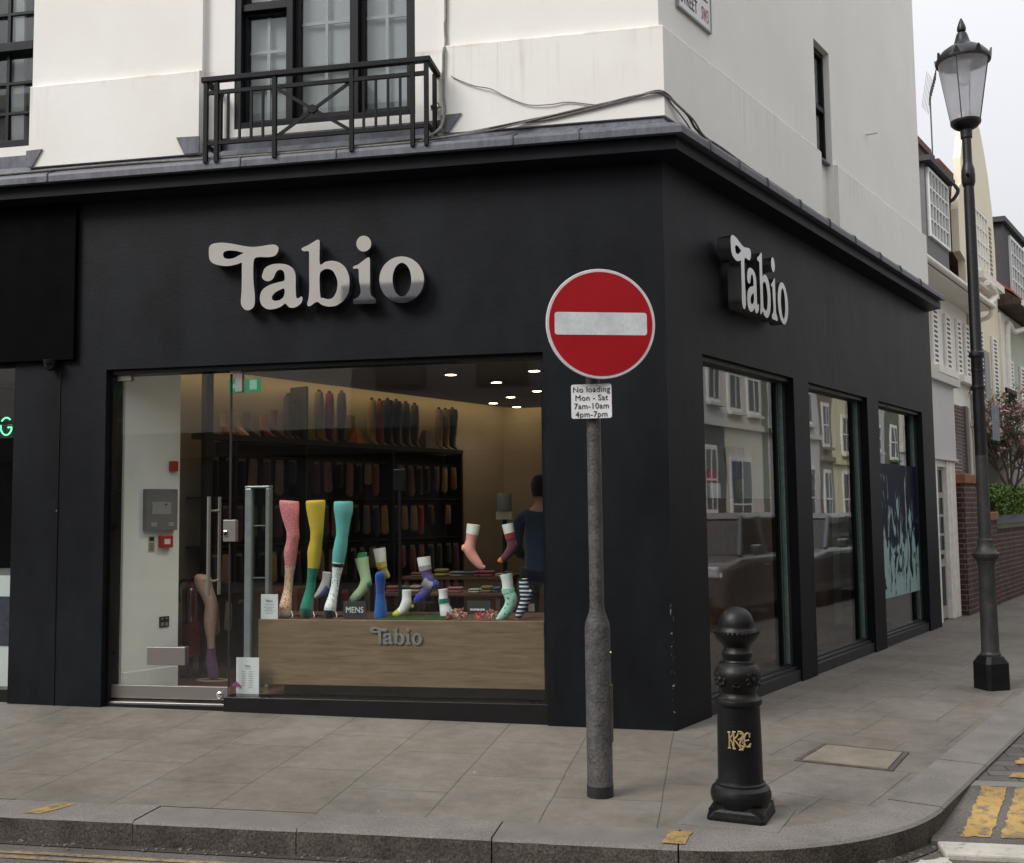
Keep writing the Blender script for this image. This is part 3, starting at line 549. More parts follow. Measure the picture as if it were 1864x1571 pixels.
# raised crossing of the side street: setts, granite strip, tarmac ramp
yr = -1.16
sx0 = lambda y: (2.075+y*math.sin(TH))/math.cos(TH)-.02     # x of the kerb line at this y
ss = MB()
ss.add([(sx0(yr+.09),yr+.09,-.022),(14,yr+.09,-.022),(14,6,-.022),(sx0(6),6,-.022)], [(0,1,2,3)])
ss.build('side_street', M['setts'], kind='structure')
MB().add([(sx0(6),6,-.024),(sx0(6)+9,6,-.024),(*side_end(10,SEND),-.024),(*side_end(2.05,SEND),-.024)], [(0,1,2,3)]).build('side_street', M['tarmac'], kind='structure')
MB().box(1.66,14,yr-.03,yr+.09,-.2,-.018).build('granite_strip', M['kerb'], kind='structure')
rp = MB(); rp.add([(1.36,-2.0,-.106),(14,-2.0,-.106),(14,yr-.03,-.022),(1.6,yr-.03,-.022),(1.36,-2.0,-.2),(14,-2.0,-.2),(14,yr-.03,-.2),(1.6,yr-.03,-.2)], [(0,1,2,3),(0,3,7,4),(0,4,5,1),(4,7,6,5),(1,5,6,2),(2,6,7,3)])
rp.build('ramp', M['tarmac'], kind='structure')
def rz(y): return -.106+(y+2.0)/(yr-.03+2.0)*(.084)
def blob(pts, z=None, n=3, jit=.008):
    """a ragged painted shape"""
    P = []
    for i in range(len(pts)):
        a, b = Vector(pts[i]), Vector(pts[(i+1) % len(pts)])
        k = max(2, int((b-a).length/.03))
        for j in range(k): P.append(a+(b-a)*(j/k)+Vector((random.uniform(-jit,jit),random.uniform(-jit,jit))))
    return P
def paint(pts, mat, zf, jit=.008):
    P = blob(pts, jit=jit); m = MB(); m.add([(p.x,p.y,zf(p.y)+.004) for p in P], [tuple(range(len(P)))])
    return m.build('road_marking', mat, kind='structure')
paint([(1.80,-1.20),(1.935,-1.20),(1.665,-1.93),(1.52,-1.93)], M['yellow'], rz)
paint([(1.985,-1.20),(2.12,-1.20),(1.90,-1.93),(1.71,-1.93)], M['yellow'], rz)
paint([(2.0,-.98),(2.1,-.98),(2.155,-.86),(2.06,-.86)], M['yellow'], lambda y: -.02)
paint([(2.26,-.93),(2.4,-.93),(2.5,-.6),(2.32,-.66)], M['yellow'], lambda y: -.02)
paint([(2.12,-.62),(2.2,-.62),(2.26,-.46),(2.2,-.46)], M['yellow'], lambda y: -.02, .012)
MB().box(1.39,6,-2.2,-2.0,-.2,-.102).build('road_marking', M['whitepaint'], kind='structure', bevel=.01)
paint([(1.20,-2.29),(1.36,-2.21),(1.40,-2.215),(1.42,-2.27),(1.36,-2.33),(1.24,-2.33)], M['whitepaint'], lambda y: -.128, .02)
def ring_paint(r0, r1, a0, a1, mat):
    P = [(KC[0]+r1*math.cos(R(a0+(a1-a0)*i/30)), KC[1]+r1*math.sin(R(a0+(a1-a0)*i/30))) for i in range(31)]+[(KC[0]+r0*math.cos(R(a1-(a1-a0)*i/30)), KC[1]+r0*math.sin(R(a1-(a1-a0)*i/30))) for i in range(31)]
    m = MB(); m.add([(x,y,-.1265) for x,y in P], [tuple(range(len(P)))]); m.build('road_marking', mat, kind='structure')
ring_paint(1.655,1.695,-90,-52,M['yellow']); ring_paint(1.725,1.765,-90,-52,M['yellow'])
for yy in (-2.815,-2.885): MB().add([(-30,yy-.02,-.1265),(.11,yy-.02,-.1265),(.11,yy+.02,-.1265),(-30,yy+.02,-.1265)],[(0,1,2,3)]).build('road_marking', M['yellowfade'], kind='structure')
def kpaint(pts):
    P = blob([p for p in pts], jit=.006); m = MB(); m.add([(p.x,p.y,.0068) for p in P], [tuple(range(len(P)))]); m.build('road_marking', M['yellow'], kind='structure')
kpaint([(.028,-2.595),(.135,-2.595),(.17,-2.40),(.06,-2.40)])
kpaint([(-3.40,-2.60),(-3.30,-2.60),(-3.21,-2.40),(-3.33,-2.40)])
# litter and grit in the gutter: uncountable crumbs
gr = MB()
for i in range(420):
    if i < 260: x = random.uniform(-4.2,.1); y = y0-abs(random.gauss(0,.035))-.005
    else:
        a = R(random.uniform(-90,-25)); rr = KR+abs(random.gauss(0,.06))+.01; x = KC[0]+rr*math.cos(a); y = KC[1]+rr*math.sin(a)
        if y > -1.95: x += .02
    z = -.125 if y < -2.0 or i < 260 else rz(max(y,-2.0)); q = random.choice([.002,.002,.003,.003,.004,.006])
    gr.box(x-q*random.uniform(1,2),x+q,y-q,y+q,z,z+q)
gr.build('grit', pmat('pale_grit',(.17,.15,.125),.8,0,.7,40), kind='stuff')
# ------------------------------------------------------------------ corner building
B = thing('corner_building', 'white stuccoed corner building with a black shopfront below and French windows above', 'building', (0,0,0))
ZT = 9.4
fw = MB()
def cut(s, o=0.0): p = sp(s,o,0); return (p.x,p.y)
TW = .26
# ground storey, black render
fw.prism([(-.93,0),(0,0),cut(.626),cut(.626,-TW),(-.93+.0,TW)], 'z', -.12, 4.34)
fw.box(-5.43,-4.585,0,TW,-.12,4.34)
fw.box(-4.585,-.93,0,TW,2.81,4.34)
fw.box(-14,-5.43,0,TW,2.93,4.34)
fw.box(-14,-8.2,0,TW,-.12,2.93)
fs = MB('S')
fs.box(.626,7.85,-TW,0,2.83,4.34)
for a, b in ((2.615,3.02),(4.905,5.328),(7.262,7.85)): fs.box(a,b,-TW,0,-.12,2.83)
fs.add([], [])
fw.v += fs.v; n0 = len(fw.v)-len(fs.v); fw.f += [tuple(i+n0 for i in f) for f in fs.f]
wall_b = fw.build('shopfront_wall', M['black'], B)
# vertical seam in the front pier
MB().box(-5.008,-5.0,-.006,.01,-.1,4.2).build('render_seam', M['blackgloss'], B)
# cornice and lead
def sweep(prof, name, mat, x0=-14, s1=7.74, **k):
    m = MB(); rs = []
    st = []
    for d, z in prof: st.append((x0,-d,z))
    rs.append(st)
    rs.append([(*crn(d), z) for d, z in prof])
    e = []
    for d, z in prof: p = sp(s1,d,z); e.append(tuple(p))
    rs.append(e)
    m.rings(rs); return m.build(name, mat, B, **k)
sweep([(-.05,4.225),(.0,4.225),(.0,4.23),(.13,4.247),(.18,4.25),(.18,4.347),(-.05,4.347)], 'cornice', M['black'])
lf = sweep([(-.06,4.60),(-.055+.012,4.60),(.012,4.575),(.06,4.50),(.20,4.437),(.235,4.425),(.245,4.40),(.245,4.352),(.232,4.35),(.19,4.36),(-.06,4.36)], 'lead_flashing', M['lead'])
# rolled joints in the lead
for x in (-13,-11.5,-10,-8.4,-7,-5.9,-5.0,-3.3,-2.5,-1.1,-.6): MB().tube([(x,-.06,4.512),(x,-.2,4.446),(x,-.242,4.425),(x,-.25,4.40),(x,-.25,4.352)], .006, 6).build('lead_joint', M['lead'], lf, smooth=True)
for s_ in (.35,.9,1.5,2.3,3.1,3.9,4.8,5.6,6.5): MB().tube([sp(s_,.06,4.512),sp(s_,.2,4.446),sp(s_,.242,4.425),sp(s_,.25,4.40),sp(s_,.25,4.352)], .009, 6).build('lead_joint', M['lead'], lf, smooth=True)
# stepped lead upstands under the windows
up = MB()
def plate(poly, y, t=.012): up.prism(poly, 'y', y-t, y)
plate([(-3.95,4.705),(-3.745,4.70),(-3.745,4.56),(-3.88,4.56)], -.052)
plate([(-1.705,4.70),(-1.535,4.705),(-1.64,4.56),(-1.705,4.56)], -.052)
plate([(-5.33,4.70),(-5.18,4.705),(-5.27,4.56),(-5.33,4.56)], -.052)
up.box(-3.757,-1.693,.03,.048,4.5,4.70); up.box(-14,-5.333,.03,.048,4.5,4.70)
up.build('lead_upstand', M['lead'], B)
# the proud black fascia box of the next shop front
MB().box(-14,-4.86,-.045,.002,2.90,4.222).build('shop_fascia', M['fascia'], B, bevel=.004)
# upper storeys
uw = MB()
uw.box(-5.33,-3.757,0,.4,4.4,ZT)
for x0_, x1_, z0_, z1_ in ((-3.757,-3.495,4.4,ZT),(-1.94,-1.69,4.4,ZT),(-3.495,-1.94,4.4,4.775),(-3.495,-1.94,6.95,ZT),(-14,-5.33,4.4,4.79),(-14,-5.33,6.95,ZT),(-14,-6.9,4.79,6.95)):
    uw.box(x0_,x1_,.05,.4,z0_,z1_)
uw.prism([(-1.69,0),(0,0),cut(3.52),cut(3.52,-.4),(-1.69+.0,.4)], 'z', 4.4, ZT)
us = MB('S')
us.box(4.0,7.66,-.4,0,4.4,ZT); us.box(3.52,4.0,-.4,0,6.5,ZT); us.box(3.52,4.0,-.4,-.075,4.4,5.27)
us.box(7.26,7.66,-9,-.4,3.0,ZT)
uw.v += us.v; n0 = len(uw.v)-len(us.v); uw.f += [tuple(i+n0 for i in f) for f in us.f]
uw.build('upper_wall', M['white'], B)
# plinth course, proud of the piers
pc = MB()
pf = [(.0,4.56),(.05,4.56),(.05,5.255),(.045,5.266),(0,5.275)]
pc.rings([[(-5.315,-d,z) for d,z in pf],[(-3.757,-d,z) for d,z in pf]]); pc.build('plinth_course', M['white'], B); pc = MB()
def rowc(f): return [f(d,z) for d,z in pf]
pc.rings([rowc(lambda d,z:(-1.69,-d,z)), rowc(lambda d,z:(*crn(d),z)), rowc(lambda d,z:tuple(sp(3.5,d,z)))])
pc.build('plinth_course', M['white'], B); pc = MB()
pc.rings([rowc(lambda d,z:tuple(sp(4.02,d,z))), rowc(lambda d,z:tuple(sp(7.69,d,z)))])
pc.build('plinth_course', M['white'], B)
# roof slab so that no light falls in from above
MB().prism([(-14,.02),(-.02,.02),cut(7.6,-.02),cut(7.6,-9),(-14,9)], 'z', ZT, ZT+.1).build('roof', M['lead'], B)
MB().prism([(-14,.4),(-.2,.4),cut(7.2,-.42),cut(7.2,-9),(-14,9)], 'z', 4.1, 4.2).build('upper_floor', M['dark'], B)
MB().prism([(-14,8.9),(-14,9),cut(7.7,-9),cut(7.7,-8.9)], 'z', -.1, ZT).build('rear_wall', M['white'], B)
MB('S').box(7.45,7.85,-9,-.26,-.1,4.1).build('end_wall', M['black'], B)
# slit window in the side wall
sw = MB('S').box(3.53,3.99,-.16,-.12,5.28,6.5).build('side_window', M['blackgloss'], B)
f = MB('S'); f.box(3.525,3.565,-.12,-.065,5.27,6.5); f.box(3.955,3.995,-.12,-.065,5.27,6.5); f.box(3.565,3.955,-.12,-.065,6.44,6.5); f.box(3.565,3.955,-.12,-.065,5.27,5.32); f.box(3.565,3.955,-.12,-.05,5.82,5.87)
f.build('window_frame', M['frame'], sw)
MB('S').box(3.565,3.955,-.095,-.09,5.32,6.44).build('window_pane', M['upglass'], sw)
MB('S').box(3.53,3.99,-.074,-.02,5.262,5.285).build('window_sill', M['lead'], sw)
# overflow pipe
MB('S').tube([(5.27,-.05,5.98),(5.27,.13,5.972)], .016, 10).build('overflow_pipe', M['offwhite'], B, smooth=True)

# French window
def casement(par, x0, x1, z0, z1, cols, rows, fwid=.075, y=.16, bars=M['curtain']):
    w = MB(); w.box(x0,x0+fwid,y-.035,y+.035,z0,z1); w.box(x1-fwid,x1,y-.035,y+.035,z0,z1)
    w.box(x0+fwid,x1-fwid,y-.034,y+.034,z0,z0+fwid*1.3); w.box(x0+fwid,x1-fwid,y-.034,y+.034,z1-fwid,z1)
    o = w.build('casement', M['frame'], par, bevel=.004)
    a, b, c, d = x0+fwid, x1-fwid, z0+fwid*1.3, z1-fwid
    MB().box(a,b,y-.004,y+.004,c,d).build('window_pane', M['upglass'], o)
    g = MB()
    for i in range(1,cols): g.box(a+(b-a)*i/cols-.013,a+(b-a)*i/cols+.013,y+.006,y+.02,c,d)
    for i in range(1,rows): g.box(a,b,y+.0065,y+.0195,c+(d-c)*i/rows-.013,c+(d-c)*i/rows+.013)
    g.build('glazing_bar', M['glazbar'], o)
    return o
M['glazbar'] = pmat('grey_glazing_bar', (.24,.25,.26), .5)
fwn = MB(); fwn.box(-3.495,-3.44,.06,.24,4.775,6.95); fwn.box(-1.995,-1.94,.06,.24,4.775,6.95); fwn.box(-3.44,-1.995,.06,.24,4.775,4.83); fwn.box(-3.44,-1.995,.06,.24,6.88,6.95)
fwn.box(-3.045,-2.99,.07,.235,4.83,6.88); fwn.box(-2.475,-2.425,.07,.235,4.83,6.88); fwn.box(-3.44,-3.045,.08,.235,5.79,5.85)
fwo = fwn.build('french_window', M['frame'], B, bevel=.004)
casement(fwo,-3.44,-3.045,4.83,5.79,2,3,.028)
casement(fwo,-3.44,-3.045,5.85,6.88,2,2,.028)
casement(fwo,-2.99,-2.475,4.83,6.88,2,5,.042)
casement(fwo,-2.425,-1.995,4.83,6.88,2,5,.038)
MB().box(-3.44,-1.995,.205,.21,4.83,6.88).build('window_blind', M['curtain'], fwo)  # pale blind added behind the panes to lift their grey tone
MB().box(-3.6,-1.9,.9,.92,4.6,7.0).build('room_backdrop', M['dark'], fwo)
# left-hand upper window
lw = MB(); lw.box(-5.385,-5.333,.07,.24,4.79,6.95); lw.box(-6.9,-5.385,.07,.24,4.79,4.86); lw.box(-6.9,-5.385,.07,.24,5.66,5.74); lw.box(-6.9,-6.84,.07,.24,4.86,6.95)
lwo = lw.build('upper_window', M['frame'], B, bevel=.004)
MB().box(-6.9,-5.385,.15,.158,4.83,6.95).build('window_pane', M['upglass'], lwo)
g = MB()
for x in (-5.66,-6.0,-6.34): g.box(x-.014,x+.014,.12,.15,4.86,6.95)
for z in (5.12,5.39,6.02,6.3): g.box(-6.84,-5.385,.1205,.1495,z-.012,z+.012)
g.build('glazing_bar', M['frame'], lwo)
MB().prism([(-5.74,4.8),(-5.62,4.8),(-5.66,6.9),(-5.8,6.9)], 'y', .3, .33).build('window_curtain', M['curtain'], lwo)
MB().box(-7.2,-5.2,1.2,1.25,4.5,7.0).build('room_backdrop', pmat('dim_room', (.05,.05,.048), .8, 0, .5, 1.5), lwo)

# balcony railing
bal = MB(); ya = -.245
def bar(x0_,x1_,y0_,y1_,z0_,z1_, m=None): (m or bal).box(x0_,x1_,y0_,y1_,z0_,z1_)
bo = link(bpy.data.objects.new('balcony', None)); bo.parent = B; bo.empty_display_size = .1
hr = MB(); xl, xr = -3.607, -1.752
def Yx(x): return x
hr.prism([(xl-.02,ya-.025),(xr+.02,ya-.025),(xr+.02,.06),(xr-.02,.06),(xr-.02,ya+.025),(xl+.02,ya+.025),(xl+.02,.06),(xl-.02,.06)], 'z', 5.058, 5.10)
hr.build('handrail', M['rail'], bo, bevel=.004)
rl = MB()
rl.box(xl,xr,ya-.012,ya+.012,4.957,4.987); rl.box(xl,xr,ya-.012,ya+.012,4.542,4.572)
rl.box(xl-.011,xl+.011,ya,.05,4.542,4.572); rl.box(xr-.011,xr+.011,ya,.05,4.542,4.572)
rl.build('rail', M['rail'], bo)
xs = {'post':[xl+.015,-3.50,-3.007,-2.369,-1.877,xr-.015]}
for x in xs['post']: MB().box(x-.016,x+.016,ya-.016,ya+.016,4.40,5.059).build('post', M['rail'], bo)
for x in (xl+.015, xr-.015): MB().box(x-.014,x+.014,-.02,.02,4.45,5.059).build('post', M['rail'], bo)
for k in range(4):
    x = -3.50+.493*(k+1)/5; MB().box(x-.009,x+.009,ya-.009,ya+.009,4.571,4.958).build('baluster', M['rail'], bo)
    x = -2.369+.492*(k+1)/5; MB().box(x-.009,x+.009,ya-.009,ya+.009,4.571,4.958).build('baluster', M['rail'], bo)
def diag(x0_,z0_,x1_,z1_,w,y):
    d = Vector((x1_-x0_,0,z1_-z0_)).normalized(); nn = Vector((-d.z,0,d.x))*w
    return [(x0_+nn.x,z0_+nn.z),(x0_-nn.x,z0_-nn.z),(x1_-nn.x,z1_-nn.z),(x1_+nn.x,z1_+nn.z)]
dm = MB(); dm.prism(diag(-2.992,4.957,-2.384,4.572,.013,0),'y',ya-.012,ya-.001); dm.prism(diag(-2.992,4.572,-2.384,4.957,.013,0),'y',ya+.001,ya+.012)
dm.prism([(-2.688+.045*math.cos(R(k*60+30)),4.7645+.035*math.sin(R(k*60+30))) for k in range(6)],'y',ya-.018,ya+.018)
dm.build('cross_brace', M['rail'], bo)

# glazed shop front on the main road
fr = MB(); fr.box(-4.585,-.93,.06,.2,2.772,2.808); fr.box(-4.583,-4.556,.06,.2,0,2.772); fr.box(-.958,-.932,.06,.2,.165,2.772)
fr.build('window_frame', M['blackgloss'], B)
MB().box(-3.535,-.932,.03,.2,-.1,.163).build('stall_riser', M['blackgloss'], B, bevel=.004)
MB().box(-4.585,-3.537,.05,.3,-.1,.085).build('door_step', M['blackgloss'], B)
MB().box(-4.58,-3.545,.07,.26,.085,.10).build('threshold', M['steel'], B, bevel=.003)
MB().box(-3.525,-.96,.12,.13,.166,2.771).build('shop_window', M['glass'], B)
dr = MB().box(-4.55,-3.54,.12,.13,.225,2.76).build('glass_door', M['glass'], B)
MB().box(-4.575,-3.535,.105,.145,.125,.228).build('bottom_rail', M['railsteel'], dr, bevel=.003)
MB().lathe([(0,0),(.028,0),(.026,.012),(.012,.02),(0,.02)],20).build('floor_lock', M['chrome'], dr, smooth=True)
lk = bpy.data.objects['floor_lock']; 
for v in lk.data.vertices: v.co = Vector((-3.60+v.co.x,.105-v.co.z,.165+v.co.y))
MB().box(-4.556,-4.42,.104,.146,2.725,2.775).build('top_patch', M['steel'], dr, bevel=.003)
MB().box(-3.53,-3.44,.1,.15,2.757,2.773).build('top_patch', M['steel'], dr, bevel=.002)
MB().box(-3.49,-3.43,.104,.146,2.60,2.755).build('top_patch', M['steel'], dr, bevel=.003)
MB().box(-3.585,-3.475,.10,.15,1.385,1.56).build('lock_case', M['railsteel'], dr, bevel=.004)
MB().box(-3.575,-3.545,.09,.1,1.43,1.475).build('lock_cylinder', M['chrome'], dr, bevel=.004)
MB().box(-4.235,-3.90,.09,.16,.395,.54).build('letter_plate', M['railsteel'], dr, bevel=.004)
hd = MB(); hd.tube([(-3.685,.055,.955),(-3.685,.055,1.75)],.016,12); hd.tube([(-3.665,.20,.955),(-3.665,.20,1.75)],.014,12)
for z in (1.07,1.635): hd.tube([(-3.685,.055,z),(-3.665,.2,z)],.01,10)
hd.build('door_handle', M['steel'], dr, smooth=True)
MB().box(-3.54,-3.528,.115,.135,.23,2.75).build('glass_edge', M['dark'], dr)

# windows on the side street
for i, (a, b) in enumerate(((.626,2.615),(3.02,4.905),(5.328,7.262))):
    w = MB('S'); w.box(a,b,-.19,-.045,2.79,2.828); w.box(a,b,-.19,-.02,-.1,.10); w.box(a,b,-.15,-.055,.10,.125); w.box(a,b,-.19,-.10,.125,.145)
    w.box(a,a+.012,-.19,-.09,.14,2.79); w.box(b-.012,b,-.19,-.09,.14,2.79)
    wo = w.build('side_window', pmat('dark_grey_sill', (.022,.022,.025), .5, 0, .2, 8) if i == 0 else M['greysill'], B, bevel=.003)
    if i == 0: M['greysill'] = wo.data.materials[0]
    MB('S').box(a+.012,b-.012,-.125,-.113,.145,2.79).build('window_pane', M['glass'], wo)
    MB('S').box(b-.022,b-.012,-.150,-.1125,.15,2.79).build('glass_edge', M['greenedge'], wo)
    MB('S').box(b-.085,b-.078,-.142,-.135,.15,2.79).build('glass_edge', M['greenedge'], wo)
# neighbouring shop front at the left edge
ns = MB(); ns.box(-5.465,-5.432,.05,.2,.18,2.92); ns.box(-8.2,-5.432,.05,.2,-.1,.18); ns.box(-8.2,-5.465,.05,.2,2.89,2.928); ns.box(-8.2,-5.465,.11,.16,2.39,2.42)
nso = ns.build('next_shopfront', M['blackgloss'], B)
MB().box(-8.2,-5.465,.12,.13,.18,2.89).build('shop_window', M['glass'], nso)
# rooms
flr = MB().prism([(-4.57,.2),(-.3,.2),cut(7.3,-.5),cut(7.3,-5.6),(-5.6,4.0),(-5.6,1.0)], 'z', -.1, .12); flr.build('shop_floor', M['floorwood'], B)
MB().prism([(-4.85,.262),(-.35,.262),cut(6.6,-.26),cut(4.57,-4.66),cut(-1.7,-4.66)], 'z', 3.0, 3.05).build('shop_ceiling', M['ceil'], B)
MB('S').box(-1.75,7.6,-5.4,-4.6,3.2,3.25).build('shop_ceiling', M['ceil'], B)
MB('S').box(-2.2,6.8,-5.0,-4.9,-.1,3.25).build('shop_wall', M['beige'], B)
MB().prism([(-4.585,.262),(-4.565,.262),(-4.295,.70),(-4.40,.76),(-4.7,.262)], 'z', -.1, 3.2).build('shop_wall', M['inwhite'], B)
MB().prism([(-4.80,.262),(-4.7,.262),(-4.7,.4),(-4.95,.4)], 'z', -.1, 3.2).build('shop_wall', M['inwhite'], B)
MB().box(-4,2.3,6.3,6.4,-.1,3.3).build('shop_wall', M['beige'], B)
MB('S').box(.5,7.4,-.98,-.94,-.1,3.0).build('shop_wall', M['beige'], B)
MB('S').box(.4,7.4,-.92,-.90,.12,3.0).build('window_backing', pmat('pale_window_backing', (.30,.33,.305), .8, 0, .1, 2), B)
MB('S').box(.4,5.2,-.86,-.55,.12,1.70).build('window_plinth', M['darkwood'], B)
# skirting and dado on the white entrance wall
MB().prism([(-4.562,.27),(-4.553,.27),(-4.287,.698),(-4.296,.698)], 'z', .12, .30).build('skirting', M['inwhite'], B, bevel=.003)
# cove strip behind the ceiling edge
MB('S').box(-1.7,4.5,-4.74,-4.69,3.055,3.07).build('cove_light', M['cove'], B)
MB().box(-2.4,1.5,6.12,6.17,3.055,3.07).build('cove_light', M['cove'], B)
# ------------------------------------------------------------------ shop signs
def letter_sign(name, label, fn, depth, mat, sc=1.0, back=None, pins=True):
    t = thing(name, label, 'shop sign', tuple(fn(0,0,0)))
    for ch, loops in LET.items():
        me = outline_mesh([[(x*sc,y*sc) for x,y in lp] for lp in loops], depth/2)
        for v in me.vertices: v.co.z += depth/2
        place(me, fn); me.materials.clear(); me.materials.append(mat)
        o = fin(me, 'letter', t, bevel=min(.004,depth*.08)); o['label'] = 'letter '+ch
    return t
letter_sign('shop_sign', 'large polished metal Tabio letters on the black wall above the main road window', lambda x,y,z: (-3.63+x,-.03-z,3.21+y), .07, M['chrome'])
letter_sign('shop_sign', 'polished metal Tabio letters on the black side street wall, seen edge on', lambda x,y,z: sp(.86+x*.69,.045+z,3.225+y*1.03), .12, M['sidechrome'])
# street name plate
t = thing('street_name_plate', 'white street name plate reading Burnsall Street SW3 high on the grey side wall', 'street sign', tuple(sp(.61,0,5.57)))
MB('S').box(.315,.905,.002,.022,5.565,5.95).build('plate', M['signwhite'], t, bevel=.003)
ed = MB('S'); ed.box(.30,.92,.002,.028,5.552,5.567); ed.box(.30,.315,.002,.028,5.567,5.96); ed.box(.905,.92,.002,.028,5.567,5.96); ed.build('plate_rim', M['signback'], t)
word('lettering','BURNSALL',.165,M['ink'],lambda x,y,z: sp(.61+x,.0235+z,5.79+y),t,sx=.62)
word('lettering','STREET',.165,M['ink'],lambda x,y,z: sp(.35+x,.0235+z,5.615+y),t,sx=.56,align='LEFT')
word('lettering','SW3',.165,M['redink'],lambda x,y,z: sp(.73+x,.0235+z,5.615+y),t,sx=.42,align='LEFT')

# ------------------------------------------------------------------ cables on the wall
def cable(pts, r, mat, label, n=6):
    P = catmull(pts, n); m = MB().tube(P, r, 6)
    return tag(m.build('cable', mat, smooth=True), label, 'cable', 'cables clipped to the building')
cable([(-1.672,-.014,7.0),(-1.668,-.014,5.64),(-1.674,-.014,5.46),(-1.668,-.016,5.30),(-1.672,-.066,5.22),(-1.676,-.066,5.12),(-1.68,-.066,4.88),(-1.67,-.066,4.72),(-1.70,-.10,4.58),(-1.80,-.235,4.455)], .012, M['cable'], 'thick pale cable running straight down the wall beside the balcony')
cable([(-1.685,.0,5.09),(-1.597,-.056,4.998),(-1.443,-.062,4.918),(-1.299,-.07,4.874),(-1.183,-.062,4.806),(-1.011,-.062,4.726),(-.84,-.065,4.711),(-.691,-.06,4.719),(-.461,-.062,4.678),(-.293,-.07,4.706),(-.148,-.07,4.727),(.03,-.08,4.735)], .0045, M['cable'], 'thin loose wire sagging across the white plinth right of the balcony')
cable([(-5.9,-.215,4.452),(-5.45,-.22,4.453),(-4.845,-.222,4.458),(-4.25,-.22,4.46),(-3.67,-.225,4.445),(-3.016,-.225,4.438),(-2.47,-.222,4.44),(-1.76,-.21,4.455),(-1.14,-.075,4.575),(-.84,-.062,4.60),(-.50,-.064,4.655),(-.21,-.066,4.705),(-.02,-.075,4.735),(.06,-.04,4.70),(*sp(.12,.10,4.66)[:2],4.66),tuple(sp(.25,.15,4.585)),tuple(sp(.5,.12,4.54)),tuple(sp(.8,.13,4.53)),tuple(sp(1.6,.12,4.52)),tuple(sp(3,.12,4.515))], .008, M['cable'], 'grey cable lying along the lead ledge and round the corner', 5)
cable([(-5.9,-.17,4.462),(-5.0,-.19,4.462),(-4.2,-.175,4.468),(-3.3,-.18,4.464),(-2.4,-.19,4.462),(-1.6,-.15,4.50),(-1.0,-.066,4.60),(-.6,-.062,4.65),(-.25,-.062,4.70),(-.03,-.07,4.742),(.05,-.05,4.72),tuple(sp(.10,.075,4.69)),tuple(sp(.22,.12,4.62)),tuple(sp(.45,.10,4.56)),tuple(sp(1.0,.10,4.54)),tuple(sp(2.5,.1,4.535))], .010, M['darkcable'], 'dark cable bundle climbing from the ledge to the white corner', 5)
cable([(-1.80,-.23,4.452),(-1.30,-.13,4.52),(-.9,-.07,4.61),(-.4,-.062,4.69),(-.02,-.072,4.725),tuple(sp(.09,.07,4.65)),tuple(sp(.2,.10,4.58)),tuple(sp(.4,.07,4.55))], .006, M['cable'], 'pale cable looped round the white corner below the dark bundle', 5)
jb = thing('cable_clip', 'small wire bracket with a coil on the white wall at the balcony end', 'bracket', (-1.75,0,4.8))
MB().tube(catmull([(-1.80,.03,4.80),(-1.77,.0,4.84),(-1.73,.0,4.81),(-1.76,.0,4.765),(-1.80,.02,4.79),(-1.72,.02,4.80)],6), .006, 6).build('coil', M['cable'], jb, smooth=True)
MB().box(-1.80,-1.775,.0,.05,4.795,4.815).build('clip', M['frame'], jb)

# ------------------------------------------------------------------ security camera
t = thing('dome_camera', 'small black dome security camera under the fascia at the far left', 'security camera', (-5.06,-.03,2.9))
MB().lathe([(0,2.90),(.055,2.90),(.055,2.868),(.05,2.86),(0,2.86)],24,(-5.06,-.06)).build('base', M['frame'], t, smooth=True)
MB().lathe([(.047,2.862),(.047,2.85),(.041,2.832),(.028,2.818),(.012,2.811),(0,2.81)],24,(-5.06,-.06)).build('dome', pmat('smoked_dome',(.008,.008,.009),.08), t, smooth=True, ang=60)

# ------------------------------------------------------------------ no entry sign on its post
P0 = (-.353,-1.795)
t = thing('no_entry_sign', 'round red no entry sign with a no loading plate on a rough grey post', 'road sign', (*P0,0))
def sh(x,y): return (P0[0]+x, P0[1]+y)
po = MB().lathe([(.0745,-.05),(.0745,.075),(.0728,.078),(.0728,.93),(.068,.965),(.045,1.03),(.0415,1.06),(.0415,2.97),(.0,2.975)],28,P0).build('post', M['galv'], t, smooth=True)
MB().lathe([(.0755,-.05),(.0755,.062),(.074,.066)],28,P0).build('post_base', M['bitumen'], t, smooth=True)
MB().box(P0[0]+.045,P0[0]+.078,P0[1]-.03,P0[1]+.03,.30,.62).build('post_door', M['galv'], t, bevel=.006)
MB().tube([(P0[0]+.073,P0[1]-.02,.80),(P0[0]+.079,P0[1]-.022,.80)],.008,8).build('bolt', M['steel'], t)
ys = R(18); SC = Vector((-.289,-1.90,2.662)); sr = Vector((math.cos(ys),math.sin(ys),0)); sn = Vector((math.sin(ys),-math.cos(ys),0))
def sg(x,y,z): return SC+sr*x+sn*z+Vector((0,0,y))
def disc(r, z0, z1, n=72):
    m = MB(); m.prism([(r*math.cos(2*math.pi*k/n),r*math.sin(2*math.pi*k/n)) for k in range(n)],'z',z0,z1)
    m.v = [Vector(sg(v.x,v.y,v.z)) for v in m.v]; return m
rsn = disc(.318,-.012,0).build('round_sign', M['signrim'], t, bevel=.004)
disc(.300,-.001,.0018).build('red_face', M['red'], rsn)
bw, bh, cr_ = .268, .065, .016
rb = []
for cx_, cy_, a0 in ((bw-cr_,bh-cr_,0),(-bw+cr_,bh-cr_,90),(-bw+cr_,-bh+cr_,180),(bw-cr_,-bh+cr_,270)):
    for k in range(6): a = R(a0+k*18); rb.append((cx_+cr_*math.cos(a), cy_+cr_*math.sin(a)))
m = MB().prism(rb,'z',.001,.0032); m.v = [Vector(sg(v.x,v.y,v.z)) for v in m.v]
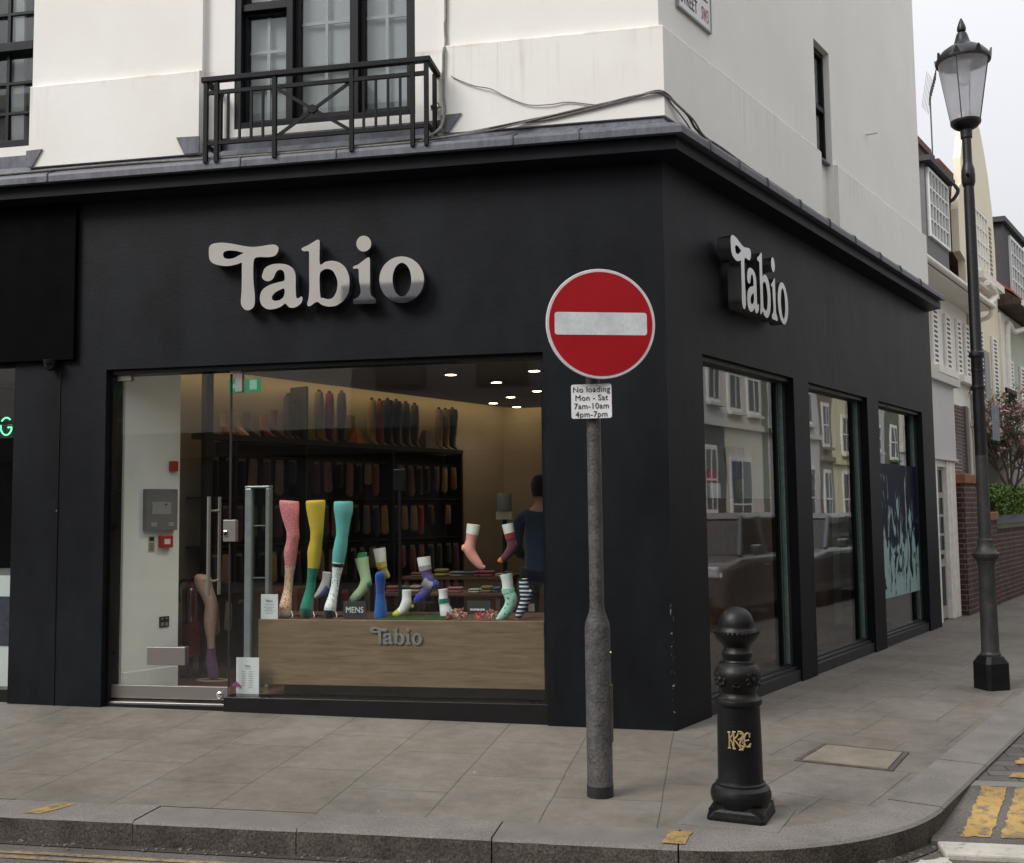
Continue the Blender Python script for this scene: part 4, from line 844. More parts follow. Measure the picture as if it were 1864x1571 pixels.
m.build('white_bar', pmat('scuffed_white_bar',(.60,.63,.64),.5,0,.12,12,.06,50), rsn)
for zc in (2.80,2.52):
    MB().tube([(P0[0]-.03,P0[1]-.05,zc),(P0[0]+.05,P0[1]-.085,zc)],.016,8).build('clamp', M['galv'], t)
    MB().lathe([(.046,zc-.02),(.046,zc+.02)],20,P0).build('clamp', M['galv'], t)
# plate below
px0, px1, pz0, pz1, yp = -.472, -.240, 2.125, 2.322, -1.862
rb = []; cr_ = .012
for cx_, cy_, a0 in ((px1-cr_,pz1-cr_,0),(px0+cr_,pz1-cr_,90),(px0+cr_,pz0+cr_,180),(px1-cr_,pz0+cr_,270)):
    for k in range(5): a = R(a0+k*22.5); rb.append((cx_+cr_*math.cos(a), cy_+cr_*math.sin(a)))
pl = MB().prism(rb,'y',yp,yp+.006).build('plate', M['signwhite'], t, bevel=.001)
for k, (ln, w_) in enumerate((('No loading',1.0),('Mon - Sat',1.0),('7am-10am',1.0),('4pm-7pm',1.0))):
    word('lettering', ln, .047, M['ink'], lambda x,y,z: (-.356+x,yp-.0016-z,2.276-.0475*k+y), pl, spacing=1.05, sx=.98)
MB().lathe([(.044,2.19),(.044,2.25)],20,P0).build('clamp', M['galv'], t)
MB().box(P0[0]-.03,P0[0]+.03,yp+.006,P0[1],2.20,2.24).build('clamp', M['galv'], t)

# ------------------------------------------------------------------ bollard
P1 = (.415,-2.08)
t = thing('bollard', 'black cast iron bollard with a domed top and gold monogram at the kerb', 'bollard', (*P1,0), rotz=0)
bpf = [(0,.06),(.138,.06),(.142,.072),(.152,.09),(.157,.115),(.156,.13),(.148,.152),(.134,.164),(.128,.168),(.128,.178),(.120,.184),(.116,.196),(.1145,.35),(.112,.48),(.1095,.57),(.113,.575),(.121,.582),(.123,.595),(.119,.607),(.112,.612),(.104,.618),(.097,.628),(.094,.64),
       (.10,.66),(.113,.69),(.122,.715),(.124,.735),(.117,.757),(.104,.778),(.095,.787),(.092,.797),(.076,.80),(.072,.807),(.075,.82),(.080,.832),(.080,.845),(.074,.855),(.070,.862),(.068,.875),(.082,.893),(.105,.918),(.116,.938),(.1175,.948),(.113,.955),(.106,.958),(.103,.966),(.097,.972),(.0945,.98)]
top = .98
def bz(z): return z
bpf += [(.0945*math.cos(R(a))**.85, top+.103*math.sin(R(a))) for a in range(6,90,7)]+[(0,top+.103)]
MB().lathe(bpf,48,P1).build('body', M['iron'], t, smooth=True, ang=28)
ba = R(-14)
def brot(x,y): return (P1[0]+x*math.cos(ba)-y*math.sin(ba), P1[1]+x*math.sin(ba)+y*math.cos(ba))
bs_ = MB()
def sq(h, c):  # square with cut corners
    return [(h,-h+c),(h,h-c),(h-c,h),(-h+c,h),(-h,h-c),(-h,-h+c),(-h+c,-h),(h-c,-h)]
rs = []
for h, c, z in ((.152,.02,-.02),(.150,.02,.022),(.144,.035,.05),(.138,.055,.062),(.13,.06,.066)):
    rs.append([(*brot(x,y),z) for x,y in sq(h,c)])
bs_.rings(rs); bs_.build('base', M['iron'], t, bevel=.004)
sp_ = MB()
for a in (45,135,225,315):       # corner spurs
    ca, sa = math.cos(R(a)), math.sin(R(a)); tx, ty = -sa, ca
    def q(r_,w_,z_): x = ca*r_+tx*w_; y = sa*r_+ty*w_; return (*brot(x,y),z_)
    sp_.add([q(.13,-.05,.085),q(.13,.05,.085),q(.195,0,.062),q(.203,0,.0),q(.12,-.085,.0),q(.12,.085,.0)],[(0,2,1),(0,4,3,2),(1,2,3,5),(0,1,5,4),(4,5,3)])
sp_.build('corner_spur', M['iron'], t)
bd = MB()
zr = .952
for k in range(30):
    a = 2*math.pi*k/30; bd.lathe([(0,-.009),(.007,-.006),(.009,0),(.007,.006),(0,.009)],8); 
    for v in bd.v[-40:]: v += Vector((P1[0]+.115*math.cos(a),P1[1]+.115*math.sin(a),zr+.001))
bd.build('beading', M['iron'], t, smooth=True)
for k in range(4):               # rosettes round the capital
    a = R(k*90+40); ro = MB(); c = Vector((P1[0]+.112*math.cos(a),P1[1]+.112*math.sin(a),bz(.717)))
    u = Vector((-math.sin(a),math.cos(a),0)); w = Vector((math.cos(a),math.sin(a),0))
    for j in range(8):
        b_ = 2*math.pi*j/8; pc_ = c+u*.03*math.cos(b_)+Vector((0,0,.03*math.sin(b_)))
        ro.loft([pc_-w*.004,pc_+w*.009,pc_+w*.014],[.015,.012,.003],[.015,.012,.003],8,ref=(0,0,1))
    ro.loft([c,c+w*.014,c+w*.022],[.017,.014,.003],[.017,.014,.003],10,ref=(0,0,1))
    ro.build('rosette', M['iron'], t, smooth=True)
    a = R(k*90-5); dr_ = MB(); c = Vector((P1[0]+.108*math.cos(a),P1[1]+.108*math.sin(a),bz(.712))); w = Vector((math.cos(a),math.sin(a),0)); u = Vector((-math.sin(a),math.cos(a),0))
    for j, (dx,dz,rr_) in enumerate(((0,.03,.011),(0,.008,.009),(0,-.012,.008),(-.014,-.03,.010),(.014,-.03,.010),(0,-.032,.008))):
        pc_ = c+u*dx+Vector((0,0,dz)); dr_.loft([pc_,pc_+w*.008,pc_+w*.013],[rr_,rr_*.8,.002],[rr_,rr_*.8,.002],8,ref=(0,0,1))
    dr_.build('ornament', M['iron'], t, smooth=True)
# monogram panel: interlaced letters, gilded
ma = R(-91); mw = Vector((math.cos(ma),math.sin(ma),0)); mu_ = Vector((-math.sin(ma),math.cos(ma),0))
def mg(x,y,z):
    a = ma+x*.92/.114; r_ = .1125+z; return (P1[0]+r_*math.cos(a),P1[1]+r_*math.sin(a),.412+y*1.15)
pn = MB(); rs = []
for i in range(9):
    x = -.075+.15*i/8; rs.append([mg(x,-.06,-.004),mg(x,-.06,.003),mg(x,.06,.003),mg(x,.06,-.004)])
pn.rings(rs); pno = pn.build('badge_panel', M['iron'], t)
def strokes(lst, r=.0042):
    m = MB()
    for pts in lst: m.tube([mg(x,y,.005) for x,y in (catmull([(*p,0) for p in pts],5) and [(q.x,q.y) for q in catmull([(*p,0) for p in pts],5)])], r, 6)
    return m
mono = [[(-.055,-.035),(-.055,.035)],[(-.063,.033),(-.048,.035)],[(-.063,-.035),(-.047,-.035)],[(-.053,.008),(-.04,.02),(-.034,.034)],[(-.053,.006),(-.04,-.01),(-.033,-.03)],
        [(-.03,-.036),(-.03,.038)],[(-.037,.037),(-.02,.037)],[(-.037,-.036),(-.021,-.036)],[(-.03,.004),(-.012,.02),(-.004,.036)],[(-.028,.003),(-.008,-.016),(.012,-.04),(.02,-.038)],
        [(-.008,.04),(.012,.038),(.018,.024),(.008,.01),(-.008,.004)],[(.002,.03),(.022,.03),(.028,.02),(.016,.008),(.004,-.004),(.006,-.02),(.022,-.026)],
        [(.016,.038),(.022,.018),(.012,.0),(.026,-.02),(.012,-.038),(-.004,-.04)],[(.056,.022),(.05,.032),(.036,.03),(.026,.008),(.03,-.018),(.044,-.028),(.06,-.016)],[(.056,.032),(.056,.014)],[(.054,-.03),(.062,-.012)],[(.03,.0),(.052,.002)]]
strokes(mono).build('monogram', M['gold'], pno, smooth=True)
MB().prism([brot(-.27,-.26),brot(.23,-.22),brot(.24,.2),brot(-.26,.2)],'z',-.05,.006).build('pavement', M['kerb'], kind='structure', bevel=.003)

# ------------------------------------------------------------------ manhole cover in the side pavement
t = thing('inspection_cover', 'square paving filled inspection cover set in the side street pavement', 'manhole cover', (1.16,-.64,0))
c4 = [(.776,-.802),(1.003,-.28),(1.526,-.47),(1.34,-.992)]; cc = Vector((1.161,-.636))
def shr(p, k): v = Vector(p); return tuple(cc+(v-cc)*k)
fm = MB()
for i in range(4):
    a, b = c4[i], c4[(i+1)%4]; fm.prism([a,b,shr(b,.9),shr(a,.9)],'z',-.03,.005)
fm.build('frame', pmat('rusty_frame',(.085,.07,.06),.7,.2,.3,12), t)
gp = MB().prism([shr(p,.9) for p in c4],'z',-.03,.002); gp.build('gap', M['bitumen'], t)
MB().prism([shr(p,.875) for p in c4],'z',-.03,.006).build('cover', pmat('sandy_cover',(.185,.158,.122),.8,0,.2,5,.2,120,.2,100), t)

# ------------------------------------------------------------------ street lamp
P2 = (2.678,2.16)
t = thing('street_lamp', 'tall black cast iron street lamp with a tapered clear glass lantern', 'street lamp', (*P2,0))
la = R(24)
bm_ = MB()
rs = []
for h, c, z in ((.118,.03,-.03),(.116,.03,.225),(.108,.03,.24),(.085,.03,.285),(.07,.03,.29)):
    rs.append([(P2[0]+x*math.cos(la)-y*math.sin(la),P2[1]+x*math.sin(la)+y*math.cos(la),z) for x,y in sq(h,c)])
bm_.rings(rs); bm_.build('base', M['iron'], t, bevel=.004)
M['lampgrey'] = pmat('dusty_black_column', (.030,.029,.0285), .55, 0., .3, 9, .25, 70, .25, 60, .5)
M['lampblack'] = pmat('gloss_black_column', (.007,.0062,.0078), .42, 0., .3, 9, .2, 60, .2, 50, .5)
MB().lathe([(.07,.28),(.085,.285),(.086,.30),(.076,.315),(.0745,.33),(.071,.7),(.068,1.075),(.072,1.09),(.078,1.10),(.080,1.115),(.10,1.14),(.111,1.165),(.111,1.18),(.09,1.20),(.072,1.235),(.064,1.275),(.066,1.285),(.066,1.30),(.057,1.305),(.054,1.31),(.051,2.05)],32,P2).build('column', M['lampgrey'], t, smooth=True, ang=30)
MB().lathe([(.0515,2.05),(.050,2.62),(.0505,2.64),(.058,2.645),(.060,2.66),(.058,2.675),(.050,2.68),(.0495,2.92),(.052,2.93),(.062,2.935),(.065,2.955),(.062,2.975),(.052,2.985),(.049,3.0),(.046,4.40),(.044,4.50),(.050,4.51),(.058,4.54),(.060,4.60),(.056,4.66),(.048,4.69),(.043,4.71),(.040,4.73),(.039,4.95),(.050,4.955),(.052,5.03),(.050,5.06),(.03,5.07)],32,P2).build('column', M['lampblack'], t, smooth=True, ang=30)
MB().lathe([(.0,0),(.018,.0),(.02,.02),(.012,.03),(0,.032)],12).build('boss', M['lampblack'], t)
bpy.data.objects['boss'].data.transform(Matrix.Translation((P2[0]-.02,P2[1]-.065,4.60)) @ Matrix.Rotation(R(90),4,'X'))
ln = MB().lathe([(.052,5.03),(.10,5.055),(.128,5.085),(.132,5.10),(.132,5.115),(.124,5.118)],36,P2).build('lantern_ring', M['lampblack'], t, smooth=True)
lg = glass('lantern_glass', (.97,.97,.98), .03)
nt_ = lg.node_tree; ms_ = [n for n in nt_.nodes if n.type == 'MIX_SHADER'][0]; om_ = [n for n in nt_.nodes if n.type == 'OUTPUT_MATERIAL'][0]
tl_ = nt_.nodes.new('ShaderNodeBsdfTranslucent'); tl_.inputs[0].default_value = (.9,.9,.92,1); m2_ = nt_.nodes.new('ShaderNodeMixShader'); m2_.inputs[0].default_value = .34   # dusty, slightly milky panes
nt_.links.new(ms_.outputs[0], m2_.inputs[1]); nt_.links.new(tl_.outputs[0], m2_.inputs[2]); nt_.links.new(m2_.outputs[0], om_.inputs[0])
MB().lathe([(.055,5.045),(.098,5.068),(.122,5.10),(.124,5.115),(.217,5.668),(.214,5.668),(.121,5.115)],36,P2).build('lantern_glass', lg, t, smooth=True)
rbm = MB()
for k in range(4):
    a = R(k*90+62); ca, sa = math.cos(a), math.sin(a)
    rbm.tube([(P2[0]+.127*ca,P2[1]+.127*sa,5.11),(P2[0]+.219*ca,P2[1]+.219*sa,5.668)], .005, 6)
rbm.build('lantern_rib', M['galv'], t)
MB().lathe([(.21,5.675),(.16,5.69),(.10,5.68),(.08,5.665),(.07,5.66),(0,5.66)],32,P2).build('reflector', pmat('lamp_reflector',(.80,.78,.77),.5,0,.1,10), t, smooth=True)
MB().lathe([(0,5.45),(.035,5.46),(.055,5.5),(.06,5.56),(.05,5.64),(.045,5.66)],24,P2).build('bulb', pmat('frosted_bulb',(.85,.85,.85),.35), t, smooth=True)
hood = MB().lathe([(.215,5.665),(.236,5.662),(.240,5.675),(.236,5.70),(.214,5.735),(.18,5.775),(.13,5.81),(.085,5.835),(.075,5.842),(.062,5.88),(.05,5.925),(.042,5.945),(.02,5.952),(.016,5.958),(.036,5.966),(.040,5.985),(.036,6.01),(.024,6.045),(.012,6.075),(.006,6.088),(0,6.09)],40,P2).build('hood', M['lampblack'], t, smooth=True, ang=40)
for k in range(8):
    cw = MB(); a = R(k*45+20); ca, sa = math.cos(a), math.sin(a); tx, ty = -sa, ca
    for w1, r1, z1_, w2, z2 in ((.035,.238,5.675,.007,5.745),):
        cw.add([(P2[0]+ca*r1-tx*w1,P2[1]+sa*r1-ty*w1,z1_),(P2[0]+ca*r1+tx*w1,P2[1]+sa*r1+ty*w1,z1_),(P2[0]+ca*(r1+.012)+tx*w2,P2[1]+sa*(r1+.012)+ty*w2,z2),(P2[0]+ca*(r1+.012)-tx*w2,P2[1]+sa*(r1+.012)-ty*w2,z2),
                (P2[0]+ca*(r1-.015)-tx*w1,P2[1]+sa*(r1-.015)-ty*w1,z1_),(P2[0]+ca*(r1-.015)+tx*w1,P2[1]+sa*(r1-.015)+ty*w1,z1_),(P2[0]+ca*r1+tx*w2,P2[1]+sa*r1+ty*w2,z2),(P2[0]+ca*r1-tx*w2,P2[1]+sa*r1-ty*w2,z2)],
               [(0,1,2,3),(5,4,7,6),(1,5,6,2),(4,0,3,7),(3,2,6,7),(0,4,5,1)])
    cw.build('crown_finial', M['lampblack'], hood)

# small blue plate strapped to the lamp column
ls_, lo_ = 3.08, 1.533
lo_ += .10
t2 = thing('street_plate', 'faded blue arrow plate fixed to the back of the lamp post', 'road sign', tuple(sp(3.2,lo_,2.2)))
MB('S').box(3.13,3.42,lo_-.008,lo_,2.185,2.505).build('plate', M['blue'], t2, bevel=.002)
ar = MB('S'); ar.prism([(3.235,2.23),(3.265,2.23),(3.265,2.38),(3.30,2.38),(3.25,2.46),(3.20,2.38),(3.235,2.38)],'y',lo_,lo_+.002)
ar.build('arrow', pmat('faded_arrow',(.26,.27,.30),.6), t2)
MB().lathe([(.053,2.3),(.053,2.33)],20,P2).build('strap', M['lampblack'], t2)
t2 = thing('street_plate', 'pale grey sign plate seen from behind, higher on the lamp post', 'road sign', tuple(sp(3.2,lo_,2.52)))
MB('S').box(3.12,3.34,lo_-.05,lo_-.042,2.56,3.0).build('plate', M['signback'], t2, bevel=.002)
MB().lathe([(.053,2.8),(.053,2.83)],20,P2).build('strap', M['lampblack'], t2)
MB('S').box(3.06,3.16,lo_-.15,lo_-.05,2.80,2.83).build('bracket', M['lampblack'], t2)
# ------------------------------------------------------------------ inside the shop
def fab(name, c, **k):
    m = pmat(name, c, .95, 0, .14, 25, .28, 190, .6, 210, .08, **k); b = [n for n in m.node_tree.nodes if n.type == 'BSDF_PRINCIPLED'][0]; b.inputs['Sheen Weight'].default_value = .25; return m
FB = {}
def fb(n, c=None):
    if n not in FB: FB[n] = fab(n+'_knit', c)
    return FB[n]
# long wooden display counter
t = thing('display_counter', 'long oak fronted display counter behind the main shop window', 'display counter', (-2.18,.35,.12))
MB().box(-3.365,-1.0,.30,.33,.225,.745).build('front_panel', M['oak'], t, bevel=.003)
MB().box(-3.37,-3.345,.332,1.05,.225,.745).build('side_panel', M['oak'], t, bevel=.003)
MB().box(-3.343,-1.0,.333,1.05,.71,.742).build('top', M['darkwood'], t)
MB().box(-3.2,-1.05,.45,.95,.12,.225).build('foot_plinth', M['dark'], t)
letter_sign('counter_sign', 'small grey Tabio letters fixed on the oak counter front', lambda x,y,z: (-2.407+x,.298-z,.555+y), .012, M['brushed'], .24)

def limb(rows, y, foot=True, n=22, k=.95):
    pts = [(c,y,z) for c,z,r in rows]; return pts, [r for *_,r in rows], [r*k for *_,r in rows]
def leg_display(key, label, y, split, mat_leg, mat_sock, band=None, toe=None, extra=None):
    rows = LEGS[key]; t = thing('leg_form', label, 'mannequin leg', (rows[-1][0],y,rows[-1][1]))
    P = catmull([(c,r,z) for c,z,r in rows], 4); tot = rows[0][1]-rows[-1][1]
    def seg(name, z1, z0, mat, puff=0.0):
        q = [p for p in P if z0-.012 <= p.z <= z1+.012]
        if len(q) < 2: return
        n = len(q)
        def dep(p):
            f = (p.z-rows[-1][1])/tot
            return p.y*(1.0 if f > .2 else 1.0+.5*max(0,1-abs(f-.08)/.12))
        def sh_(p):
            f = (p.z-rows[-1][1])/tot
            return y+(.018*math.sin(math.pi*min(1,max(0,(f-.22)/.5))) if f > .22 else -.05*(1-f/.22))
        MB().loft([(p.x,sh_(p),p.z) for p in q],[p.y+puff for p in q],[dep(p)+puff for p in q],24,ref=(0,1,0)).build(name, mat, t, smooth=True, ang=60)
    zt, zb = rows[0][1], rows[-1][1]
    seg('leg', zt, split, mat_leg); seg('sock', split, zb, mat_sock, .0018)
    if band: seg('band', *band, .003)
    if toe: seg('toe', *toe, .0032)
    MB().tube([(rows[-1][0],y+.05,zb+.1),(rows[-1][0]+.01,y+.1,.75)],.006,8).build('support_rod', M['chrome'], t)
    MB().lathe([(0,.742),(.085,.742),(.085,.749),(0,.751)],24,(rows[-1][0]+.01,y+.06)).build('stand', M['chrome'], t, smooth=True)
    return t
pinkt = mat_stripes('pink_patterned_tights', (.58,.19,.21), (.66,.29,.29), 60, dots=.42)
dot_cream = mat_stripes('cream_dotted_sock', (.62,.44,.33), (.30,.16,.10), 58, dots=.36)
star_white = mat_stripes('white_flecked_sock', (.58,.66,.66), (.05,.07,.13), 46, dots=.27)
leg_display('pink','patterned pink tights leg with a cream fishnet ankle sock on the counter',.5,1.17,pinkt,dot_cream,toe=(.78,.74,fb('cream',(.66,.52,.45))))
leg_display('yellow','yellow tights leg with a green ankle sock on the counter',.5,1.155,mat_stripes('yellow_tights',(.52,.40,.045),(.46,.34,.035),120,dots=.4),fab('bottle_green_knit',(.012,.17,.115)),toe=(.80,.735,fab('deep_green_knit',(.008,.12,.085))))
leg_display('teal','turquoise tights leg with a white flecked sock and black toe on the counter',.5,1.19,mat_stripes('teal_tights',(.10,.37,.35),(.13,.42,.40),120,dots=.4),star_white,band=(1.185,1.165,fab('black_band',(.012,.012,.014))),toe=(.79,.74,fab('black_toe',(.014,.015,.02))))
rows = LEGS['door']
t = thing('leg_form', 'bare flesh coloured leg form with a purple ankle sock on the floor inside the door', 'mannequin leg', (-4.1,1.0,.12))
P = catmull([(c,r,z) for c,z,r in rows],4)
q = [p for p in P if p.z > .405]; MB().loft([(p.x,1.0,p.z) for p in q],[p.y for p in q],[p.y*.95 for p in q],22).build('leg', M['nude'], t, smooth=True, ang=60)
q = [p for p in P if p.z < .425]; MB().loft([(p.x,1.0,p.z) for p in q],[p.y+.002 for p in q],[p.y*1.2 for p in q],22).build('sock', fab('purple_knit',(.20,.10,.22)), t, smooth=True, ang=60)
MB().tube([(-4.13+.14*math.cos(a),1.02+.07*math.sin(a),.128) for a in [2*math.pi*k/30 for k in range(30)]]+[(-3.99,1.02,.128)],.009,8).build('base_ring', M['nude'], t, smooth=True)

# socks on foot forms
def sock(key, label, y, segs, dk=.8, rod=None, loc=None):
    """segs: list of (part name, material, from fraction, to fraction, puff)"""
    rows = SOCKS[key]; t = thing('sock_form', label, 'sock display', (rows[-1][0],y,rows[-1][1]-rows[-1][2]))
    P = catmull([(x,r,z) for x,z,r in rows], 6); n = len(P)-1
    for nm, mat, a, b, pf in segs:
        i0, i1 = int(round(a*n)), int(round(b*n)); q = P[i0:i1+1]
        MB().loft([(p.x,y,p.z) for p in q],[max(.004,p.y+pf) for p in q],[max(.004,min(p.y*dk,.047)+pf) for p in q],20,ref=(0,1,0)).build(nm, mat, t, smooth=True, ang=55)
    return t, rows
def heel(t, x, z, y, r, mat, puff=.002, nm='heel'):
    MB().loft([(x-r*.6,y,z),(x,y,z),(x+r*.55,y,z)],[r*.75,r,r*.6],[r*.7,r*.85,r*.5],14,ref=(0,1,0)).build(nm, mat, t, smooth=True, ang=60)
mq = M['mannequin']
t, r = sock('bluesole','white foot form with a pale blue sole behind the turquoise leg',.75,[('foot',mq,0,1,0)])
MB().loft([(-2.93,.75,.98),(-2.97,.75,.93),(-3.02,.75,.897),(-3.055,.75,.887)],[.03,.028,.018,.006],[.04,.036,.025,.01],14).build('sole', fab('periwinkle_knit',(.10,.12,.33)), t, smooth=True)
t, r = sock('lightgreen','pale green ribbed sock with dark green heel and toe standing over the mens sign',.62,[('sock',mat_stripes('pale_green_rib',(.36,.50,.30),(.30,.44,.25),160,'X'),0,.88,0),('toe',fb('green',(.02,.20,.10)),.86,1,.002)])
heel(t,-2.53,1.015,.62,.04,FB['green'])
MB().prism([(-2.625,1.225),(-2.555,1.235),(-2.55,1.275),(-2.615,1.27)],'y',.59,.65).build('cuff', FB['green'], t, bevel=.004)
t, r = sock('olive','white foot form in an olive sock with a yellow cuff beside the pale green sock',.8,[('foot',mq,0,.32,0),('cuff',fb('acid_yellow',(.47,.40,.05)),.3,.45,.004),('sock',fab('olive_knit',(.27,.25,.10)),.43,.84,.001),('toe',FB['acid_yellow'],.82,1,.002)])
t, r = sock('blue','royal blue sock form standing upright at the front of the counter',.45,[('sock',fab('royal_blue_knit',(.008,.05,.23)),0,.5,0),('foot',fab('bright_blue_knit',(.012,.085,.30)),.5,1,0)],dk=.9)
t, r = sock('yellowfootie','white ankle form in a low yellow foot sock on green turf',.5,[('foot',mq,0,.66,0),('sock',fb('lemon_yellow',(.56,.56,.08)),.62,.93,.003),('toe',mq,.9,1,.002)])
heel(t,-2.125,.835,.53,.018,FB['lemon_yellow'])
t, r = sock('argyle','purple and blue argyle sock with a white top on a clear stand',.7,[('foot',mq,0,.15,.002),('cuff',fb('grey',(.26,.27,.30)),.14,.22,.004),('sock',mat_stripes('argyle_knit',(.075,.065,.20),(.15,.085,.14),30,dots=.28),.21,.76,0),('toe',fb('blue',(.025,.04,.30)),.74,1,.002)])
heel(t,-1.975,1.0,.7,.045,FB['blue'])
MB().loft([(-2.07,.7,1.035),(-2.02,.7,1.0),(-1.995,.7,.985)],[.05,.052,.04],[.048,.046,.04],14).build('instep_band', FB['grey'], t, smooth=True)
st = thing('acrylic_stand', 'clear acrylic stand carrying the argyle sock', 'display stand', (-2.05,.7,.742))
MB().box(-2.19,-1.99,.62,.80,.848,.856).build('shelf', M['acrylic'], st); MB().box(-2.01,-2.0,.62,.80,.742,.848).build('upright', M['acrylic'], st); MB().box(-2.18,-2.17,.62,.80,.742,.848).build('upright', M['acrylic'], st)
t, r = sock('tealband','white foot form with a teal ankle band and teal sole on the turf',.5,[('foot',mq,0,.95,0),('band',fb('teal',(.012,.14,.12)),.3,.44,.004),('sole',FB['teal'],.9,1,.003)],dk=1.0)
t, r = sock('pink','salmon pink sock with a white top on the upper display tier',1.0,[('foot',mq,0,.17,.002),('sock',mat_stripes('salmon_knit',(.60,.28,.24),(.55,.23,.21),120,dots=.3),.15,1,0)])
heel(t,-1.795,1.29,1.0,.035,bpy.data.materials['salmon_knit'])
st = thing('acrylic_stand', 'tall clear acrylic stand under the salmon pink sock', 'display stand', (-1.66,1.0,.742))
MB().box(-1.74,-1.6,.93,1.07,1.105,1.113).build('shelf', M['acrylic'], st); MB().box(-1.675,-1.665,.98,1.02,.742,1.105).build('upright', M['acrylic'], st)
t, r = sock('maroon','maroon sock with orange heel and toe and a white top near the window edge',1.0,[('foot',mq,0,.18,.002),('cuff',fb('crimson',(.26,.02,.035)),.16,.26,.003),('sock',fab('maroon_knit',(.085,.028,.045)),.25,.82,0),('toe',fb('orange',(.56,.16,.06)),.8,1,.002)])
heel(t,-1.372,1.325,1.0,.03,FB['orange'])
st = thing('acrylic_stand', 'thin clear rod stand holding up the maroon sock', 'display stand', (-1.44,1.0,.742))
MB().box(-1.52,-1.40,.95,1.05,1.158,1.165).build('shelf', M['acrylic'], st); MB().tube([(-1.45,1.0,.742),(-1.45,1.0,1.158)],.006,8).build('upright', M['acrylic'], st)
t, r = sock('mint','mint green sock with dark stars on a white form at the right of the counter',.5,[('foot',mq,0,.26,0),('cuff',fb('mint',(.26,.50,.39)),.25,.32,.006),('sock',mat_stripes('mint_star_knit',(.30,.55,.43),(.03,.13,.10),22,dots=.22),.3,1,.002)])
t, r = sock('striped','navy and white striped sock at the far right of the counter',.5,[('sock',mat_stripes('navy_stripe_knit',(.012,.022,.05),(.5,.55,.56),31),0,1,0)])
heel(t,-1.142,.95,.5,.032,bpy.data.materials['navy_stripe_knit'])
# signs and cards
def card(name, label, cat, x0, x1, z0, z1, y, mat, tilt=.0):
    t = thing(name, label, cat, ((x0+x1)/2,y,z0)); MB().prism([(y,z0),(y+.006,z0),(y+.006+tilt,z1),(y+tilt,z1)],'x',x0,x1).build('board', mat, t, bevel=.001); return t
t = card('display_sign','black MENS sign with white capitals on the counter','sign',-2.671,-2.479,.747,.886,.40,pmat('chalk_black',(.022,.023,.026),.6,0,.2,10))
word('lettering','MENS',.068,M['card'],lambda x,y,z:(-2.575+x,.3985-z,.795+y),t,sx=.9)
MB().box(-2.476,-2.47,.38,.43,.745,.888).build('holder', M['acrylic'], t)
t = card('display_sign','black sign with a small white caption behind the paper flowers','sign',-1.703,-1.507,.757,.868,.70,bpy.data.materials['chalk_black'])
mm = MB(); x = -1.68
for w_ in (.018,.012,.016,.014,.02,.012,.016,.018): mm.box(x,x+w_-.004,.6975,.699,.79,.805); x += w_
mm.build('caption', M['card'], t)
def tabio_flat(t, x0, z0, sc, y):
    for ch, loops in LET.items():
        me = outline_mesh([[(a*sc,b*sc) for a,b in lp] for lp in loops], .0005); place(me, lambda x,y_,z:(x0+x,y-z,z0+y_)); me.materials.clear(); me.materials.append(M['ink']); fin(me,'letter',t)
def textlines(t, x0, x1, zs, y, mat=None):
    mm = MB()
    for z, a, b in zs:
        x = x0+(x1-x0)*a
        while x < x0+(x1-x0)*b-.004:
            w_ = random.uniform(.006,.02); mm.box(x,min(x+w_,x0+(x1-x0)*b),y-.0008,y,z,z+.006); x += w_+.004
    mm.build('caption', mat or M['signback'], t)
t = card('notice_card','small white Tabio card standing at the left end of the counter','card',-3.353,-3.205,.747,.947,.32,M['card'])
tabio_flat(t,-3.312,.884,.034,.3195); textlines(t,-3.353,-3.205,[(.862,.25,.75),(.84,.2,.8),(.825,.3,.7),(.81,.2,.8),(.79,.3,.7)],.3195)
t = card('notice_card','white Tabio opening hours card with a pink ribbon low against the glass','card',-3.508,-3.312,.158,.450,.2,M['card'])
tabio_flat(t,-3.435,.375,.028,.1995); textlines(t,-3.508,-3.312,[(.36,.4,.65)]+[(.335-.018*i,.25,.42) for i in range(7)]+[(.335-.018*i,.55,.75) for i in range(8)],.1995)
rb_ = MB(); rb_.prism([(-3.535,.235),(-3.50,.26),(-3.462,.225),(-3.47,.215),(-3.50,.235),(-3.53,.222)],'y',.185,.195); rb_.build('ribbon', pmat('magenta_ribbon',(.42,.02,.20),.6), t)
t = card('price_card','small white price card beside the striped sock','card',-1.168,-1.118,.798,.858,.56,M['card'])
# turf
tf = MB(); tf.box(-2.36,-1.80,.38,.75,.742,.752)
for i in range(1500):
    x, y_ = random.uniform(-2.36,-1.80), random.uniform(.375,.72); a = random.uniform(-.008,.008); tf.add([(x-.003,y_,.75),(x+.003,y_,.75),(x+a,y_+a,.75+random.uniform(.012,.026))],[(0,1,2)])
tag(tf.build('turf_mat', M['turf']), 'strip of green artificial turf on the counter', 'turf mat')
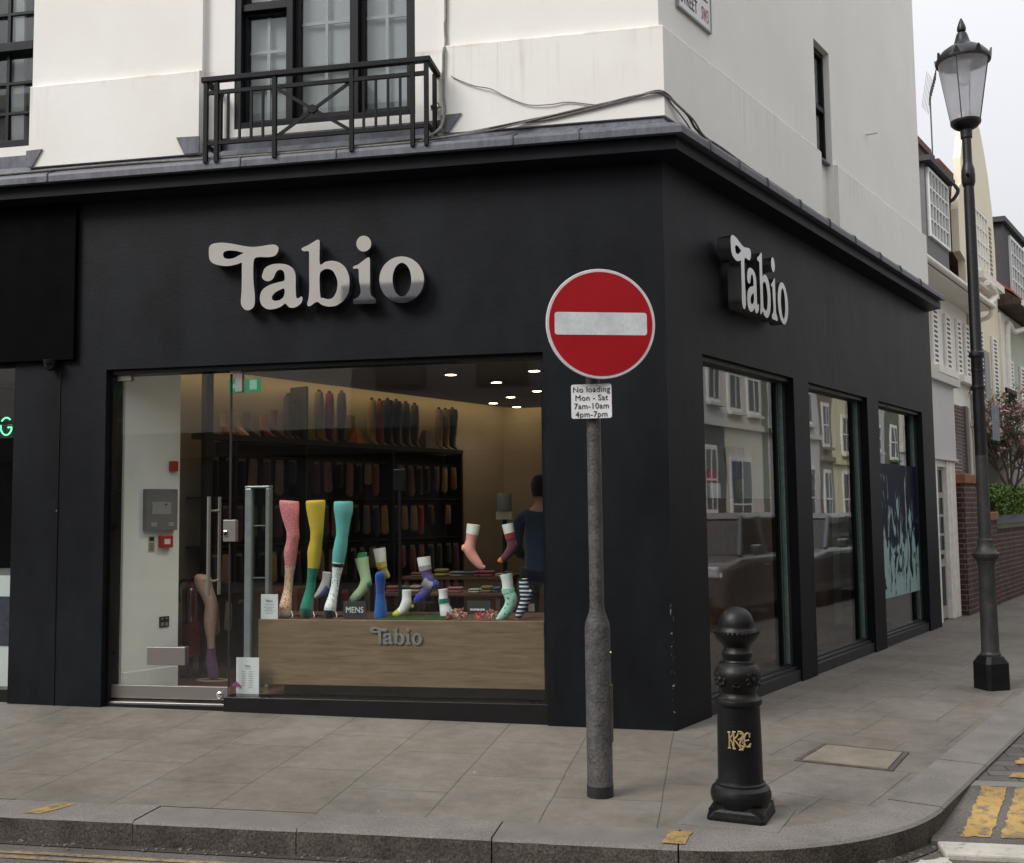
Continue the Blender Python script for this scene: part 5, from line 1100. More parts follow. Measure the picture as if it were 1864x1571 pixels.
# folded paper flowers
def flower(x, z, r, col, label, y=.4):
    m = MB(); rr = random.Random(int(x*1000))
    for k in range(16):
        a = k*2.4; el = rr.uniform(-.3,1.1); d = Vector((math.cos(a)*math.cos(el),-abs(math.sin(el))*.9-.1,math.sin(a)*math.cos(el))).normalized(); u = d.orthogonal().normalized(); v = d.cross(u); c = Vector((x,y,z))
        m.add([c+u*r*.33,c+v*r*.26,c-u*r*.33,c-v*r*.26,c+d*r],[(0,1,4),(1,2,4),(2,3,4),(3,0,4),(3,2,1,0)])
    tag(m.build('paper_flower', pmat('paper_'+label.split()[0], col, .9, 0, .15, 25)), label, 'paper flower', 'folded paper flowers on the counter')
flower(-1.69,.80,.068,(.45,.24,.19),'dusty pink folded paper flower, the largest of the row',.39)
flower(-1.525,.785,.05,(.50,.11,.085),'coral red folded paper flower between the two dusty pink ones',.38)
flower(-1.435,.795,.058,(.42,.22,.18),'brownish pink folded paper flower next to the mint sock',.4)
flower(-1.79,.778,.038,(.36,.09,.08),'small red paper flower at the left end of the row',.42)
flower(-1.80,.812,.036,(.42,.46,.48),'small white paper flower above the little red one',.5)
# tiered sock tables
for nm, x0, x1, y0_, y1_, zt_, lab in (('sock_table',-2.72,-1.575,1.5,1.95,.87,'low dark wooden table stacked with folded socks behind the counter'),('sock_table',-2.66,-1.60,2.0,2.5,.985,'higher dark wooden table with piles of folded socks at the back')):
    t = thing(nm, lab, 'table', ((x0+x1)/2,(y0_+y1_)/2,.12)); MB().box(x0,x1,y0_,y1_,zt_-.03,zt_).build('table_top', M['darkwood'], t, bevel=.003)
    for x in (x0+.02,x1-.06):
        for y_ in (y0_+.02,y1_-.06): MB().box(x,x+.04,y_,y_+.04,.12,zt_-.03).build('leg', M['darkwood'], t)
def folded(x, z, y, w, h, c, label, lay=2):
    t = thing('folded_socks', label, 'folded socks', (x,y,z), 'folded socks on the tables')
    for k in range(lay):
        a = MB(); zz = z+h*k/lay; hh = h/lay
        a.loft([(x-w/2,y,zz+hh/2),(x-w*.42,y,zz+hh/2),(x,y,zz+hh/2),(x+w*.42,y,zz+hh/2),(x+w/2,y,zz+hh/2)],[hh*.2,hh*.46,hh*.5,hh*.46,hh*.2],[.05,.075,.08,.075,.05],10,ref=(0,1,0))
        cc = c if (k % 2 == 0 or lay == 1) else tuple(min(.6,v*.5+.02) for v in c)
        a.build('sock', fab('folded_%d' % len(bpy.data.materials), cc), t, smooth=True)
for a in ((-2.63,.87,.09,.06,(.28,.012,.02),'scarlet folded socks at the left of the low table'),(-2.52,.87,.09,.06,(.012,.05,.10),'dark navy folded socks on the low table'),(-2.40,.87,.10,.065,(.42,.30,.24),'beige folded socks near the speaker stand'),
          (-2.03,.87,.14,.05,(.36,.07,.09),'red speckled folded socks behind the teal banded foot'),(-1.84,.87,.12,.035,(.46,.44,.38),'cream striped folded socks on the low table'),(-1.73,.87,.10,.06,(.20,.15,.05),'mustard brown folded socks on the low table'),(-1.64,.87,.06,.05,(.015,.07,.13),'petrol blue folded socks at the right of the low table')):
    folded(a[0],a[1],1.6,a[2],a[3],a[4],a[5])
for a in ((-2.52,.985,.12,.04,(.28,.13,.05),'tan folded socks on the high table'),(-2.28,.985,.13,.075,(.30,.29,.05),'olive green folded socks on the high table'),(-2.13,.985,.14,.05,(.22,.24,.25),'grey folded socks on the high table'),(-2.02,.985,.12,.045,(.03,.12,.09),'dark green folded socks on the high table'),
          (-1.86,.985,.2,.055,(.34,.05,.10),'raspberry folded socks below the salmon sock'),(-1.70,.985,.09,.03,(.5,.46,.40),'pale folded socks on the high table'),(-1.63,.985,.06,.05,(.04,.06,.16),'dark blue folded socks at the right of the high table')):
    folded(a[0],a[1],2.08,a[2],a[3],a[4],a[5])
# security gate at the door
t = thing('security_gate', 'tall clear anti theft gate with a silver frame inside the doorway', 'security gate', (-3.57,.75,.12))
gt = MB(); gt.box(-3.692,-3.628,.72,.80,.12,1.83); gt.build('post', pmat('silver_post',(.30,.35,.36),.35,.5,.1,20), t, bevel=.01)
MB().box(-3.50,-3.462,.72,.80,.12,1.83).build('post', pmat('silver_post_dark',(.20,.235,.23),.4,.4,.1,20), t, bevel=.01)
MB().box(-3.692,-3.462,.72,.80,1.83,1.85).build('top_bar', bpy.data.materials['silver_post'], t, bevel=.006)
MB().box(-3.628,-3.50,.755,.765,.15,1.83).build('panel', glass('gate_panel',(.72,.80,.77)), t)
MB().box(-3.628,-3.50,.75,.77,1.50,1.51).build('cross_bar', bpy.data.materials['silver_post_dark'], t); MB().box(-3.628,-3.50,.75,.77,1.05,1.06).build('cross_bar', bpy.data.materials['silver_post_dark'], t)
# panel, alarm fittings and sockets on the white entrance wall
WD = Vector((-4.295+4.565,.70-.262,0)).normalized(); WN = Vector((WD.y,-WD.x,0))
def wp(a, o, z): v = Vector((-4.565,.262,0))+WD*a+WN*o; return (v.x,v.y,z)
def wbox(a0,a1,o0,o1,z0,z1):
    m = MB(); return m.add([wp(a0,o0,z0),wp(a1,o0,z0),wp(a1,o1,z0),wp(a0,o1,z0),wp(a0,o0,z1),wp(a1,o0,z1),wp(a1,o1,z1),wp(a0,o1,z1)],[(0,3,2,1),(4,5,6,7),(0,1,5,4),(1,2,6,5),(2,3,7,6),(3,0,4,7)])
t = thing('fire_alarm_box','grey fire alarm control panel on the white entrance wall','control panel',wp(.3,0,1.65))
b_ = wbox(.17,.465,.001,.06,1.475,1.83).build('case', M['greysteel'], t, bevel=.004); wbox(.225,.40,.06,.063,1.615,1.72).build('display', pmat('panel_display',(.26,.29,.28),.4,0,.2,60), b_)
wbox(.345,.36,.063,.067,1.69,1.705).build('key_switch', M['dark'], b_); wbox(.22,.27,.06,.062,1.51,1.545).build('sticker', pmat('pale_sticker',(.3,.32,.28),.6), b_); wbox(.38,.43,.06,.062,1.51,1.545).build('sticker', bpy.data.materials['pale_sticker'], b_)
t = thing('alarm_sounder','red fire alarm sounder high on the entrance wall corner','alarm',wp(.43,0,2.0)); wbox(.405,.475,.001,.05,1.985,2.075).build('body', M['redplastic'], t, bevel=.008)
t = thing('fire_call_point','red break glass fire call point on the entrance wall','alarm',wp(.36,0,1.35)); c_ = wbox(.315,.43,.001,.055,1.325,1.43).build('body', M['redplastic'], t, bevel=.006); wbox(.345,.40,.055,.058,1.355,1.40).build('glass', M['card'], c_)
t = thing('safety_notice','small cream safety notice beside the red call point','notice',wp(.26,0,1.35)); c_ = wbox(.225,.285,.001,.004,1.29,1.425).build('card', pmat('cream_notice',(.42,.40,.28),.7), t); wbox(.235,.275,.004,.0045,1.385,1.418).build('symbol', M['dark'], c_); wbox(.235,.275,.004,.0045,1.30,1.37).build('caption', pmat('olive_print',(.22,.22,.12),.7,0,.6,90), c_)
t = thing('wall_socket','double black and steel power socket low on the entrance wall','socket',wp(.38,0,.67)); c_ = wbox(.335,.425,.001,.012,.645,.735).build('plate', M['dark'], t, bevel=.003)
for a in (.347,.387):
    wbox(a,a+.028,.012,.0135,.655,.685).build('outlet', M['brushed'], c_); wbox(a+.005,a+.018,.012,.016,.71,.725).build('switch', M['brushed'], c_)
# extinguisher
t = thing('fire_extinguisher','red fire extinguisher with a black hose standing inside the door','fire extinguisher',(-4.45,1.25,.12))
eb = MB().lathe([(0,.30),(.078,.30),(.082,.31),(.082,.86),(.075,.90),(.055,.935),(.03,.95),(.028,.98),(0,.98)],28,(-4.46,1.25)).build('cylinder', M['exred'], t, smooth=True, ang=40)
MB().lathe([(.083,.62),(.0835,.62),(.0835,.90),(.074,.93),(.05,.945)],28,(-4.46,1.25)).build('label', pmat('chrome_cylinder',(.42,.36,.34),.12,1), eb, smooth=True)
MB().tube(catmull([(-4.46,1.25,.99),(-4.53,1.2,1.0),(-4.57,1.2,.93),(-4.555,1.19,.8)],6),.014,8).build('hose', M['dark'], t, smooth=True)
hv = MB(); hv.prism([(-4.47,.98),(-4.44,.98),(-4.35,1.075),(-4.36,1.085),(-4.45,1.02)],'y',1.235,1.265); hv.prism([(-4.48,.97),(-4.40,.98),(-4.38,.99),(-4.48,1.0)],'y',1.236,1.264); hv.build('lever', M['dark'], t)
MB().tube([(-4.395,1.17,.93),(-4.385,1.16,.5)],.012,8).build('hose_tail', M['exred'], t); MB().lathe([(.0,.12),(.095,.12),(.095,.14),(.02,.15),(.02,.30),(0,.30)],20,(-4.46,1.25)).build('stand', M['dark'], t, smooth=True)
# door stop block, doormat-like dark fitting on the floor
# green exit sign hung below the ceiling
t = thing('exit_sign','green hanging fire exit sign with a running figure and arrow','exit sign',(-3.92,1.2,2.87))
eo = MB().box(-4.082,-3.766,1.19,1.21,2.728,2.857).build('panel', M['exitgreen'], t)
fm = MB()
def exb(x0,x1,z0,z1): fm.box(x0,x1,1.186,1.1895,z0,z1)
exb(-3.95,-3.935,2.74,2.85); exb(-3.87,-3.80,2.755,2.845); fm.prism([(-4.06,2.79),(-4.02,2.765),(-4.02,2.78),(-3.97,2.78),(-3.97,2.80),(-4.02,2.80),(-4.02,2.815)],'y',1.186,1.1895)
fm.build('pictogram', M['exitwhite'], eo); hg = MB()
for x in (-4.02,-3.82): hg.tube([(x,1.2,2.857),(x,1.2,3.0)],.004,6)
hg.build('hanger', M['steel'], t)
# downlights: lit lamps in the ceiling
for i, (x, y_) in enumerate(((-2.27,2.44),(-1.95,3.19),(-1.40,2.39),(-1.66,4.13),(-2.08,4.67),(-2.43,5.30),(-2.23,5.87))):
    t = thing('downlight', ['lit recessed downlight nearest the left of the visible ceiling','lit downlight second from the front in the shop ceiling','lit downlight at the top right corner of the shop window','lit downlight at the right edge, behind the corner one','lit downlight in the middle of the rear ceiling row','lit downlight close to the glowing cove edge','rearmost lit downlight by the back wall'][i], 'ceiling light', (x,y_,3.0), 'downlights in the shop ceiling')
    MB().lathe([(.062,2.999),(.075,2.994),(.078,2.99),(.06,2.988),(.055,2.995)],24,(x,y_)).build('rim', M['offwhite'], t, smooth=True)
    MB().lathe([(0,2.9925),(.056,2.9925),(.05,2.994)],24,(x,y_)).build('lamp', M['warmlight'], t)
    if i in (0,3,5):
        l = bpy.data.lights.new('downlight_lamp','SPOT'); l.energy = 7; l.color = (1,.78,.55); l.spot_size = R(120); l.spot_blend = .6; l.shadow_soft_size = .06
        lo = link(bpy.data.objects.new('downlight_lamp', l)); lo.parent = t; lo.location = (0,0,-.02)
for i, (x, y_) in enumerate(((-3.0,.34),(-2.15,.34),(-1.35,.34),(-.2,2.2),(.3,3.8))):  # the three over the counter are added, unseen, to brighten the display
    t = thing('downlight', ['lit downlight above the left of the counter, behind the shop fascia','lit downlight above the middle of the counter, behind the shop fascia','lit downlight above the mint sock, behind the shop fascia','lit downlight behind the corner pier','lit downlight behind the side window partition'][i], 'ceiling light', (x,y_,3.0), 'downlights in the shop ceiling')
    if i < 3:
        l = bpy.data.lights.new('downlight_lamp','SPOT'); l.energy = 30; l.color = (1,.9,.78); l.spot_size = R(110); l.spot_blend = .6; l.shadow_soft_size = .06
        lo = link(bpy.data.objects.new('downlight_lamp', l)); lo.parent = t; lo.location = (0,0,-.02)
    MB().lathe([(0,2.9925),(.056,2.9925),(.062,2.999)],24,(x,y_)).build('lamp', M['warmlight'], t)
# speaker / tablet on a floor stand
t = thing('floor_stand','slim black floor stand with a small rectangular screen among the sock tables','stand',(-2.49,1.4,.12))
MB().box(-2.553,-2.437,1.38,1.42,1.80,2.0).build('screen', M['blackgloss'], t, bevel=.008); MB().box(-2.507,-2.483,1.388,1.412,.14,1.80).build('pole', M['blackgloss'], t); MB().lathe([(0,.12),(.14,.12),(.14,.13),(.02,.15)],24,(-2.495,1.4)).build('base', M['blackgloss'], t)
# black wall shelving on the left wall
t = thing('wall_shelving','black wall shelving with hanging rails along the left wall of the shop','shelving',tuple(sp(1.3,-4.75,.12)))
MB('S').box(-.62,3.40,-4.74,-4.60,2.325,2.38).build('shelf', M['shelfblack'], t); MB('S').box(-.24,3.40,-4.899,-4.86,.12,2.325).build('back_panel', pmat('shelf_back',(.028,.026,.025),.6,0,.3,3), t)
MB('S').box(-.20,3.40,-4.86,-4.742,2.33,2.375).build('shelf', M['shelfblack'], t)
for s_ in (-.20,.74,2.1,3.38): MB('S').box(s_,s_+.035,-4.86,-4.62,.12,2.325 if s_ != .74 else 2.95).build('upright', M['shelfblack'], t)
for z in (2.17,1.70,1.23,.78): MB('S').box(-.45,3.38,-4.70,-4.685,z,z+.02).build('rail', M['shelfblack'], t)
for z in (1.72,1.25): MB('S').box(-.585,3.38,-4.86,-4.66,z+.035,z+.055).build('shelf', M['shelfblack'], t)
MB('S').box(-.585,-.50,-4.64,-4.57,.12,3.0).build('upright', M['shelfblack'], t)
cols = [('mustard',(.33,.25,.06)),('raspberry',(.28,.03,.07)),('charcoal',(.03,.03,.034)),('navy',(.02,.028,.06)),('beige',(.30,.22,.16)),('plum',(.10,.04,.08)),('rust',(.22,.09,.045)),('grey',(.13,.135,.14)),('dusty pink',(.32,.17,.15)),('black',(.012,.012,.013))]
protos = {}
def pack_proto(cn, c):
    r_ = thing('sock_pack', cn+' sock pack hanging on the black wall rack inside the shop', 'sock pack', (0,0,-5), 'sock packs hanging on the wall rack')
    m_ = fab('pack_'+cn.replace(' ','_'), tuple(v*.65 for v in c))
    MB().loft([(0,0,-.03),(0,0,-.05),(0,0,-.2),(0,0,-.30),(0,0,-.33)],[.03,.05,.052,.058,.03],[.008,.02,.022,.02,.008],10,ref=(0,1,0)).build('sock', m_, r_, local=True, smooth=True)
    MB().box(-.045,.045,-.004,.004,-.05,-.005).build('header_card', M['packcard'], r_, local=True); return r_
M['packcard'] = pmat('pack_card',(.14,.12,.10),.7,0,.2,20)
rr = random.Random(3); ang_ = math.pi/2-TH
first = {}
for ri, z in enumerate((2.165,1.695,1.225,.775)):
    s_ = -.40
    while s_ < 3.33:
        if abs(s_-.75) > .07 and abs(s_-2.11) > .06 and rr.random() > .07:
            cn, c = cols[rr.randrange(len(cols))] if ri else cols[(0,1,2,8,5,6,4,3,9,7)[rr.randrange(10)]]
            p = sp(s_,-4.66,z)
            if cn not in first: first[cn] = pack_proto(cn, c); o = first[cn]; o.location = p; o.rotation_euler = (0,0,ang_+math.pi)
            else: o = dup(first[cn], p, ang_+math.pi)
            o.scale = (rr.uniform(.8,1.15),1,rr.uniform(.72,1.15)); o.rotation_euler[1] = rr.uniform(-.06,.06)
        s_ += rr.uniform(.135,.19)
# hosiery leg forms on the top shelf
lm = {}
def hos(s_, h, c, label, w=.058, foot=True):
    w *= .9; c = tuple(v*.7 for v in c)
    t = thing('hosiery_form', label, 'hosiery form', tuple(sp(s_,-4.74,2.38)), 'leg forms on the top shelf')
    m = MB('S'); P = [(s_,-4.66,2.385),(s_,-4.69,2.40),(s_,-4.735,2.43),(s_,-4.745,2.38+h*.3),(s_,-4.74,2.38+h*.5),(s_,-4.74,2.38+h*.85),(s_,-4.74,2.38+h)]
    rs = []
    for (a,b,z), r_ in zip(P,(.012,.03,.04,.048,.056,w,w*.85)): rs.append([(a+r_*math.cos(2*math.pi*j/14),b+r_*math.sin(2*math.pi*j/14),z) for j in range(14)])
    m.rings(rs); m.build('leg', fab('hosiery_'+label.split()[0], c), t, smooth=True, ang=60)
    MB('S').tube([(s_,-4.74,2.38+h),(s_,-4.74,2.41+h)],.02,8).build('neck', M['dark'], t)
hos(1.046,.54,(.26,.21,.17),'taupe tights form, leftmost on the lit top shelf'); hos(1.203,.54,(.28,.03,.10),'magenta tights form on the lit top shelf'); hos(1.39,.56,(.06,.065,.09),'slate blue tights form beside the magenta one')
hos(1.88,.52,(.34,.28,.14),'khaki tights form right of the orange pyramid'); hos(2.01,.52,(.34,.11,.08),'coral tights form right of the khaki one'); hos(2.15,.54,(.045,.05,.07),'midnight tights form beside the coral one',.08)
hos(2.30,.54,(.05,.055,.055),'anthracite tights form in the middle of the shelf',.08); hos(2.47,.53,(.07,.075,.075),'slate grey tights form in the middle of the shelf'); hos(2.63,.52,(.13,.11,.10),'mushroom tights form in the middle of the shelf')
hos(3.09,.50,(.27,.22,.17),'sand tights form, third from the right end of the shelf'); hos(3.22,.50,(.25,.18,.14),'cinnamon tights form, second from the right end'); hos(3.36,.52,(.06,.07,.09),'steel blue tights form at the right end of the shelf',.085)
hos(.60,.46,(.10,.09,.085),'smoky tights form at the left bay end of the shelf'); hos(.69,.38,(.10,.05,.03),'chestnut tights form beside the smoky one')
def shoefoot(s_, c1, c2, label, h=.25):
    t = thing('foot_form', label, 'foot form', tuple(sp(s_,-4.7,2.38)), 'foot forms on the top shelf')
    def ring(a,b,z,r1,r2,n=12): return [(a+r1*math.cos(2*math.pi*j/n),b+r2*math.sin(2*math.pi*j/n),z) for j in range(n)]
    MB('S').rings([ring(s_,-4.76,2.38+h,.045,.045),ring(s_,-4.76,2.38+h*.6,.036,.038),ring(s_,-4.755,2.38+h*.36,.038,.048)]).build('foot', fab('form_'+label.split()[0],c1), t, smooth=True)
    MB('S').rings([ring(s_,-4.755,2.38+h*.36,.039,.049),ring(s_+.02,-4.73,2.38+h*.2,.04,.075),ring(s_+.03,-4.71,2.38+h*.05,.042,.10),ring(s_+.03,-4.71,2.382,.038,.095)]).build('sock', fab('cover_'+label.split()[0],c2), t, smooth=True)
shoefoot(-.22,(.36,.28,.22),(.26,.04,.035),'rosy foot form with a red shoe liner, leftmost on the shelf'); shoefoot(-.06,(.38,.30,.21),(.40,.30,.20),'pale foot form second on the shelf'); shoefoot(.07,(.22,.20,.17),(.03,.03,.03),'greyish foot form with a black liner on the shelf')
shoefoot(.28,(.42,.13,.04),(.10,.03,.04),'orange foot form with a wine sock on the shelf',.24); shoefoot(.42,(.20,.10,.07),(.06,.02,.03),'brown foot form with a dark wine sock on the shelf',.30)
t = thing('shelf_pyramid','small orange pyramid in front of a dark picture on the top shelf','ornament',tuple(sp(1.62,-4.72,2.38)))
MB('S').add([(1.55,-4.66,2.38),(1.69,-4.66,2.38),(1.69,-4.80,2.38),(1.55,-4.80,2.38),(1.605,-4.715,2.56),(1.635,-4.715,2.56),(1.635,-4.745,2.56),(1.605,-4.745,2.56)],[(0,1,2,3),(4,5,6,7),(0,1,5,4),(1,2,6,5),(2,3,7,6),(3,0,4,7)]).build('pyramid', pmat('burnt_orange',(.34,.12,.035),.6), t)
t = thing('shelf_picture','dark gold square panel leaning on the wall behind the orange pyramid','picture',tuple(sp(1.6,-4.88,2.38))); MB('S').box(1.49,1.74,-4.89,-4.87,2.385,2.72).build('panel', pmat('dark_gold',(.09,.065,.025),.5), t)
t = thing('shelf_pyramid','dark grey pyramid further along the top shelf','ornament',tuple(sp(2.83,-4.72,2.38)))
MB('S').add([(2.72,-4.64,2.38),(2.95,-4.64,2.38),(2.95,-4.80,2.38),(2.72,-4.80,2.38),(2.79,-4.7,2.60),(2.88,-4.7,2.60),(2.88,-4.76,2.60),(2.79,-4.76,2.60)],[(0,1,2,3),(4,5,6,7),(0,1,5,4),(1,2,6,5),(2,3,7,6),(3,0,4,7)]).build('pyramid', pmat('dim_grey',(.07,.065,.07),.6), t)
t = thing('side_cabinet','reddish brown wooden cabinet against the rack inside the entrance','cabinet',(-3.75,1.7,.12))
MB().box(-4.02,-3.74,1.55,2.0,.2,.90).build('body', mat_wood('red_brown_wood',(.075,.03,.014),(.13,.055,.026),(9,9,1.5),.4), t, bevel=.004); MB().box(-3.735,-3.55,1.56,2.0,.2,.9).build('door', bpy.data.materials['red_brown_wood'], t, bevel=.004); MB().box(-4.0,-3.57,1.6,1.98,.12,.2).build('foot', M['dark'], t)
# pale displays at the back right of the room
t = thing('hat_stand','pale grey bucket shaped display on a dark stand at the back of the shop','display stand',(-1.75,2.9,.12))
MB().lathe([(.075,1.60),(.08,1.62),(.075,1.78),(.07,1.79),(0,1.79)],20,(-1.82,2.9)).build('drum', pmat('pale_teal_drum',(.20,.25,.25),.7), t, smooth=True); MB().box(-1.90,-1.74,2.85,2.95,1.52,1.60).build('box', M['card'], t); MB().box(-1.84,-1.80,2.88,2.92,.12,1.52).build('pole', M['dark'], t)
# customer
t = thing('person','person with short dark hair in a blue denim jacket inside the shop at the right','person',(-1.31,2.1,.12))
def skin_body(name, verts, edges, radii, mat, parent, sub=2, root=0):
    me = bpy.data.meshes.new(name); me.from_pydata(verts, edges, []); o = link(bpy.data.objects.new(name, me)); o.parent = parent
    o.matrix_parent_inverse = LOC[parent.name].inverted()
    sk = o.modifiers.new('skin','SKIN'); sk.use_smooth_shade = True
    for i, r_ in enumerate(radii): me.skin_vertices[0].data[i].radius = (r_ if isinstance(r_,tuple) else (r_,r_))
    me.skin_vertices[0].data[root].use_root = True
    sm = o.modifiers.new('sub','SUBSURF'); sm.levels = sub; sm.render_levels = sub
    me.materials.append(mat); return o
px_, py_ = -1.31, 2.1
def V(x,y,z): return (px_+x, py_-y, .12+z)
vs = [V(0,0,.93),V(0,0,1.12),V(0,-.01,1.32),V(0,-.01,1.46),V(0,-.02,1.54),V(0,-.045,1.64),V(0,-.045,1.73),
      V(-.20,0,1.41),V(-.24,-.04,1.14),V(-.20,-.22,1.02),V(-.18,-.28,1.01),V(.20,0,1.41),V(.24,-.02,1.14),V(.22,-.16,.98),V(.21,-.2,.95),
      V(-.10,0,.88),V(-.11,-.02,.48),V(-.11,.02,.08),V(-.11,-.12,.03),V(.10,0,.88),V(.11,-.01,.48),V(.11,.03,.08),V(.11,-.11,.03)]
es = [(0,1),(1,2),(2,3),(3,4),(4,5),(5,6),(3,7),(7,8),(8,9),(9,10),(3,11),(11,12),(12,13),(13,14),(0,15),(15,16),(16,17),(17,18),(0,19),(19,20),(20,21),(21,22)]
rd_ = [(.15,.11),(.14,.105),(.16,.11),(.09,.08),.055,(.078,.095),(.07,.085),.062,.046,.034,.032,.062,.046,.034,.032,.085,.06,.042,.036,.085,.06,.042,.036]
body = skin_body('body', vs, es, rd_, M['skin'], t)
skin_body('jacket',[V(0,0,.78),V(0,0,1.12),V(0,-.01,1.32),V(0,-.01,1.45),V(-.21,0,1.41),V(-.25,-.04,1.14),V(-.215,-.19,1.04),V(.21,0,1.41),V(.25,-.02,1.14),V(.225,-.13,1.0)],[(0,1),(1,2),(2,3),(3,4),(4,5),(5,6),(3,7),(7,8),(8,9)],[(.175,.13),(.168,.125),(.185,.13),(.11,.095),.078,.062,.05,.078,.062,.05],fab('denim_blue',(.03,.052,.10)),t)
skin_body('trousers',[V(0,0,.93),V(-.10,0,.86),V(-.11,-.02,.48),V(-.11,.02,.1),V(.10,0,.86),V(.11,-.01,.48),V(.11,.03,.1)],[(0,1),(1,2),(2,3),(0,4),(4,5),(5,6)],[(.15,.12),.105,.075,.06,.105,.075,.06],fab('dark_navy_cloth',(.012,.014,.03)),t)
MB().loft([V(0,.005,1.62),V(0,.005,1.68),V(0,-.02,1.74),V(0,-.04,1.80),V(0,-.045,1.83)],[.075,.09,.095,.075,.03],[.07,.09,.105,.085,.03],18,ref=(0,1,0)).build('hair', fab('dark_hair',(.014,.010,.008)), t, smooth=True)
# face of the customer turned to the shelves: eyes, nose, mouth, ears
fc = MB()
for x in (-.03,.03): fc.lathe([(0,-.012),(.011,-.006),(.013,0),(.011,.006),(0,.012)],10); fc.v[-50:] = [v+Vector(V(x,-.135,1.68)) for v in fc.v[-50:]]
fc.build('eye', M['card'], t); MB().loft([V(0,-.12,1.69),V(0,-.15,1.655),V(0,-.13,1.64)],[.01,.017,.012],[.01,.016,.008],8,ref=(1,0,0)).build('nose', M['skin'], t, smooth=True)
MB().tube([V(-.025,-.128,1.605),V(0,-.136,1.605),V(.025,-.128,1.605)],.006,6).build('mouth', pmat('lips',(.25,.09,.08),.5), t)
for x in (-.082,.082): MB().loft([V(x,-.04,1.70),V(x*1.08,-.035,1.68),V(x,-.04,1.64)],[.012,.016,.01],[.02,.024,.014],8,ref=(0,1,0)).build('ear', M['skin'], t, smooth=True)
for sx_, (hx,hy,hz) in ((-1,(-.18,-.29,1.005)),(1,(.21,-.21,.945))):
    hm = MB()
    hm.loft([V(hx,hy+.02,hz+.01),V(hx,hy-.03,hz-.005),V(hx,hy-.075,hz-.02)],[.026,.038,.036],[.02,.018,.014],12,ref=(0,0,1))
    for i in range(4):
        fx = hx+(-.027+.018*i); L_ = (.055,.07,.075,.06)[i]; hm.tube([V(fx,hy-.07,hz-.018),V(fx,hy-.07-L_*.5,hz-.022),V(fx,hy-.07-L_*.85,hz-.045),V(fx,hy-.07-L_*.9,hz-.06)],[.009,.009,.008,.005],8)
    hm.tube([V(hx-sx_*.03,hy-.02,hz-.005),V(hx-sx_*.055,hy-.055,hz-.02),V(hx-sx_*.05,hy-.085,hz-.03)],[.012,.010,.006],8)
    hm.build('hand', M['skin'], t, smooth=True)
# side window displays
def dleg(s_, c, c2, label, h=.52, w=.06, o=-.62):
    t = thing('leg_form', label, 'mannequin leg', tuple(sp(s_,o,1.70)), 'leg forms in the side windows')
    def rg(z,r_,ss=0): return [(s_+ss+r_*math.cos(2*math.pi*j/16),o+r_*math.sin(2*math.pi*j/16),z) for j in range(16)]
    MB('S').rings([rg(1.70+h,w*.7),rg(1.70+h*.97,w*.95),rg(1.70+h*.85,w*1.02),rg(1.70+h*.6,w*.8),rg(1.70+h*.38,w*.74)]).build('leg', fab('window_'+label.split()[0],c), t, smooth=True)
    MB('S').rings([rg(1.70+h*.38,w*.76),rg(1.70+h*.2,w*.6),rg(1.70+h*.05,w*.62,.01),rg(1.702,w*.6,.015)]).build('sock', fab('window_sock_'+label.split()[0],c2), t, smooth=True)
dleg(1.70,(.36,.42,.26),(.03,.22,.17),'lime leg form with a green ankle in the first side window',.50,.07); dleg(2.74-.2,(.07,.05,.16),(.06,.045,.14),'violet leg form in the first side window',.50,.07); dleg(2.72,(.10,.09,.15),(.26,.30,.13),'dark leg form with a yellow green ankle, hard against the first pier',.50,.06)
dleg(4.62,(.012,.03,.20),(.18,.22,.05),'cobalt sock form with a green band in the second side window',.28,.075); dleg(4.80,(.16,.22,.07),(.02,.06,.03),'leaf green sock form beside the cobalt one',.27,.06)
t = thing('gift_box','pale gift box with a red bow in the first side window','gift box',tuple(sp(2.12,-.66,1.70))); MB('S').box(2.0,2.24,-.75,-.6,1.70,1.84).build('box', M['card'], t, bevel=.004)
bw_ = MB('S'); bw_.prism([(2.02,1.84),(2.10,1.95),(2.16,1.99),(2.24,1.92),(2.27,1.85),(2.18,1.86)],'y',-.70,-.64); bw_.build('bow', pmat('red_bow',(.42,.05,.09),.7), t, bevel=.02)
t = thing('poster_board','tall dark poster with white splashes filling the third side window','poster',tuple(sp(6.3,-.14,.5)))
pm, tt, out = new_mat('splash_poster'); L_ = tt.links.new; bb = N(tt,'BsdfPrincipled'); L_(bb.outputs[0],out.inputs[0]); bb.inputs['Roughness'].default_value = .5; bb.inputs['Specular IOR Level'].default_value = .08
tc = N(tt,'TexCoord'); mp_ = N(tt,'Mapping'); mp_.inputs['Scale'].default_value = (1.9,1.9,.8); L_(tc.outputs['Object'],mp_.inputs[0]); nz = N(tt,'TexNoise'); nz.inputs['Scale'].default_value = 2.6; nz.inputs['Detail'].default_value = 6; nz.inputs['Distortion'].default_value = 1.8; L_(mp_.outputs[0],nz.inputs[0])
sz = N(tt,'SeparateXYZ'); L_(tc.outputs['Object'],sz.inputs[0]); mr = N(tt,'MapRange'); mr.inputs[1].default_value = .5; mr.inputs[2].default_value = 2.1; mr.inputs[3].default_value = .16; mr.inputs[4].default_value = -.12; L_(sz.outputs['Z'],mr.inputs[0])
ad = N(tt,'Math'); ad.operation = 'ADD'; L_(nz.outputs[0],ad.inputs[0]); L_(mr.outputs[0],ad.inputs[1]); cr = N(tt,'ValToRGB'); cr.color_ramp.elements[0].position = .53; cr.color_ramp.elements[0].color = (.010,.012,.032,1); cr.color_ramp.elements[1].position = .60; cr.color_ramp.elements[1].color = (.30,.42,.41,1); L_(ad.outputs[0],cr.inputs[0]); L_(cr.outputs[0],bb.inputs['Base Color'])
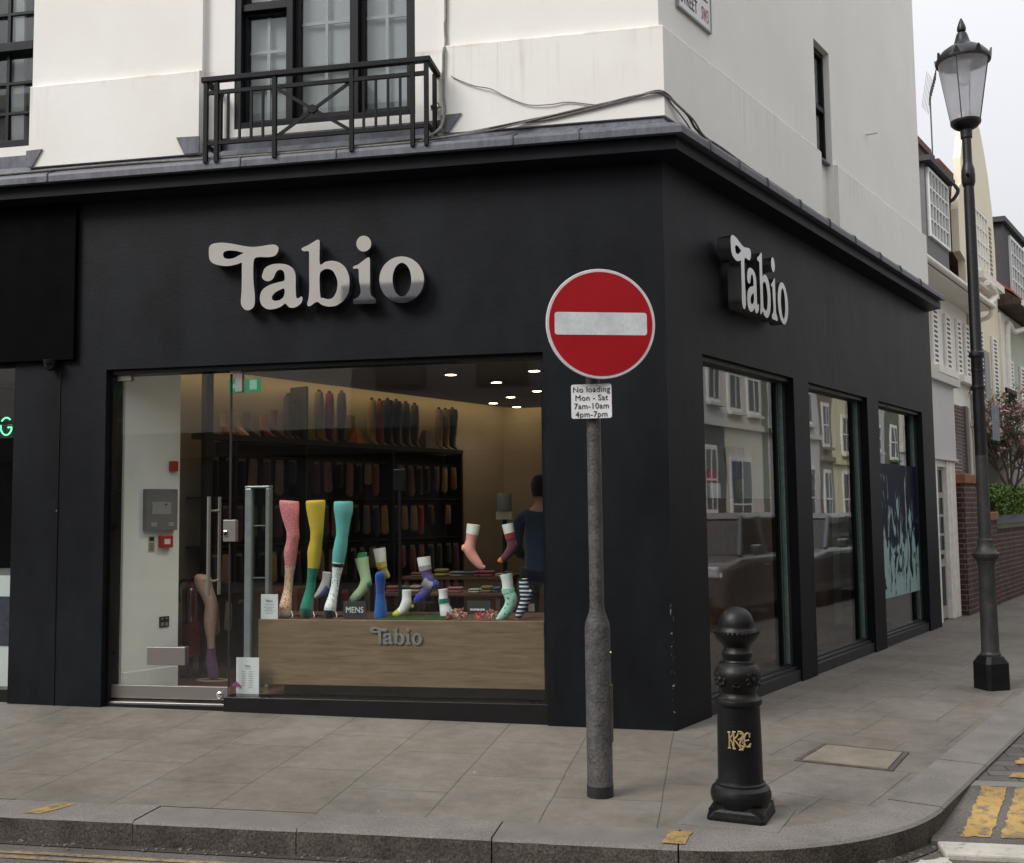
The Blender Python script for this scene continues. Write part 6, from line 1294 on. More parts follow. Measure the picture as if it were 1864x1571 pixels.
MB('S').box(5.345,7.24,-.1125,-.108,.52,2.12).build('board', pm, t); 
# things in the neighbouring shop window at the left edge
t = thing('neon_sign','green neon letters in the dark window at the far left','neon sign',(-5.6,.2,2.35))
nm = MB(); cg = [(-5.60+.055*math.cos(R(a)),.2,2.385+.075*math.sin(R(a))) for a in range(50,341,15)]; nm.v = []; nm.f = []; nm.tube([(x-.05,y,z) for x,y,z in cg+[(-5.548,.2,2.375),(-5.585,.2,2.375)]],.006,8); nm.build('letter', M['neon'], t)
t = thing('window_display','grey clothes stand behind the glass at the far left','clothes rack',(-5.8,.9,.12))
MB().loft([(-5.72,.9,2.0),(-5.72,.9,1.9),(-5.72,.9,1.6),(-5.72,.9,1.25)],[.04,.14,.16,.15],[.03,.08,.09,.08],14).build('shirt', fab('grey_shirt',(.12,.14,.14)), t, smooth=True); MB().tube([(-5.72,.9,.12),(-5.72,.9,2.05)],.012,8).build('pole', M['steel'], t)
t = thing('display_plinth','white display plinth with a dark blue printed panel behind the far left window','display plinth',(-5.9,.5,.2))
MB().box(-6.6,-5.49,.35,.8,.12,1.10).build('body', M['card'], t); MB().box(-6.6,-5.50,.343,.349,.50,.92).build('print', pmat('dark_print',(.03,.035,.06),.5,0,.9,6), t); MB().box(-6.6,-5.5,.36,.78,1.10,1.14).build('top', M['greysteel'], t)
t = thing('shoe','tan leather shoe on the white plinth in the far left window','shoe',(-5.62,.5,1.14))
MB().loft([(-5.72,.5,1.18),(-5.66,.5,1.2),(-5.58,.5,1.21),(-5.53,.5,1.24)],[.02,.04,.05,.045],[.03,.04,.04,.035],12).build('upper', pmat('tan_leather',(.27,.12,.05),.4), t, smooth=True); MB().box(-5.73,-5.5,.465,.535,1.14,1.165).build('sole', M['dark'], t)
MB().box(-8.4,-5.0,2.2,2.25,-.1,3.2).build('next_shop_wall', M['dark'], B); MB().box(-8.4,-5.0,.26,2.2,.05,.12).build('next_shop_floor', M['dark'], B); MB().box(-8.4,-5.0,.26,2.2,3.0,3.05).build('next_shop_ceiling', M['ceil'], B)
# ------------------------------------------------------------------ terrace further up the side street
M['cream'] = mat_white_wall('cream_stucco', (.83,.745,.575), False); M['palewhite'] = mat_white_wall('pale_stucco', (.84,.81,.75), False)
M['greygreen'] = mat_white_wall('grey_green_stucco', (.50,.53,.43), False); M['greywhite'] = mat_white_wall('grey_white_panel', (.60,.59,.58), False)
M['tile'] = mat_slabs('brown_roof_tiles', TH, .17, .10, (0,0,0), (.075,.05,.042), (.12,.085,.07), (.03,.022,.02), .008, flecks=False)
M['redtile'] = pmat('red_roof_tiles', (.15,.045,.03), .8, 0, .3, 6); M['orangetile'] = pmat('orange_tile', (.42,.13,.06), .8, 0, .25, 14)
M['brick'] = mat_brick('dark_red_brick', (.085,.032,.025), (.05,.022,.020), (.17,.14,.12)); M['brick2'] = mat_brick('chimney_brick', (.15,.05,.04), (.09,.035,.03), (.14,.11,.10))
M['cap'] = pmat('clay_coping', (.24,.10,.05), .85, 0, .35, 10); M['slate'] = pmat('dark_slate_cheek', (.035,.034,.038), .7, 0, .3, 6); M['leadgrey'] = pmat('grey_lead_cheek', (.115,.112,.115), .6, 0, .25, 4)
M['wpaint'] = pmat('white_joinery', (.84,.84,.82), .5, 0, .05, 8); M['pane'] = glass('house_glass', (.35,.37,.37)); M['shut'] = pmat('white_shutter', (.84,.82,.78), .6, 0, .06, 10); M['slot'] = pmat('shutter_gap', (.10,.095,.09), .8)
M['paledoor'] = pmat('weathered_white_paint', (.80,.77,.70), .6, 0, .12, 9)
def grid_window(par, s0, s1, z0, z1, o, cols, rows, depth=.06, fw_=.07, name='window'):
    w = MB('S'); w.box(s0,s0+fw_,o-.02,o+depth,z0,z1); w.box(s1-fw_,s1,o-.02,o+depth,z0,z1); w.box(s0+fw_,s1-fw_,o-.02,o+depth-.003,z0,z0+fw_); w.box(s0+fw_,s1-fw_,o-.02,o+depth-.003,z1-fw_,z1)
    a, b, c, d = s0+fw_, s1-fw_, z0+fw_, z1-fw_
    for i in range(1,cols): w.box(a+(b-a)*i/cols-.016,a+(b-a)*i/cols+.016,o+.005,o+depth-.01,c,d)
    for i in range(1,rows): w.box(a,b,o+.007,o+depth-.012,c+(d-c)*i/rows-.014,c+(d-c)*i/rows+.014)
    x = w.build(name, M['wpaint'], par); MB('S').box(a,b,o-.01,o+.004,c,d).build('pane', M['pane'], x); return x
def shutter(par, s0, s1, z0, z1, o):
    w = MB('S'); w.box(s0,s1,o,o+.04,z0,z1); x = w.build('shutter', M['shut'], par)
    g = MB('S'); n = int((z1-z0)/.085)
    for i in range(1,n): z = z0+(z1-z0)*i/n; g.box(s0+(s1-s0)*.22,s1-(s1-s0)*.22,o+.04,o+.043,z-.022,z+.02)
    g.build('louvre', M['slot'], x)  # dark strips on the solid panel paint the shade between slats
def house_win(par, s0, s1, z0, z1, o, sw=.42):
    grid_window(par, s0+sw+.03, s1-sw-.03, z0, z1, o-.06, 3, 4); shutter(par, s0, s0+sw, z0-.04, z1+.04, o+.005); shutter(par, s1-sw, s1, z0-.04, z1+.04, o+.005)
    MB('S').box(s0-.06,s1+.06,o,o+.14,z0-.18,z0-.05).build('window_sill', M['palewhite'], par)
OH = -1.0
h1 = thing('terraced_house', 'white house with louvred shutters, dormer and brown tiled roof right behind the corner building', 'house', tuple(sp(11.5,OH-3,0)))
MB('S').box(7.9,15.05,OH-6,OH,0,5.62).build('wall', M['palewhite'], h1)
house_win(h1, 12.1, 13.45, 4.12, 5.08, OH, .40); house_win(h1, 13.95, 15.0, 4.12, 5.12, OH, .34); house_win(h1, 9.9, 11.4, 4.12, 5.06, OH, .40)
rf = MB('S'); rf.prism([(OH+.45,5.46),(OH+.45,5.52),(OH-2.2,7.9),(OH-6.4,5.52),(OH-6.4,5.46)],'x',7.9,15.05); roof = rf.build('roof', M['tile'], h1)
MB('S').box(7.9,15.05,OH+.002,OH+.44,5.42,5.46).build('soffit', M['palewhite'], h1)
MB('S').tube([(7.9,OH+.49,5.50),(15.1,OH+.49,5.50)],.05,10).build('gutter', M['paledoor'], h1, smooth=True)
MB('S').tube(catmull([(15.02,OH+.48,5.46),(15.04,OH+.4,5.3),(15.05,OH+.1,5.2),(15.05,OH+.07,5.0),(15.05,OH+.07,.3)],5),.045,8).build('downpipe', M['paledoor'], h1, smooth=True)
dm_ = MB('S'); dm_.prism([(OH-.1,6.1),(OH-.1,7.85),(OH-2.2,7.98),(OH-2.2,7.0)],'x',12.55,14.2); dmo = dm_.build('dormer', M['leadgrey'], h1)
MB('S').prism([(OH+.05,7.83),(OH+.05,7.93),(OH-2.3,8.08),(OH-2.3,7.98)],'x',12.42,14.33).build('dormer_roof', M['slate'], dmo); grid_window(dmo, 12.66, 14.16, 6.5, 7.78, OH-.095, 6, 4, .05, .05)
MB('S').tube(catmull([(14.25,OH+.05,7.82),(14.3,OH+.1,7.7),(14.3,OH+.0,7.55),(14.3,OH-.2,7.4),(14.3,OH-.25,6.6)],4),.035,8).build('dormer_pipe', M['slate'], dmo, smooth=True)
ch = MB('S'); ch.box(13.6,14.7,OH-.9,OH-.45,6.2,8.75); ch.box(13.55,14.75,OH-.95,OH-.40,8.55,8.63); ch.build('chimney', M['brick2'], h1)
MB('S').box(14.9,16.2,OH-.45,OH-.36,6.0,8.62).build('tile_hung_wall', M['redtile'], h1)
rc = MB('S')
for k in range(3): rc.tube([(14.0+.22*k,OH-.1,7.72),(14.3+.22*k,OH-.1,8.2)],.010,5)
rc.build('flue_rod', M['galv'], h1)
# entrance wing flush with the shop
PO = -.08
MB('S').box(7.86,9.45,PO-.9,PO-.001,2.285,3.36).build('porch_panel', M['greywhite'], h1); MB('S').box(7.86,9.60,PO-.9,PO+.07,3.36,3.47).build('porch_coping', M['greywhite'], h1); MB('S').box(7.86,9.50,PO-.9,PO+.02,2.255,2.288).build('porch_edge', M['greywhite'], h1)
MB('S').box(8.12,8.36,PO-.3,PO-.02,0,2.255).build('door_jamb', M['paledoor'], h1); MB('S').box(8.92,9.42,PO-.9,PO-.02,0,2.255).build('door_jamb', M['paledoor'], h1, bevel=.01); MB('S').box(8.40,8.92,PO-.3,PO-.04,2.16,2.255).build('door_head', M['paledoor'], h1)
for a in (8.98,9.06,9.24,9.34): MB('S').box(a,a+.03,PO-.021,PO-.008,0,2.25).build('door_moulding', M['paledoor'], h1)
dd = MB('S').box(8.36,8.92,PO-.14,PO-.085,.02,2.16).build('door', pmat('grey_white_door',(.36,.35,.33),.5), h1)
pn_ = MB('S')
for zz in ((1.22,1.45),(1.49,1.72),(.98,1.18),(1.80,2.12)): 
    for ss_ in ((8.55,8.67),(8.71,8.85)): pn_.box(ss_[0],ss_[1],PO-.0855,PO-.081,*zz)
pn_.build('pane', M['dark'], dd); MB('S').box(8.62,8.82,PO-.0855,PO-.078,.2,.75).build('panel', M['slate'], dd, bevel=.01); MB('S').box(8.62,8.76,PO-.0855,PO-.07,.86,.92).build('letter_plate', M['dark'], dd)
MB('S').box(7.86,9.45,PO-.9,PO-.85,0,3.3).build('porch_back', M['palewhite'], h1)
gl = MB('S'); gl.box(8.9,10.6,OH+.003,OH+.05,3.3,3.36); 
gl.build('string_course', M['palewhite'], h1)
# cream Dutch gable
h2 = thing('terraced_house', 'cream house with a tall curved Dutch gable behind the street lamp', 'house', tuple(sp(16.5,OH-3,0)))
gp_ = [(15.06,0),(15.06,6.5),(14.62,6.6),(14.62,7.45),(14.8,7.95),(15.0,8.05),(15.03,8.6),(15.3,9.1),(15.5,9.5),(15.8,9.8),(16.5,9.95),(17.05,9.78),(17.4,9.38),(17.7,8.9),(18.0,8.15),(18.12,7.3),(18.12,0)]
MB('S').prism(gp_+[], 'y', OH-.35, OH+.001).build('wall', M['cream'], h2) if False else None
def prism_so(poly, o0, o1):   # polygon in (s, z), thickness along o
    m = MB('S'); n = len(poly); m.add([(a,o0,b) for a,b in poly]+[(a,o1,b) for a,b in poly],[tuple(range(n))[::-1],tuple(range(n,2*n))]+[(i,(i+1)%n,(i+1)%n+n,i+n) for i in range(n)]); return m
prism_so(gp_, OH-.12, OH+.02).build('wall', M['cream'], h2); MB('S').box(15.06,18.11,OH-6,OH-.352,0,6.4).build('side_wall', M['cream'], h2)
edge = MB('S'); edge.tube([(a,OH-.1,b) for a,b in gp_[9:16]],.05,8); edge.build('gable_coping', pmat('gable_edge',(.34,.28,.25),.8), h2)
rp2 = prism_so([(15.1,6.4),(18.1,6.4),(16.6,7.2)], OH-6, OH-.36); rp2.build('roof', M['redtile'], h2)
grid_window(h2, 15.85, 17.25, 6.5, 7.82, OH+.0, 5, 4, .06, .05); MB('S').box(15.7,17.35,OH+.02,OH+.05,7.84,7.90).build('window_head', M['cream'], h2); MB('S').box(15.6,17.7,OH+.02,OH+.25,6.22,6.36).build('window_sill', M['palewhite'], h2); MB('S').box(15.7,17.6,OH+.02,OH+.16,6.10,6.22).build('window_sill', M['palewhite'], h2)
lv = MB('S')
for k in range(13): z = 6.45+.1*k; lv.box(17.5,17.72,OH+.02,OH+.03,z,z+.055)
lv.build('louvre_vent', pmat('vent_gap',(.2,.17,.13),.8), h2)
MB('S').tube(catmull([(15.6,OH+.3,6.1),(16.1,OH+.35,5.95),(15.9,OH+.3,5.75),(15.4,OH+.25,5.62)],5),.07,8).build('hopper_pipe', M['paledoor'], h2, smooth=True)
house_win(h2, 15.75, 17.65, 3.75, 5.2, OH+.02, .5)
bl = MB('S'); bl.box(16.9,18.0,OH+.03,OH+.35,3.30,3.40); bl.build('balcony_slab', M['palewhite'], h2)
br_ = MB('S')
for k in range(9): br_.box(16.9+.135*k,16.93+.135*k,OH+.31,OH+.34,3.4,4.05)
br_.box(16.88,18.02,OH+.305,OH+.345,4.0,4.08); br_.box(16.88,18.02,OH+.305,OH+.345,3.62,3.66); br_.build('balcony_rail', M['rail'], h2)
# green-grey house beyond
h3 = thing('terraced_house', 'grey green house with a black dormer and orange ridge tile beyond the cream gable', 'house', tuple(sp(21.5,OH-3,0)))
MB('S').box(18.13,26.0,OH-6,OH,0,6.0).build('wall', M['greygreen'], h3); MB('S').box(18.13,19.2,OH,OH+.06,4.1,5.9).build('quoin', M['palewhite'], h3)
MB('S').prism([(OH+.5,6.05),(OH+.5,6.11),(OH-3.0,9.2),(OH-6.4,6.11),(OH-6.4,6.05)],'x',18.14,26.0).build('roof', M['tile'], h3)
MB('S').prism([(OH+.35,6.3),(OH+.35,6.35),(OH-.6,7.15),(OH-.6,7.05)],'x',18.15,19.4).build('hip_tile', M['orangetile'], h3)
MB('S').tube([(18.15,OH+.55,6.06),(26,OH+.55,6.06)],.07,10).build('gutter', M['paledoor'], h3, smooth=True); MB('S').tube(catmull([(19.9,OH+.55,6.0),(19.7,OH+.5,5.75),(19.0,OH+.2,5.55),(18.6,OH+.1,5.3),(18.6,OH+.08,.4)],5),.06,8).build('downpipe', M['paledoor'], h3, smooth=True)
d3 = MB('S').prism([(OH+.05,6.4),(OH+.05,8.1),(OH-2,8.25),(OH-2,7.4)],'x',18.9,21.6).build('dormer', M['slate'], h3); MB('S').prism([(OH+.15,8.1),(OH+.15,8.22),(OH-2.1,8.36),(OH-2.1,8.24)],'x',18.75,21.75).build('dormer_roof', M['slate'], d3); grid_window(d3, 19.6, 21.4, 6.55, 7.95, OH+.055, 5, 4, .05, .06)
for a in (19.0,21.6): house_win(h3, a, a+2.0, 3.3, 4.9, OH, .55)
h4 = thing('terraced_house', 'red roofed house at the far right edge of the terrace', 'house', tuple(sp(30,OH-3,0)))
MB('S').box(26.02,40,OH-6,OH,0,6.3).build('wall', M['cream'], h4); MB('S').prism([(OH+.4,6.3),(OH-3.0,9.6),(OH-6.4,6.3)],'x',26.02,40).build('roof', M['redtile'], h4); MB('S').prism([(OH+.05,6.5),(OH+.05,8.6),(OH-2.4,8.6),(OH-2.4,7.4)],'x',26.6,30).build('dormer', M['slate'], h4); house_win(h4, 27, 29, 3.4, 5.0, OH, .5)
# ground floor bays of houses two and three
MB('S').box(15.6,18.6,OH+.03,OH+.75,2.9,3.05).build('bay_roof', M['leadgrey'], h2); bw2 = MB('S').box(15.7,18.5,OH+.03,OH+.6,.0,1.2).build('bay_wall', M['palewhite'], h2)
grid_window(h2, 15.7, 16.6, 1.2, 2.9, OH+.6, 2, 3, .06, .07); grid_window(h2, 16.65, 17.6, 1.2, 2.9, OH+.6, 2, 3, .06, .07); grid_window(h2, 17.65, 18.5, 1.2, 2.9, OH+.6, 2, 3, .06, .07)
for a in (19.4,22): grid_window(h3, a, a+1.8, 1.2, 2.8, OH-.03, 3, 3, .09, .09)
# aerial on house one's chimney
t = thing('tv_aerial', 'spindly television aerial on the brick chimney against the sky', 'aerial', tuple(sp(15.0,OH-.5,8.6)))
am = MB('S'); am.tube([(15.0,OH-.5,7.0),(15.0,OH-.5,9.95)],.016,6); am.tube([(14.65,OH-.5,8.5),(15.05,OH-.5,8.5)],.02,6); am.build('mast', M['galv'], t)
am = MB('S'); am.tube([(14.95,OH-.5,9.9),(15.6,OH-.5,10.65)],.013,6)
for k in range(9): f_ = k/8; a = Vector((14.95,OH-.5,9.9)).lerp(Vector((15.6,OH-.5,10.65)),f_); am.tube([a+Vector((-.22,.06,.05)),a+Vector((.22,-.06,-.05))],.007,5)
for k in range(6): am.tube([(14.5+.1*k,OH-.55,9.6),(14.62+.1*k,OH-.45,10.35)],.004,4)
am.build('element', M['galv'], t)
# garden walls, piers, fence, hedge
t = thing('brick_pier', 'dark brick gate pier with an orange clay cap beside the white door', 'wall', tuple(sp(9.8,0,0)))
MB('S').box(9.48,10.42,-.75,.0,-.02,1.93).build('shaft', M['brick'], t); MB('S').box(9.44,10.46,-.78,.03,1.93,2.08).build('cap', M['cap'], t, bevel=.02)
t = thing('slatted_fence', 'brown slatted trellis panel standing on the orange capped pier', 'fence', tuple(sp(9.8,-.1,2.08)))
fm = MB('S')
for k in range(19): fm.box(9.5,10.36,-.14,-.11,2.09+.055*k,2.135+.055*k)
fm.build('slat', mat_wood('weathered_slats',(.10,.07,.06),(.16,.12,.105),(3,3,20),.8), t); MB('S').box(10.2,10.38,-.15,-.08,2.085,3.14).build('post', pmat('grey_brown_post',(.14,.11,.10),.8), t); MB('S').box(10.42,10.66,-.2,-.12,2.085,3.14).build('post', pmat('pale_post',(.36,.31,.24),.8), t)
t = thing('brick_pier', 'dark brick pier between the gateway and the hedge wall', 'wall', tuple(sp(11.3,0,0)))
MB('S').box(10.75,11.62,-.7,.02,-.02,1.36).build('shaft', M['brick'], t); MB('S').box(10.72,11.66,-.73,.05,1.36,1.50).build('cap', M['cap'], t, bevel=.015)
t = thing('garden_wall', 'low dark brick garden wall below the green hedge', 'wall', tuple(sp(15,0,0)))
MB('S').box(11.62,26,-.25,.0,-.02,1.22).build('brickwork', M['brick'], t); MB('S').box(11.62,26,-.28,.03,1.22,1.28).build('coping', pmat('mossy_coping',(.13,.12,.06),.9,0,.4,12), t)
t = thing('planter', 'long grey lead planter on top of the garden wall', 'planter', tuple(sp(15,-.2,1.28))); MB('S').box(11.75,20,-.45,-.02,1.28,1.50).build('trough', pmat('zinc_planter',(.10,.105,.12),.5,.3,.2,6), t, bevel=.01)
rr = random.Random(11)
def leafmat(name, c, v=.45):
    m, tt, out = new_mat(name); b = N(tt,'BsdfPrincipled'); b.inputs['Roughness'].default_value = .55; tt.links.new(b.outputs[0],out.inputs[0])
    g = N(tt,'NewGeometry'); r1 = N(tt,'MapRange'); r1.inputs[3].default_value = 1-v; r1.inputs[4].default_value = 1+v; tt.links.new(g.outputs['Random Per Island'],r1.inputs[0])
    vm = N(tt,'VectorMath'); vm.operation = 'SCALE'; vm.inputs[0].default_value = c; tt.links.new(r1.outputs[0],vm.inputs['Scale']); tt.links.new(vm.outputs[0],b.inputs['Base Color']); return m
def leaf(m, c, size, up=.3):
    d = Vector((rr.gauss(0,1),rr.gauss(0,1),rr.gauss(0,1)+up)).normalized(); u = d.orthogonal().normalized(); v = d.cross(u)
    m.v += [c+u*size, c+v*size*.5, c-u*size, c-v*size*.5]; n = len(m.v)-4; m.f.append((n,n+1,n+2,n+3))
hg = thing('hedge', 'bright green clipped hedge in the planter above the garden wall', 'hedge', tuple(sp(15,-.25,1.5)))
hm = MB()
for i in range(13000):
    s_ = rr.uniform(11.75,19.8); k = rr.random(); top_ = 1.84+.05*math.sin(s_*3)+.04*math.sin(s_*7.3)
    if k < .55: o_, z = rr.uniform(-.02,.05)+.03*math.sin(s_*5+z*6 if i else 0), rr.uniform(1.46,top_)
    elif k < .85: o_, z = rr.uniform(-.5,.03), top_+rr.gauss(0,.035)
    else: o_, z = rr.uniform(-.5,.05), rr.uniform(1.46,top_)
    leaf(hm, sp(s_,o_,z), rr.uniform(.018,.04), .6)
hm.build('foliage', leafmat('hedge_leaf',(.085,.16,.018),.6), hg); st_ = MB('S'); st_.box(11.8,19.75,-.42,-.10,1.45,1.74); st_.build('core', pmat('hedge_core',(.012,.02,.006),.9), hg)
mg_ = thing('magnolia_tree', 'small bare branched magnolia with pink blossom behind the hedge', 'tree', tuple(sp(15.6,-.35,0)))
tm = MB(); bm2 = MB(); lm2 = MB()
def branch(p, d, L_, r_, dep):
    pts = [p]; q = p.copy(); dd_ = d.copy()
    for k in range(4): dd_ = (dd_+Vector((rr.gauss(0,.16),rr.gauss(0,.16),rr.gauss(.06,.1)))).normalized(); q = q+dd_*L_/4; pts.append(q.copy())
    tm.tube(pts,[r_,r_*.9,r_*.8,r_*.7,r_*.6],5)
    if dep < 4:
        for j in range(3 if dep else 5):
            a = pts[rr.choice((2,3,4))]; branch(a, (dd_+Vector((rr.gauss(0,.7),rr.gauss(0,.7),rr.gauss(.12,.35)))).normalized(), L_*rr.uniform(.55,.8), r_*.58, dep+1)
    if dep >= 2:
        for j in range(3):
            c = pts[rr.randrange(2,5)]+Vector((rr.gauss(0,.03),rr.gauss(0,.03),rr.gauss(0,.03)))
            if rr.random() < .10:
                for k in range(4):
                    e_ = Vector((rr.gauss(0,1),rr.gauss(0,1),rr.gauss(.5,.8))).normalized(); u = e_.orthogonal().normalized()*.022; n = len(bm2.v); bm2.v += [c, c+e_*.04+u, c+e_*.08, c+e_*.04-u]; bm2.f.append((n,n+1,n+2,n+3))
            else: leaf(lm2, c, .03)
tb = sp(15.6,-.45,1.0); tm.tube([sp(15.6,-.4,0),tb,tb+Vector((0,0,.9))],[.07,.06,.05],8)
for j in range(6): branch(tb+Vector((0,0,.85)), Vector((rr.gauss(0,.5),rr.gauss(0,.5),1)).normalized(), .95, .024, 0)
tm.build('trunk', pmat('magnolia_bark',(.12,.08,.07),.9,0,.2,12), mg_, smooth=True); bm2.build('blossom', leafmat('magnolia_petal',(.66,.36,.41),.35), mg_); lm2.build('leaves', leafmat('young_leaf',(.13,.15,.03),.3), mg_)

# ------------------------------------------------------------------ the other side of the side street (seen in the window glass)
OO = 10.5
MB('S').box(-8,60,OO-2.2,OO+.2,-.14,-.02).build('pavement', M['kerb'], kind='structure')
def opp_house(s0, s1, h, wall, lower, label, wins, zg=4.4, cornice=True):
    t = thing('opposite_house', label, 'house', tuple(sp((s0+s1)/2,OO+2,0)), 'houses across the side street')
    MB('S').box(s0+.01,s1-.01,OO,OO+5,zg,h).build('wall', wall, t); MB('S').box(s0+.01,s1-.01,OO,OO+5,-.1,zg).build('ground_floor_wall', lower, t)
    MB('S').box(s0,s1,OO-.12,OO-.001,zg-.1,zg+.08).build('string_course', wall, t); MB('S').box(s0,s1,OO-.2,OO-.001,h-.3,h).build('cornice', wall, t)
    for (a,b,c,d) in wins:
        w = MB('S'); w.box(a-.12,b+.12,OO-.05,OO-.001,c-.15,d+.15); wo = w.build('window', M['wpaint'], t); MB('S').box(a,b,OO-.06,OO-.051,c,d).build('pane', M['pane_dark'], wo)
        gb = MB('S'); gb.box(a,b,OO-.075,OO-.061,(c+d)/2-.03,(c+d)/2+.03); gb.box((a+b)/2-.02,(a+b)/2+.02,OO-.074,OO-.0612,c,d); gb.build('glazing_bar', M['wpaint'], wo)
        MB('S').box(a-.2,b+.2,OO-.2,OO-.051,c-.25,c-.15).build('window_sill', wall, t)
    return t
M['pane_dark'] = pmat('dark_panes', (.05,.055,.06), .1, 0, .2, 3)
wm = lambda n,c: mat_white_wall(n,c,False)
gw, cw_, dg, bn, yl, pk, gn = wm('opp_pale_grey',(.66,.66,.66)), wm('opp_cream',(.74,.71,.62)), wm('opp_charcoal',(.075,.077,.085)), wm('opp_brown',(.24,.20,.155)), wm('opp_primrose',(.72,.69,.50)), wm('opp_lilac_grey',(.62,.60,.61)), wm('opp_sage',(.16,.19,.14))
def row(s0, s1, z0, z1, n, w): return [(s0+(s1-s0)*(i+.5)/n-w/2, s0+(s1-s0)*(i+.5)/n+w/2, z0, z1) for i in range(n)]
opp_house(-6,3,10,cw_,dg,'cream end house opposite with a dark shop below',row(-6,3,5.4,7.4,3,1.0))
opp_house(3,12,9.2,gw,cw_,'grey opposite house, second from the main road',row(3,12,5.4,7.4,3,1.0)+row(3,12,1.0,3.2,3,1.1))
opp_house(12,20,9.0,cw_,gw,'cream opposite house, third from the main road',row(12,20,5.4,7.4,3,1.0)+row(12,20,1.0,3.2,3,1.1))
opp_house(20,25.2,9.0,gw,dg,'pale grey opposite house with a charcoal ground floor',row(20,25.2,5.2,7.2,3,.8)+[(23.6,24.3,1.6,3.5)],4.4)
opp_house(25.2,28.4,9.4,cw_,cw_,'narrow cream opposite house next to the charcoal one',row(25.2,28.4,5.0,7.2,2,.8)+[(25.6,27.2,.3,3.2)],4.4)
opp_house(28.4,29.0,8.0,gn,gn,'dark sage strip of wall between the cream opposite houses',[],4.4)
opp_house(29.0,34.3,9.2,gw,gw,'plain grey opposite house in the middle of the row',row(29,34.3,5.0,7.2,2,.9)+row(29,34.3,.9,3.1,2,1.0),4.4)
opp_house(34.3,36.05,8.6,bn,bn,'narrow brown opposite house with one tall white window',[(34.8,35.5,4.2,5.75),(34.8,35.5,.9,3.0)],3.6)
opp_house(36.05,41.5,8.8,yl,yl,'primrose yellow opposite house',[(37.2,37.9,4.0,5.4),(39.2,40.0,4.0,5.4),(37.2,38.2,.9,3)],3.5)
opp_house(41.5,43.5,8.4,pk,pk,'lilac grey opposite house with small windows',[(42.0,42.7,4.3,5.3)],3.5); opp_house(43.5,46,8.2,gn,gn,'sage green opposite house',[(44.4,45.3,4.0,5.4)],3.5); opp_house(46,58,8.8,cw_,gw,'long cream opposite house at the far end',row(46,58,4.8,6.8,4,.9)+row(46,58,.9,3.1,4,1.0))
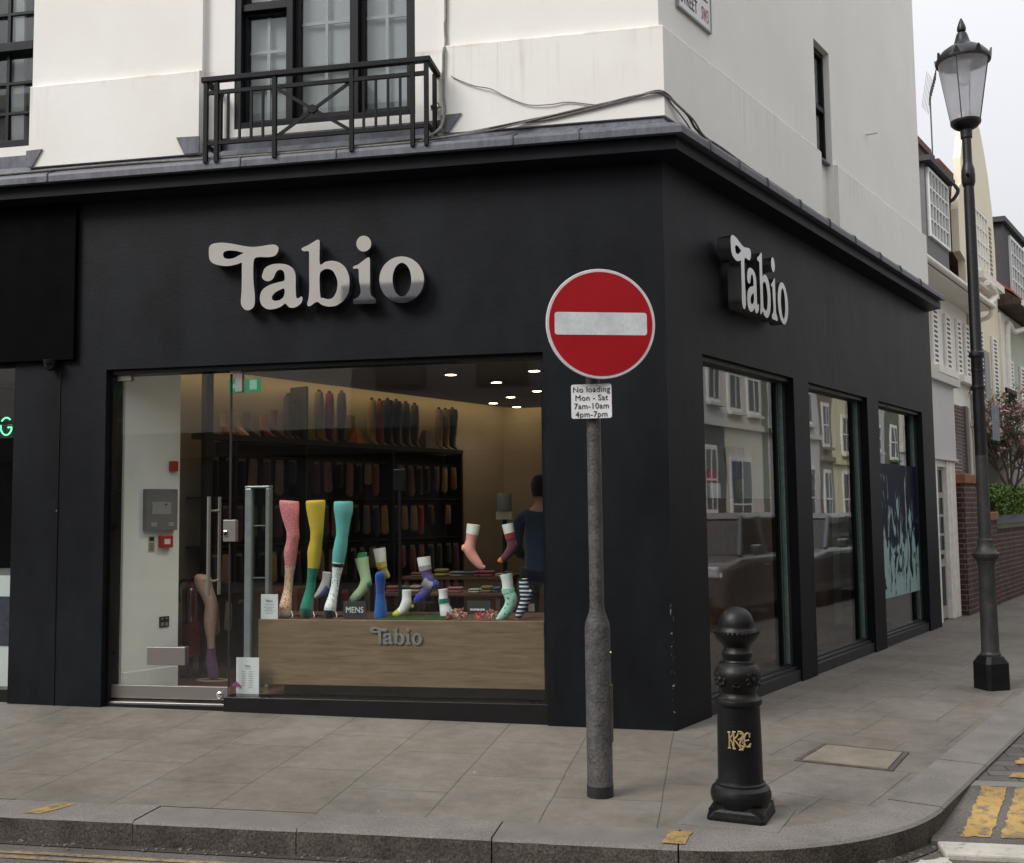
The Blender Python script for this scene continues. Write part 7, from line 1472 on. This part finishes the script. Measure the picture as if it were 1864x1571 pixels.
# parked cars by the kerb, seen only in the glass
def car(label, s0, L_, o0, W_, H_, col, suv=True, grp='cars parked along the side street'):
    t = thing('parked_car', label, 'car', tuple(sp(s0+L_/2,o0+W_/2,-.02)), grp); z0 = -.02
    pm_ = pmat('car_paint_'+label.split()[0], col, .22, .35, .05, 3, coat=.6)
    bh = .62*H_; gc = .22
    prof = [(0,gc+.05),(.02,bh*.75),(.12,bh*.88),(L_*.24,bh*.98),(L_*.30,bh),(L_*.97,bh),(L_,bh*.8),(L_,gc+.05),(L_*.9,gc),(L_*.1,gc)]
    b_ = MB('S'); n = len(prof)
    rs = []
    for f_, k in ((0,.90),(.06,1.0),(.94,1.0),(1,.90)):
        rs.append([(s0+L_/2+(x-L_/2)*(.985 if k < 1 else 1), o0+W_*f_, z0+(gc+(z-gc)*(k if z > gc+.1 else 1))) for x,z in prof])
    b_.rings(rs); body = b_.build('body', pm_, t, bevel=.11, smooth=True, ang=60); body.modifiers['bevel'].segments = 4
    a, b2, c, d = L_*.27, L_*.40, L_*(.93 if suv else .78), L_*(.985 if suv else .93)
    ca = MB('S'); ca.rings([[(s0+a,o0+.07*W_,z0+bh-.01),(s0+d,o0+.07*W_,z0+bh-.01),(s0+d,o0+.93*W_,z0+bh-.01),(s0+a,o0+.93*W_,z0+bh-.01)],[(s0+b2,o0+.15*W_,z0+H_-.07),(s0+c,o0+.15*W_,z0+H_-.07),(s0+c,o0+.85*W_,z0+H_-.07),(s0+b2,o0+.85*W_,z0+H_-.07)]])
    ca.build('windows', M['carglass'], t, bevel=.02)
    ro = MB('S'); ro.rings([[(s0+b2-.06,o0+.14*W_,z0+H_-.09),(s0+c+.04,o0+.14*W_,z0+H_-.09),(s0+c+.04,o0+.86*W_,z0+H_-.09),(s0+b2-.06,o0+.86*W_,z0+H_-.09)],[(s0+b2+.1,o0+.2*W_,z0+H_),(s0+c-.1,o0+.2*W_,z0+H_),(s0+c-.1,o0+.8*W_,z0+H_),(s0+b2+.1,o0+.8*W_,z0+H_)]]); ro.build('roof', pm_, t, bevel=.03)
    pl_ = MB('S')
    for f0, f1 in ((.07,.15),(.93,.85)):
        for x0_, x1_ in ((a,b2),(L_*.62,L_*.62),(d,c)): pl_.tube([(s0+x0_,o0+f0*W_,z0+bh-.02),(s0+x1_,o0+f1*W_,z0+H_-.06)],.045,6)
    pl_.build('pillar', pm_, t)
    for x in (L_*.19, L_*.80):
        for f_ in (0.02, .86):
            oc = o0+W_*f_; w = MB('S'); r_ = .34; w.rings([[(s0+x+q*math.cos(2*math.pi*j/28),oy,z0+r_+q*math.sin(2*math.pi*j/28)) for j in range(28)] for q,oy in ((.24,oc),(r_-.03,oc),(r_,oc+.03),(r_,oc+.2),(r_-.03,oc+.22),(.24,oc+.22))])
            wo = w.build('wheel', M['tyre'], t, smooth=True); rm = MB('S'); oy = oc-.005 if f_ < .5 else oc+.205
            for j in range(10): g = 2*math.pi*j/10; rm.tube([(s0+x,oy+.01,z0+r_),(s0+x+.22*math.cos(g),oy+.01,z0+r_+.22*math.sin(g))],.022,5)
            rm.rings([[(s0+x+q*math.cos(2*math.pi*j/24),y_,z0+r_+q*math.sin(2*math.pi*j/24)) for j in range(24)] for q,y_ in ((.25,oy),(.25,oy+.02),(.21,oy+.02),(.21,oy))],cap=False); rm.build('rim', M['steel'], wo)
            MB('S').rings([[(s0+x+q*math.cos(2*math.pi*j/28),y_,z0+r_+q*math.sin(2*math.pi*j/28)) for j in range(28)] for q,y_ in ((.40,oc-.012 if f_ < .5 else oc+.232),(.40,oc+.1))]).build('wheel_arch', M['tyre'], t)
    for f_ in (.06,.76):
        hl = MB('S').box(s0-.012,s0+.09,o0+W_*f_,o0+W_*(f_+.18),z0+bh*.70,z0+bh*.86).build('headlight', M['headlight'], t, bevel=.03); MB('S').box(s0+L_-.06,s0+L_+.012,o0+W_*f_,o0+W_*(f_+.16),z0+bh*.66,z0+bh*.9).build('tail_light', M['redplastic'], t, bevel=.02)
    gl_ = MB('S')
    for k in range(5): gl_.box(s0-.01,s0+.02,o0+W_*.3,o0+W_*.7,z0+bh*.62+.045*k,z0+bh*.62+.045*k+.025)
    gl_.build('grille', M['steel'], t); MB('S').box(s0-.02,s0+.02,o0+W_*.12,o0+W_*.88,z0+gc+.08,z0+gc+.2).build('bumper', M['tyre'], t, bevel=.02); MB('S').box(s0-.026,s0-.021,o0+W_*.36,o0+W_*.64,z0+.36,z0+.46).build('number_plate', M['card'], t)
    for f_ in (-.09,1.0): MB('S').box(s0+L_*.31,s0+L_*.35,o0+W_*f_,o0+W_*(f_+.09),z0+bh+.0,z0+bh+.15).build('mirror', pm_, t, bevel=.03)
    dh = MB('S')
    for x in (.5,.72): dh.box(s0+L_*x,s0+L_*x+.16,o0-.012,o0+.002,z0+bh*.82,z0+bh*.82+.03)
    dh.build('door_handle', M['steel'], t)
M['carglass'] = pmat('car_glass', (.015,.018,.018), .04, 0, .02, 2, spec=.9); M['tyre'] = pmat('black_rubber', (.012,.012,.012), .8); M['headlight'] = pmat('headlight_glass', (.95,.95,.95), .25, .0, .2, 30)
car('grey small city car nearest the corner, reflected in the first side window', 6.3, 2.8, 2.16, 1.66, 1.56, (.15,.155,.16))
car('silver estate car behind the grey one, reflected in the second side window', 9.45, 4.6, 2.16, 1.8, 1.52, (.20,.21,.225))
car('black saloon car third along the kerb, reflected in the third side window', 14.8, 4.5, 2.16, 1.8, 1.45, (.02,.02,.022), False)
# ------------------------------------------------------------------ across the main road (seen in the metal letters and window glass)
KO = -15.5
MB().box(-60,40,KO-.5,KO+3,-.14,-.01).build('pavement', M['kerb'], kind='structure')
def road_building(x0, x1, h, wall, label, floors, zw=4.5):
    t = thing('road_building', label, 'building', ((x0+x1)/2,KO-4,0), 'buildings across the main road')
    MB().box(x0+.01,x1-.01,KO-8,KO,3.6,h).build('wall', wall, t); sf = MB().box(x0+.01,x1-.01,KO-8,KO-.05,-.1,3.6).build('shopfront', M['blackgloss'], t); MB().box(x0,x1,KO+.001,KO+.2,3.0,3.6).build('shop_fascia', M['slate'], t)
    MB().box(x0,x1,KO+.001,KO+.25,h-.35,h).build('cornice', wall, t)
    n = max(2,int((x1-x0)/2.6))
    for fl in range(floors):
        for i in range(n):
            xc = x0+(x1-x0)*(i+.5)/n; z = zw+fl*3.0; w = MB().box(xc-.6,xc+.6,KO+.001,KO+.05,z,z+1.9).build('window', M['slate'], t); MB().box(xc-.5,xc+.5,KO+.051,KO+.055,z+.1,z+1.8).build('pane', M['pane_dark'], w)
    for i in range(n): xc = x0+(x1-x0)*(i+.5)/n; MB().box(xc-.9,xc+.9,KO-.049,KO-.02,.5,2.8).build('shop_window', M['pane_dark'], t)
road_building(-34,-20,13,wm('road_pale_stone',(.44,.40,.33)),'tall pale stone building far left across the main road',3); road_building(-20,-8.05,12.5,wm('road_buff_stone',(.76,.73,.67)),'buff stone building facing the shop across the main road',1,9.6)
road_building(-8.05,-3.2,6.9,wm('road_grey_render',(.22,.225,.24)),'low grey building facing the shop sign',1); road_building(-3.2,6,8.2,M['brick2'],'brick building opposite the corner',1); road_building(6,20,9.5,wm('road_white_stucco',(.55,.54,.5)),'white building across the main road to the right',2)
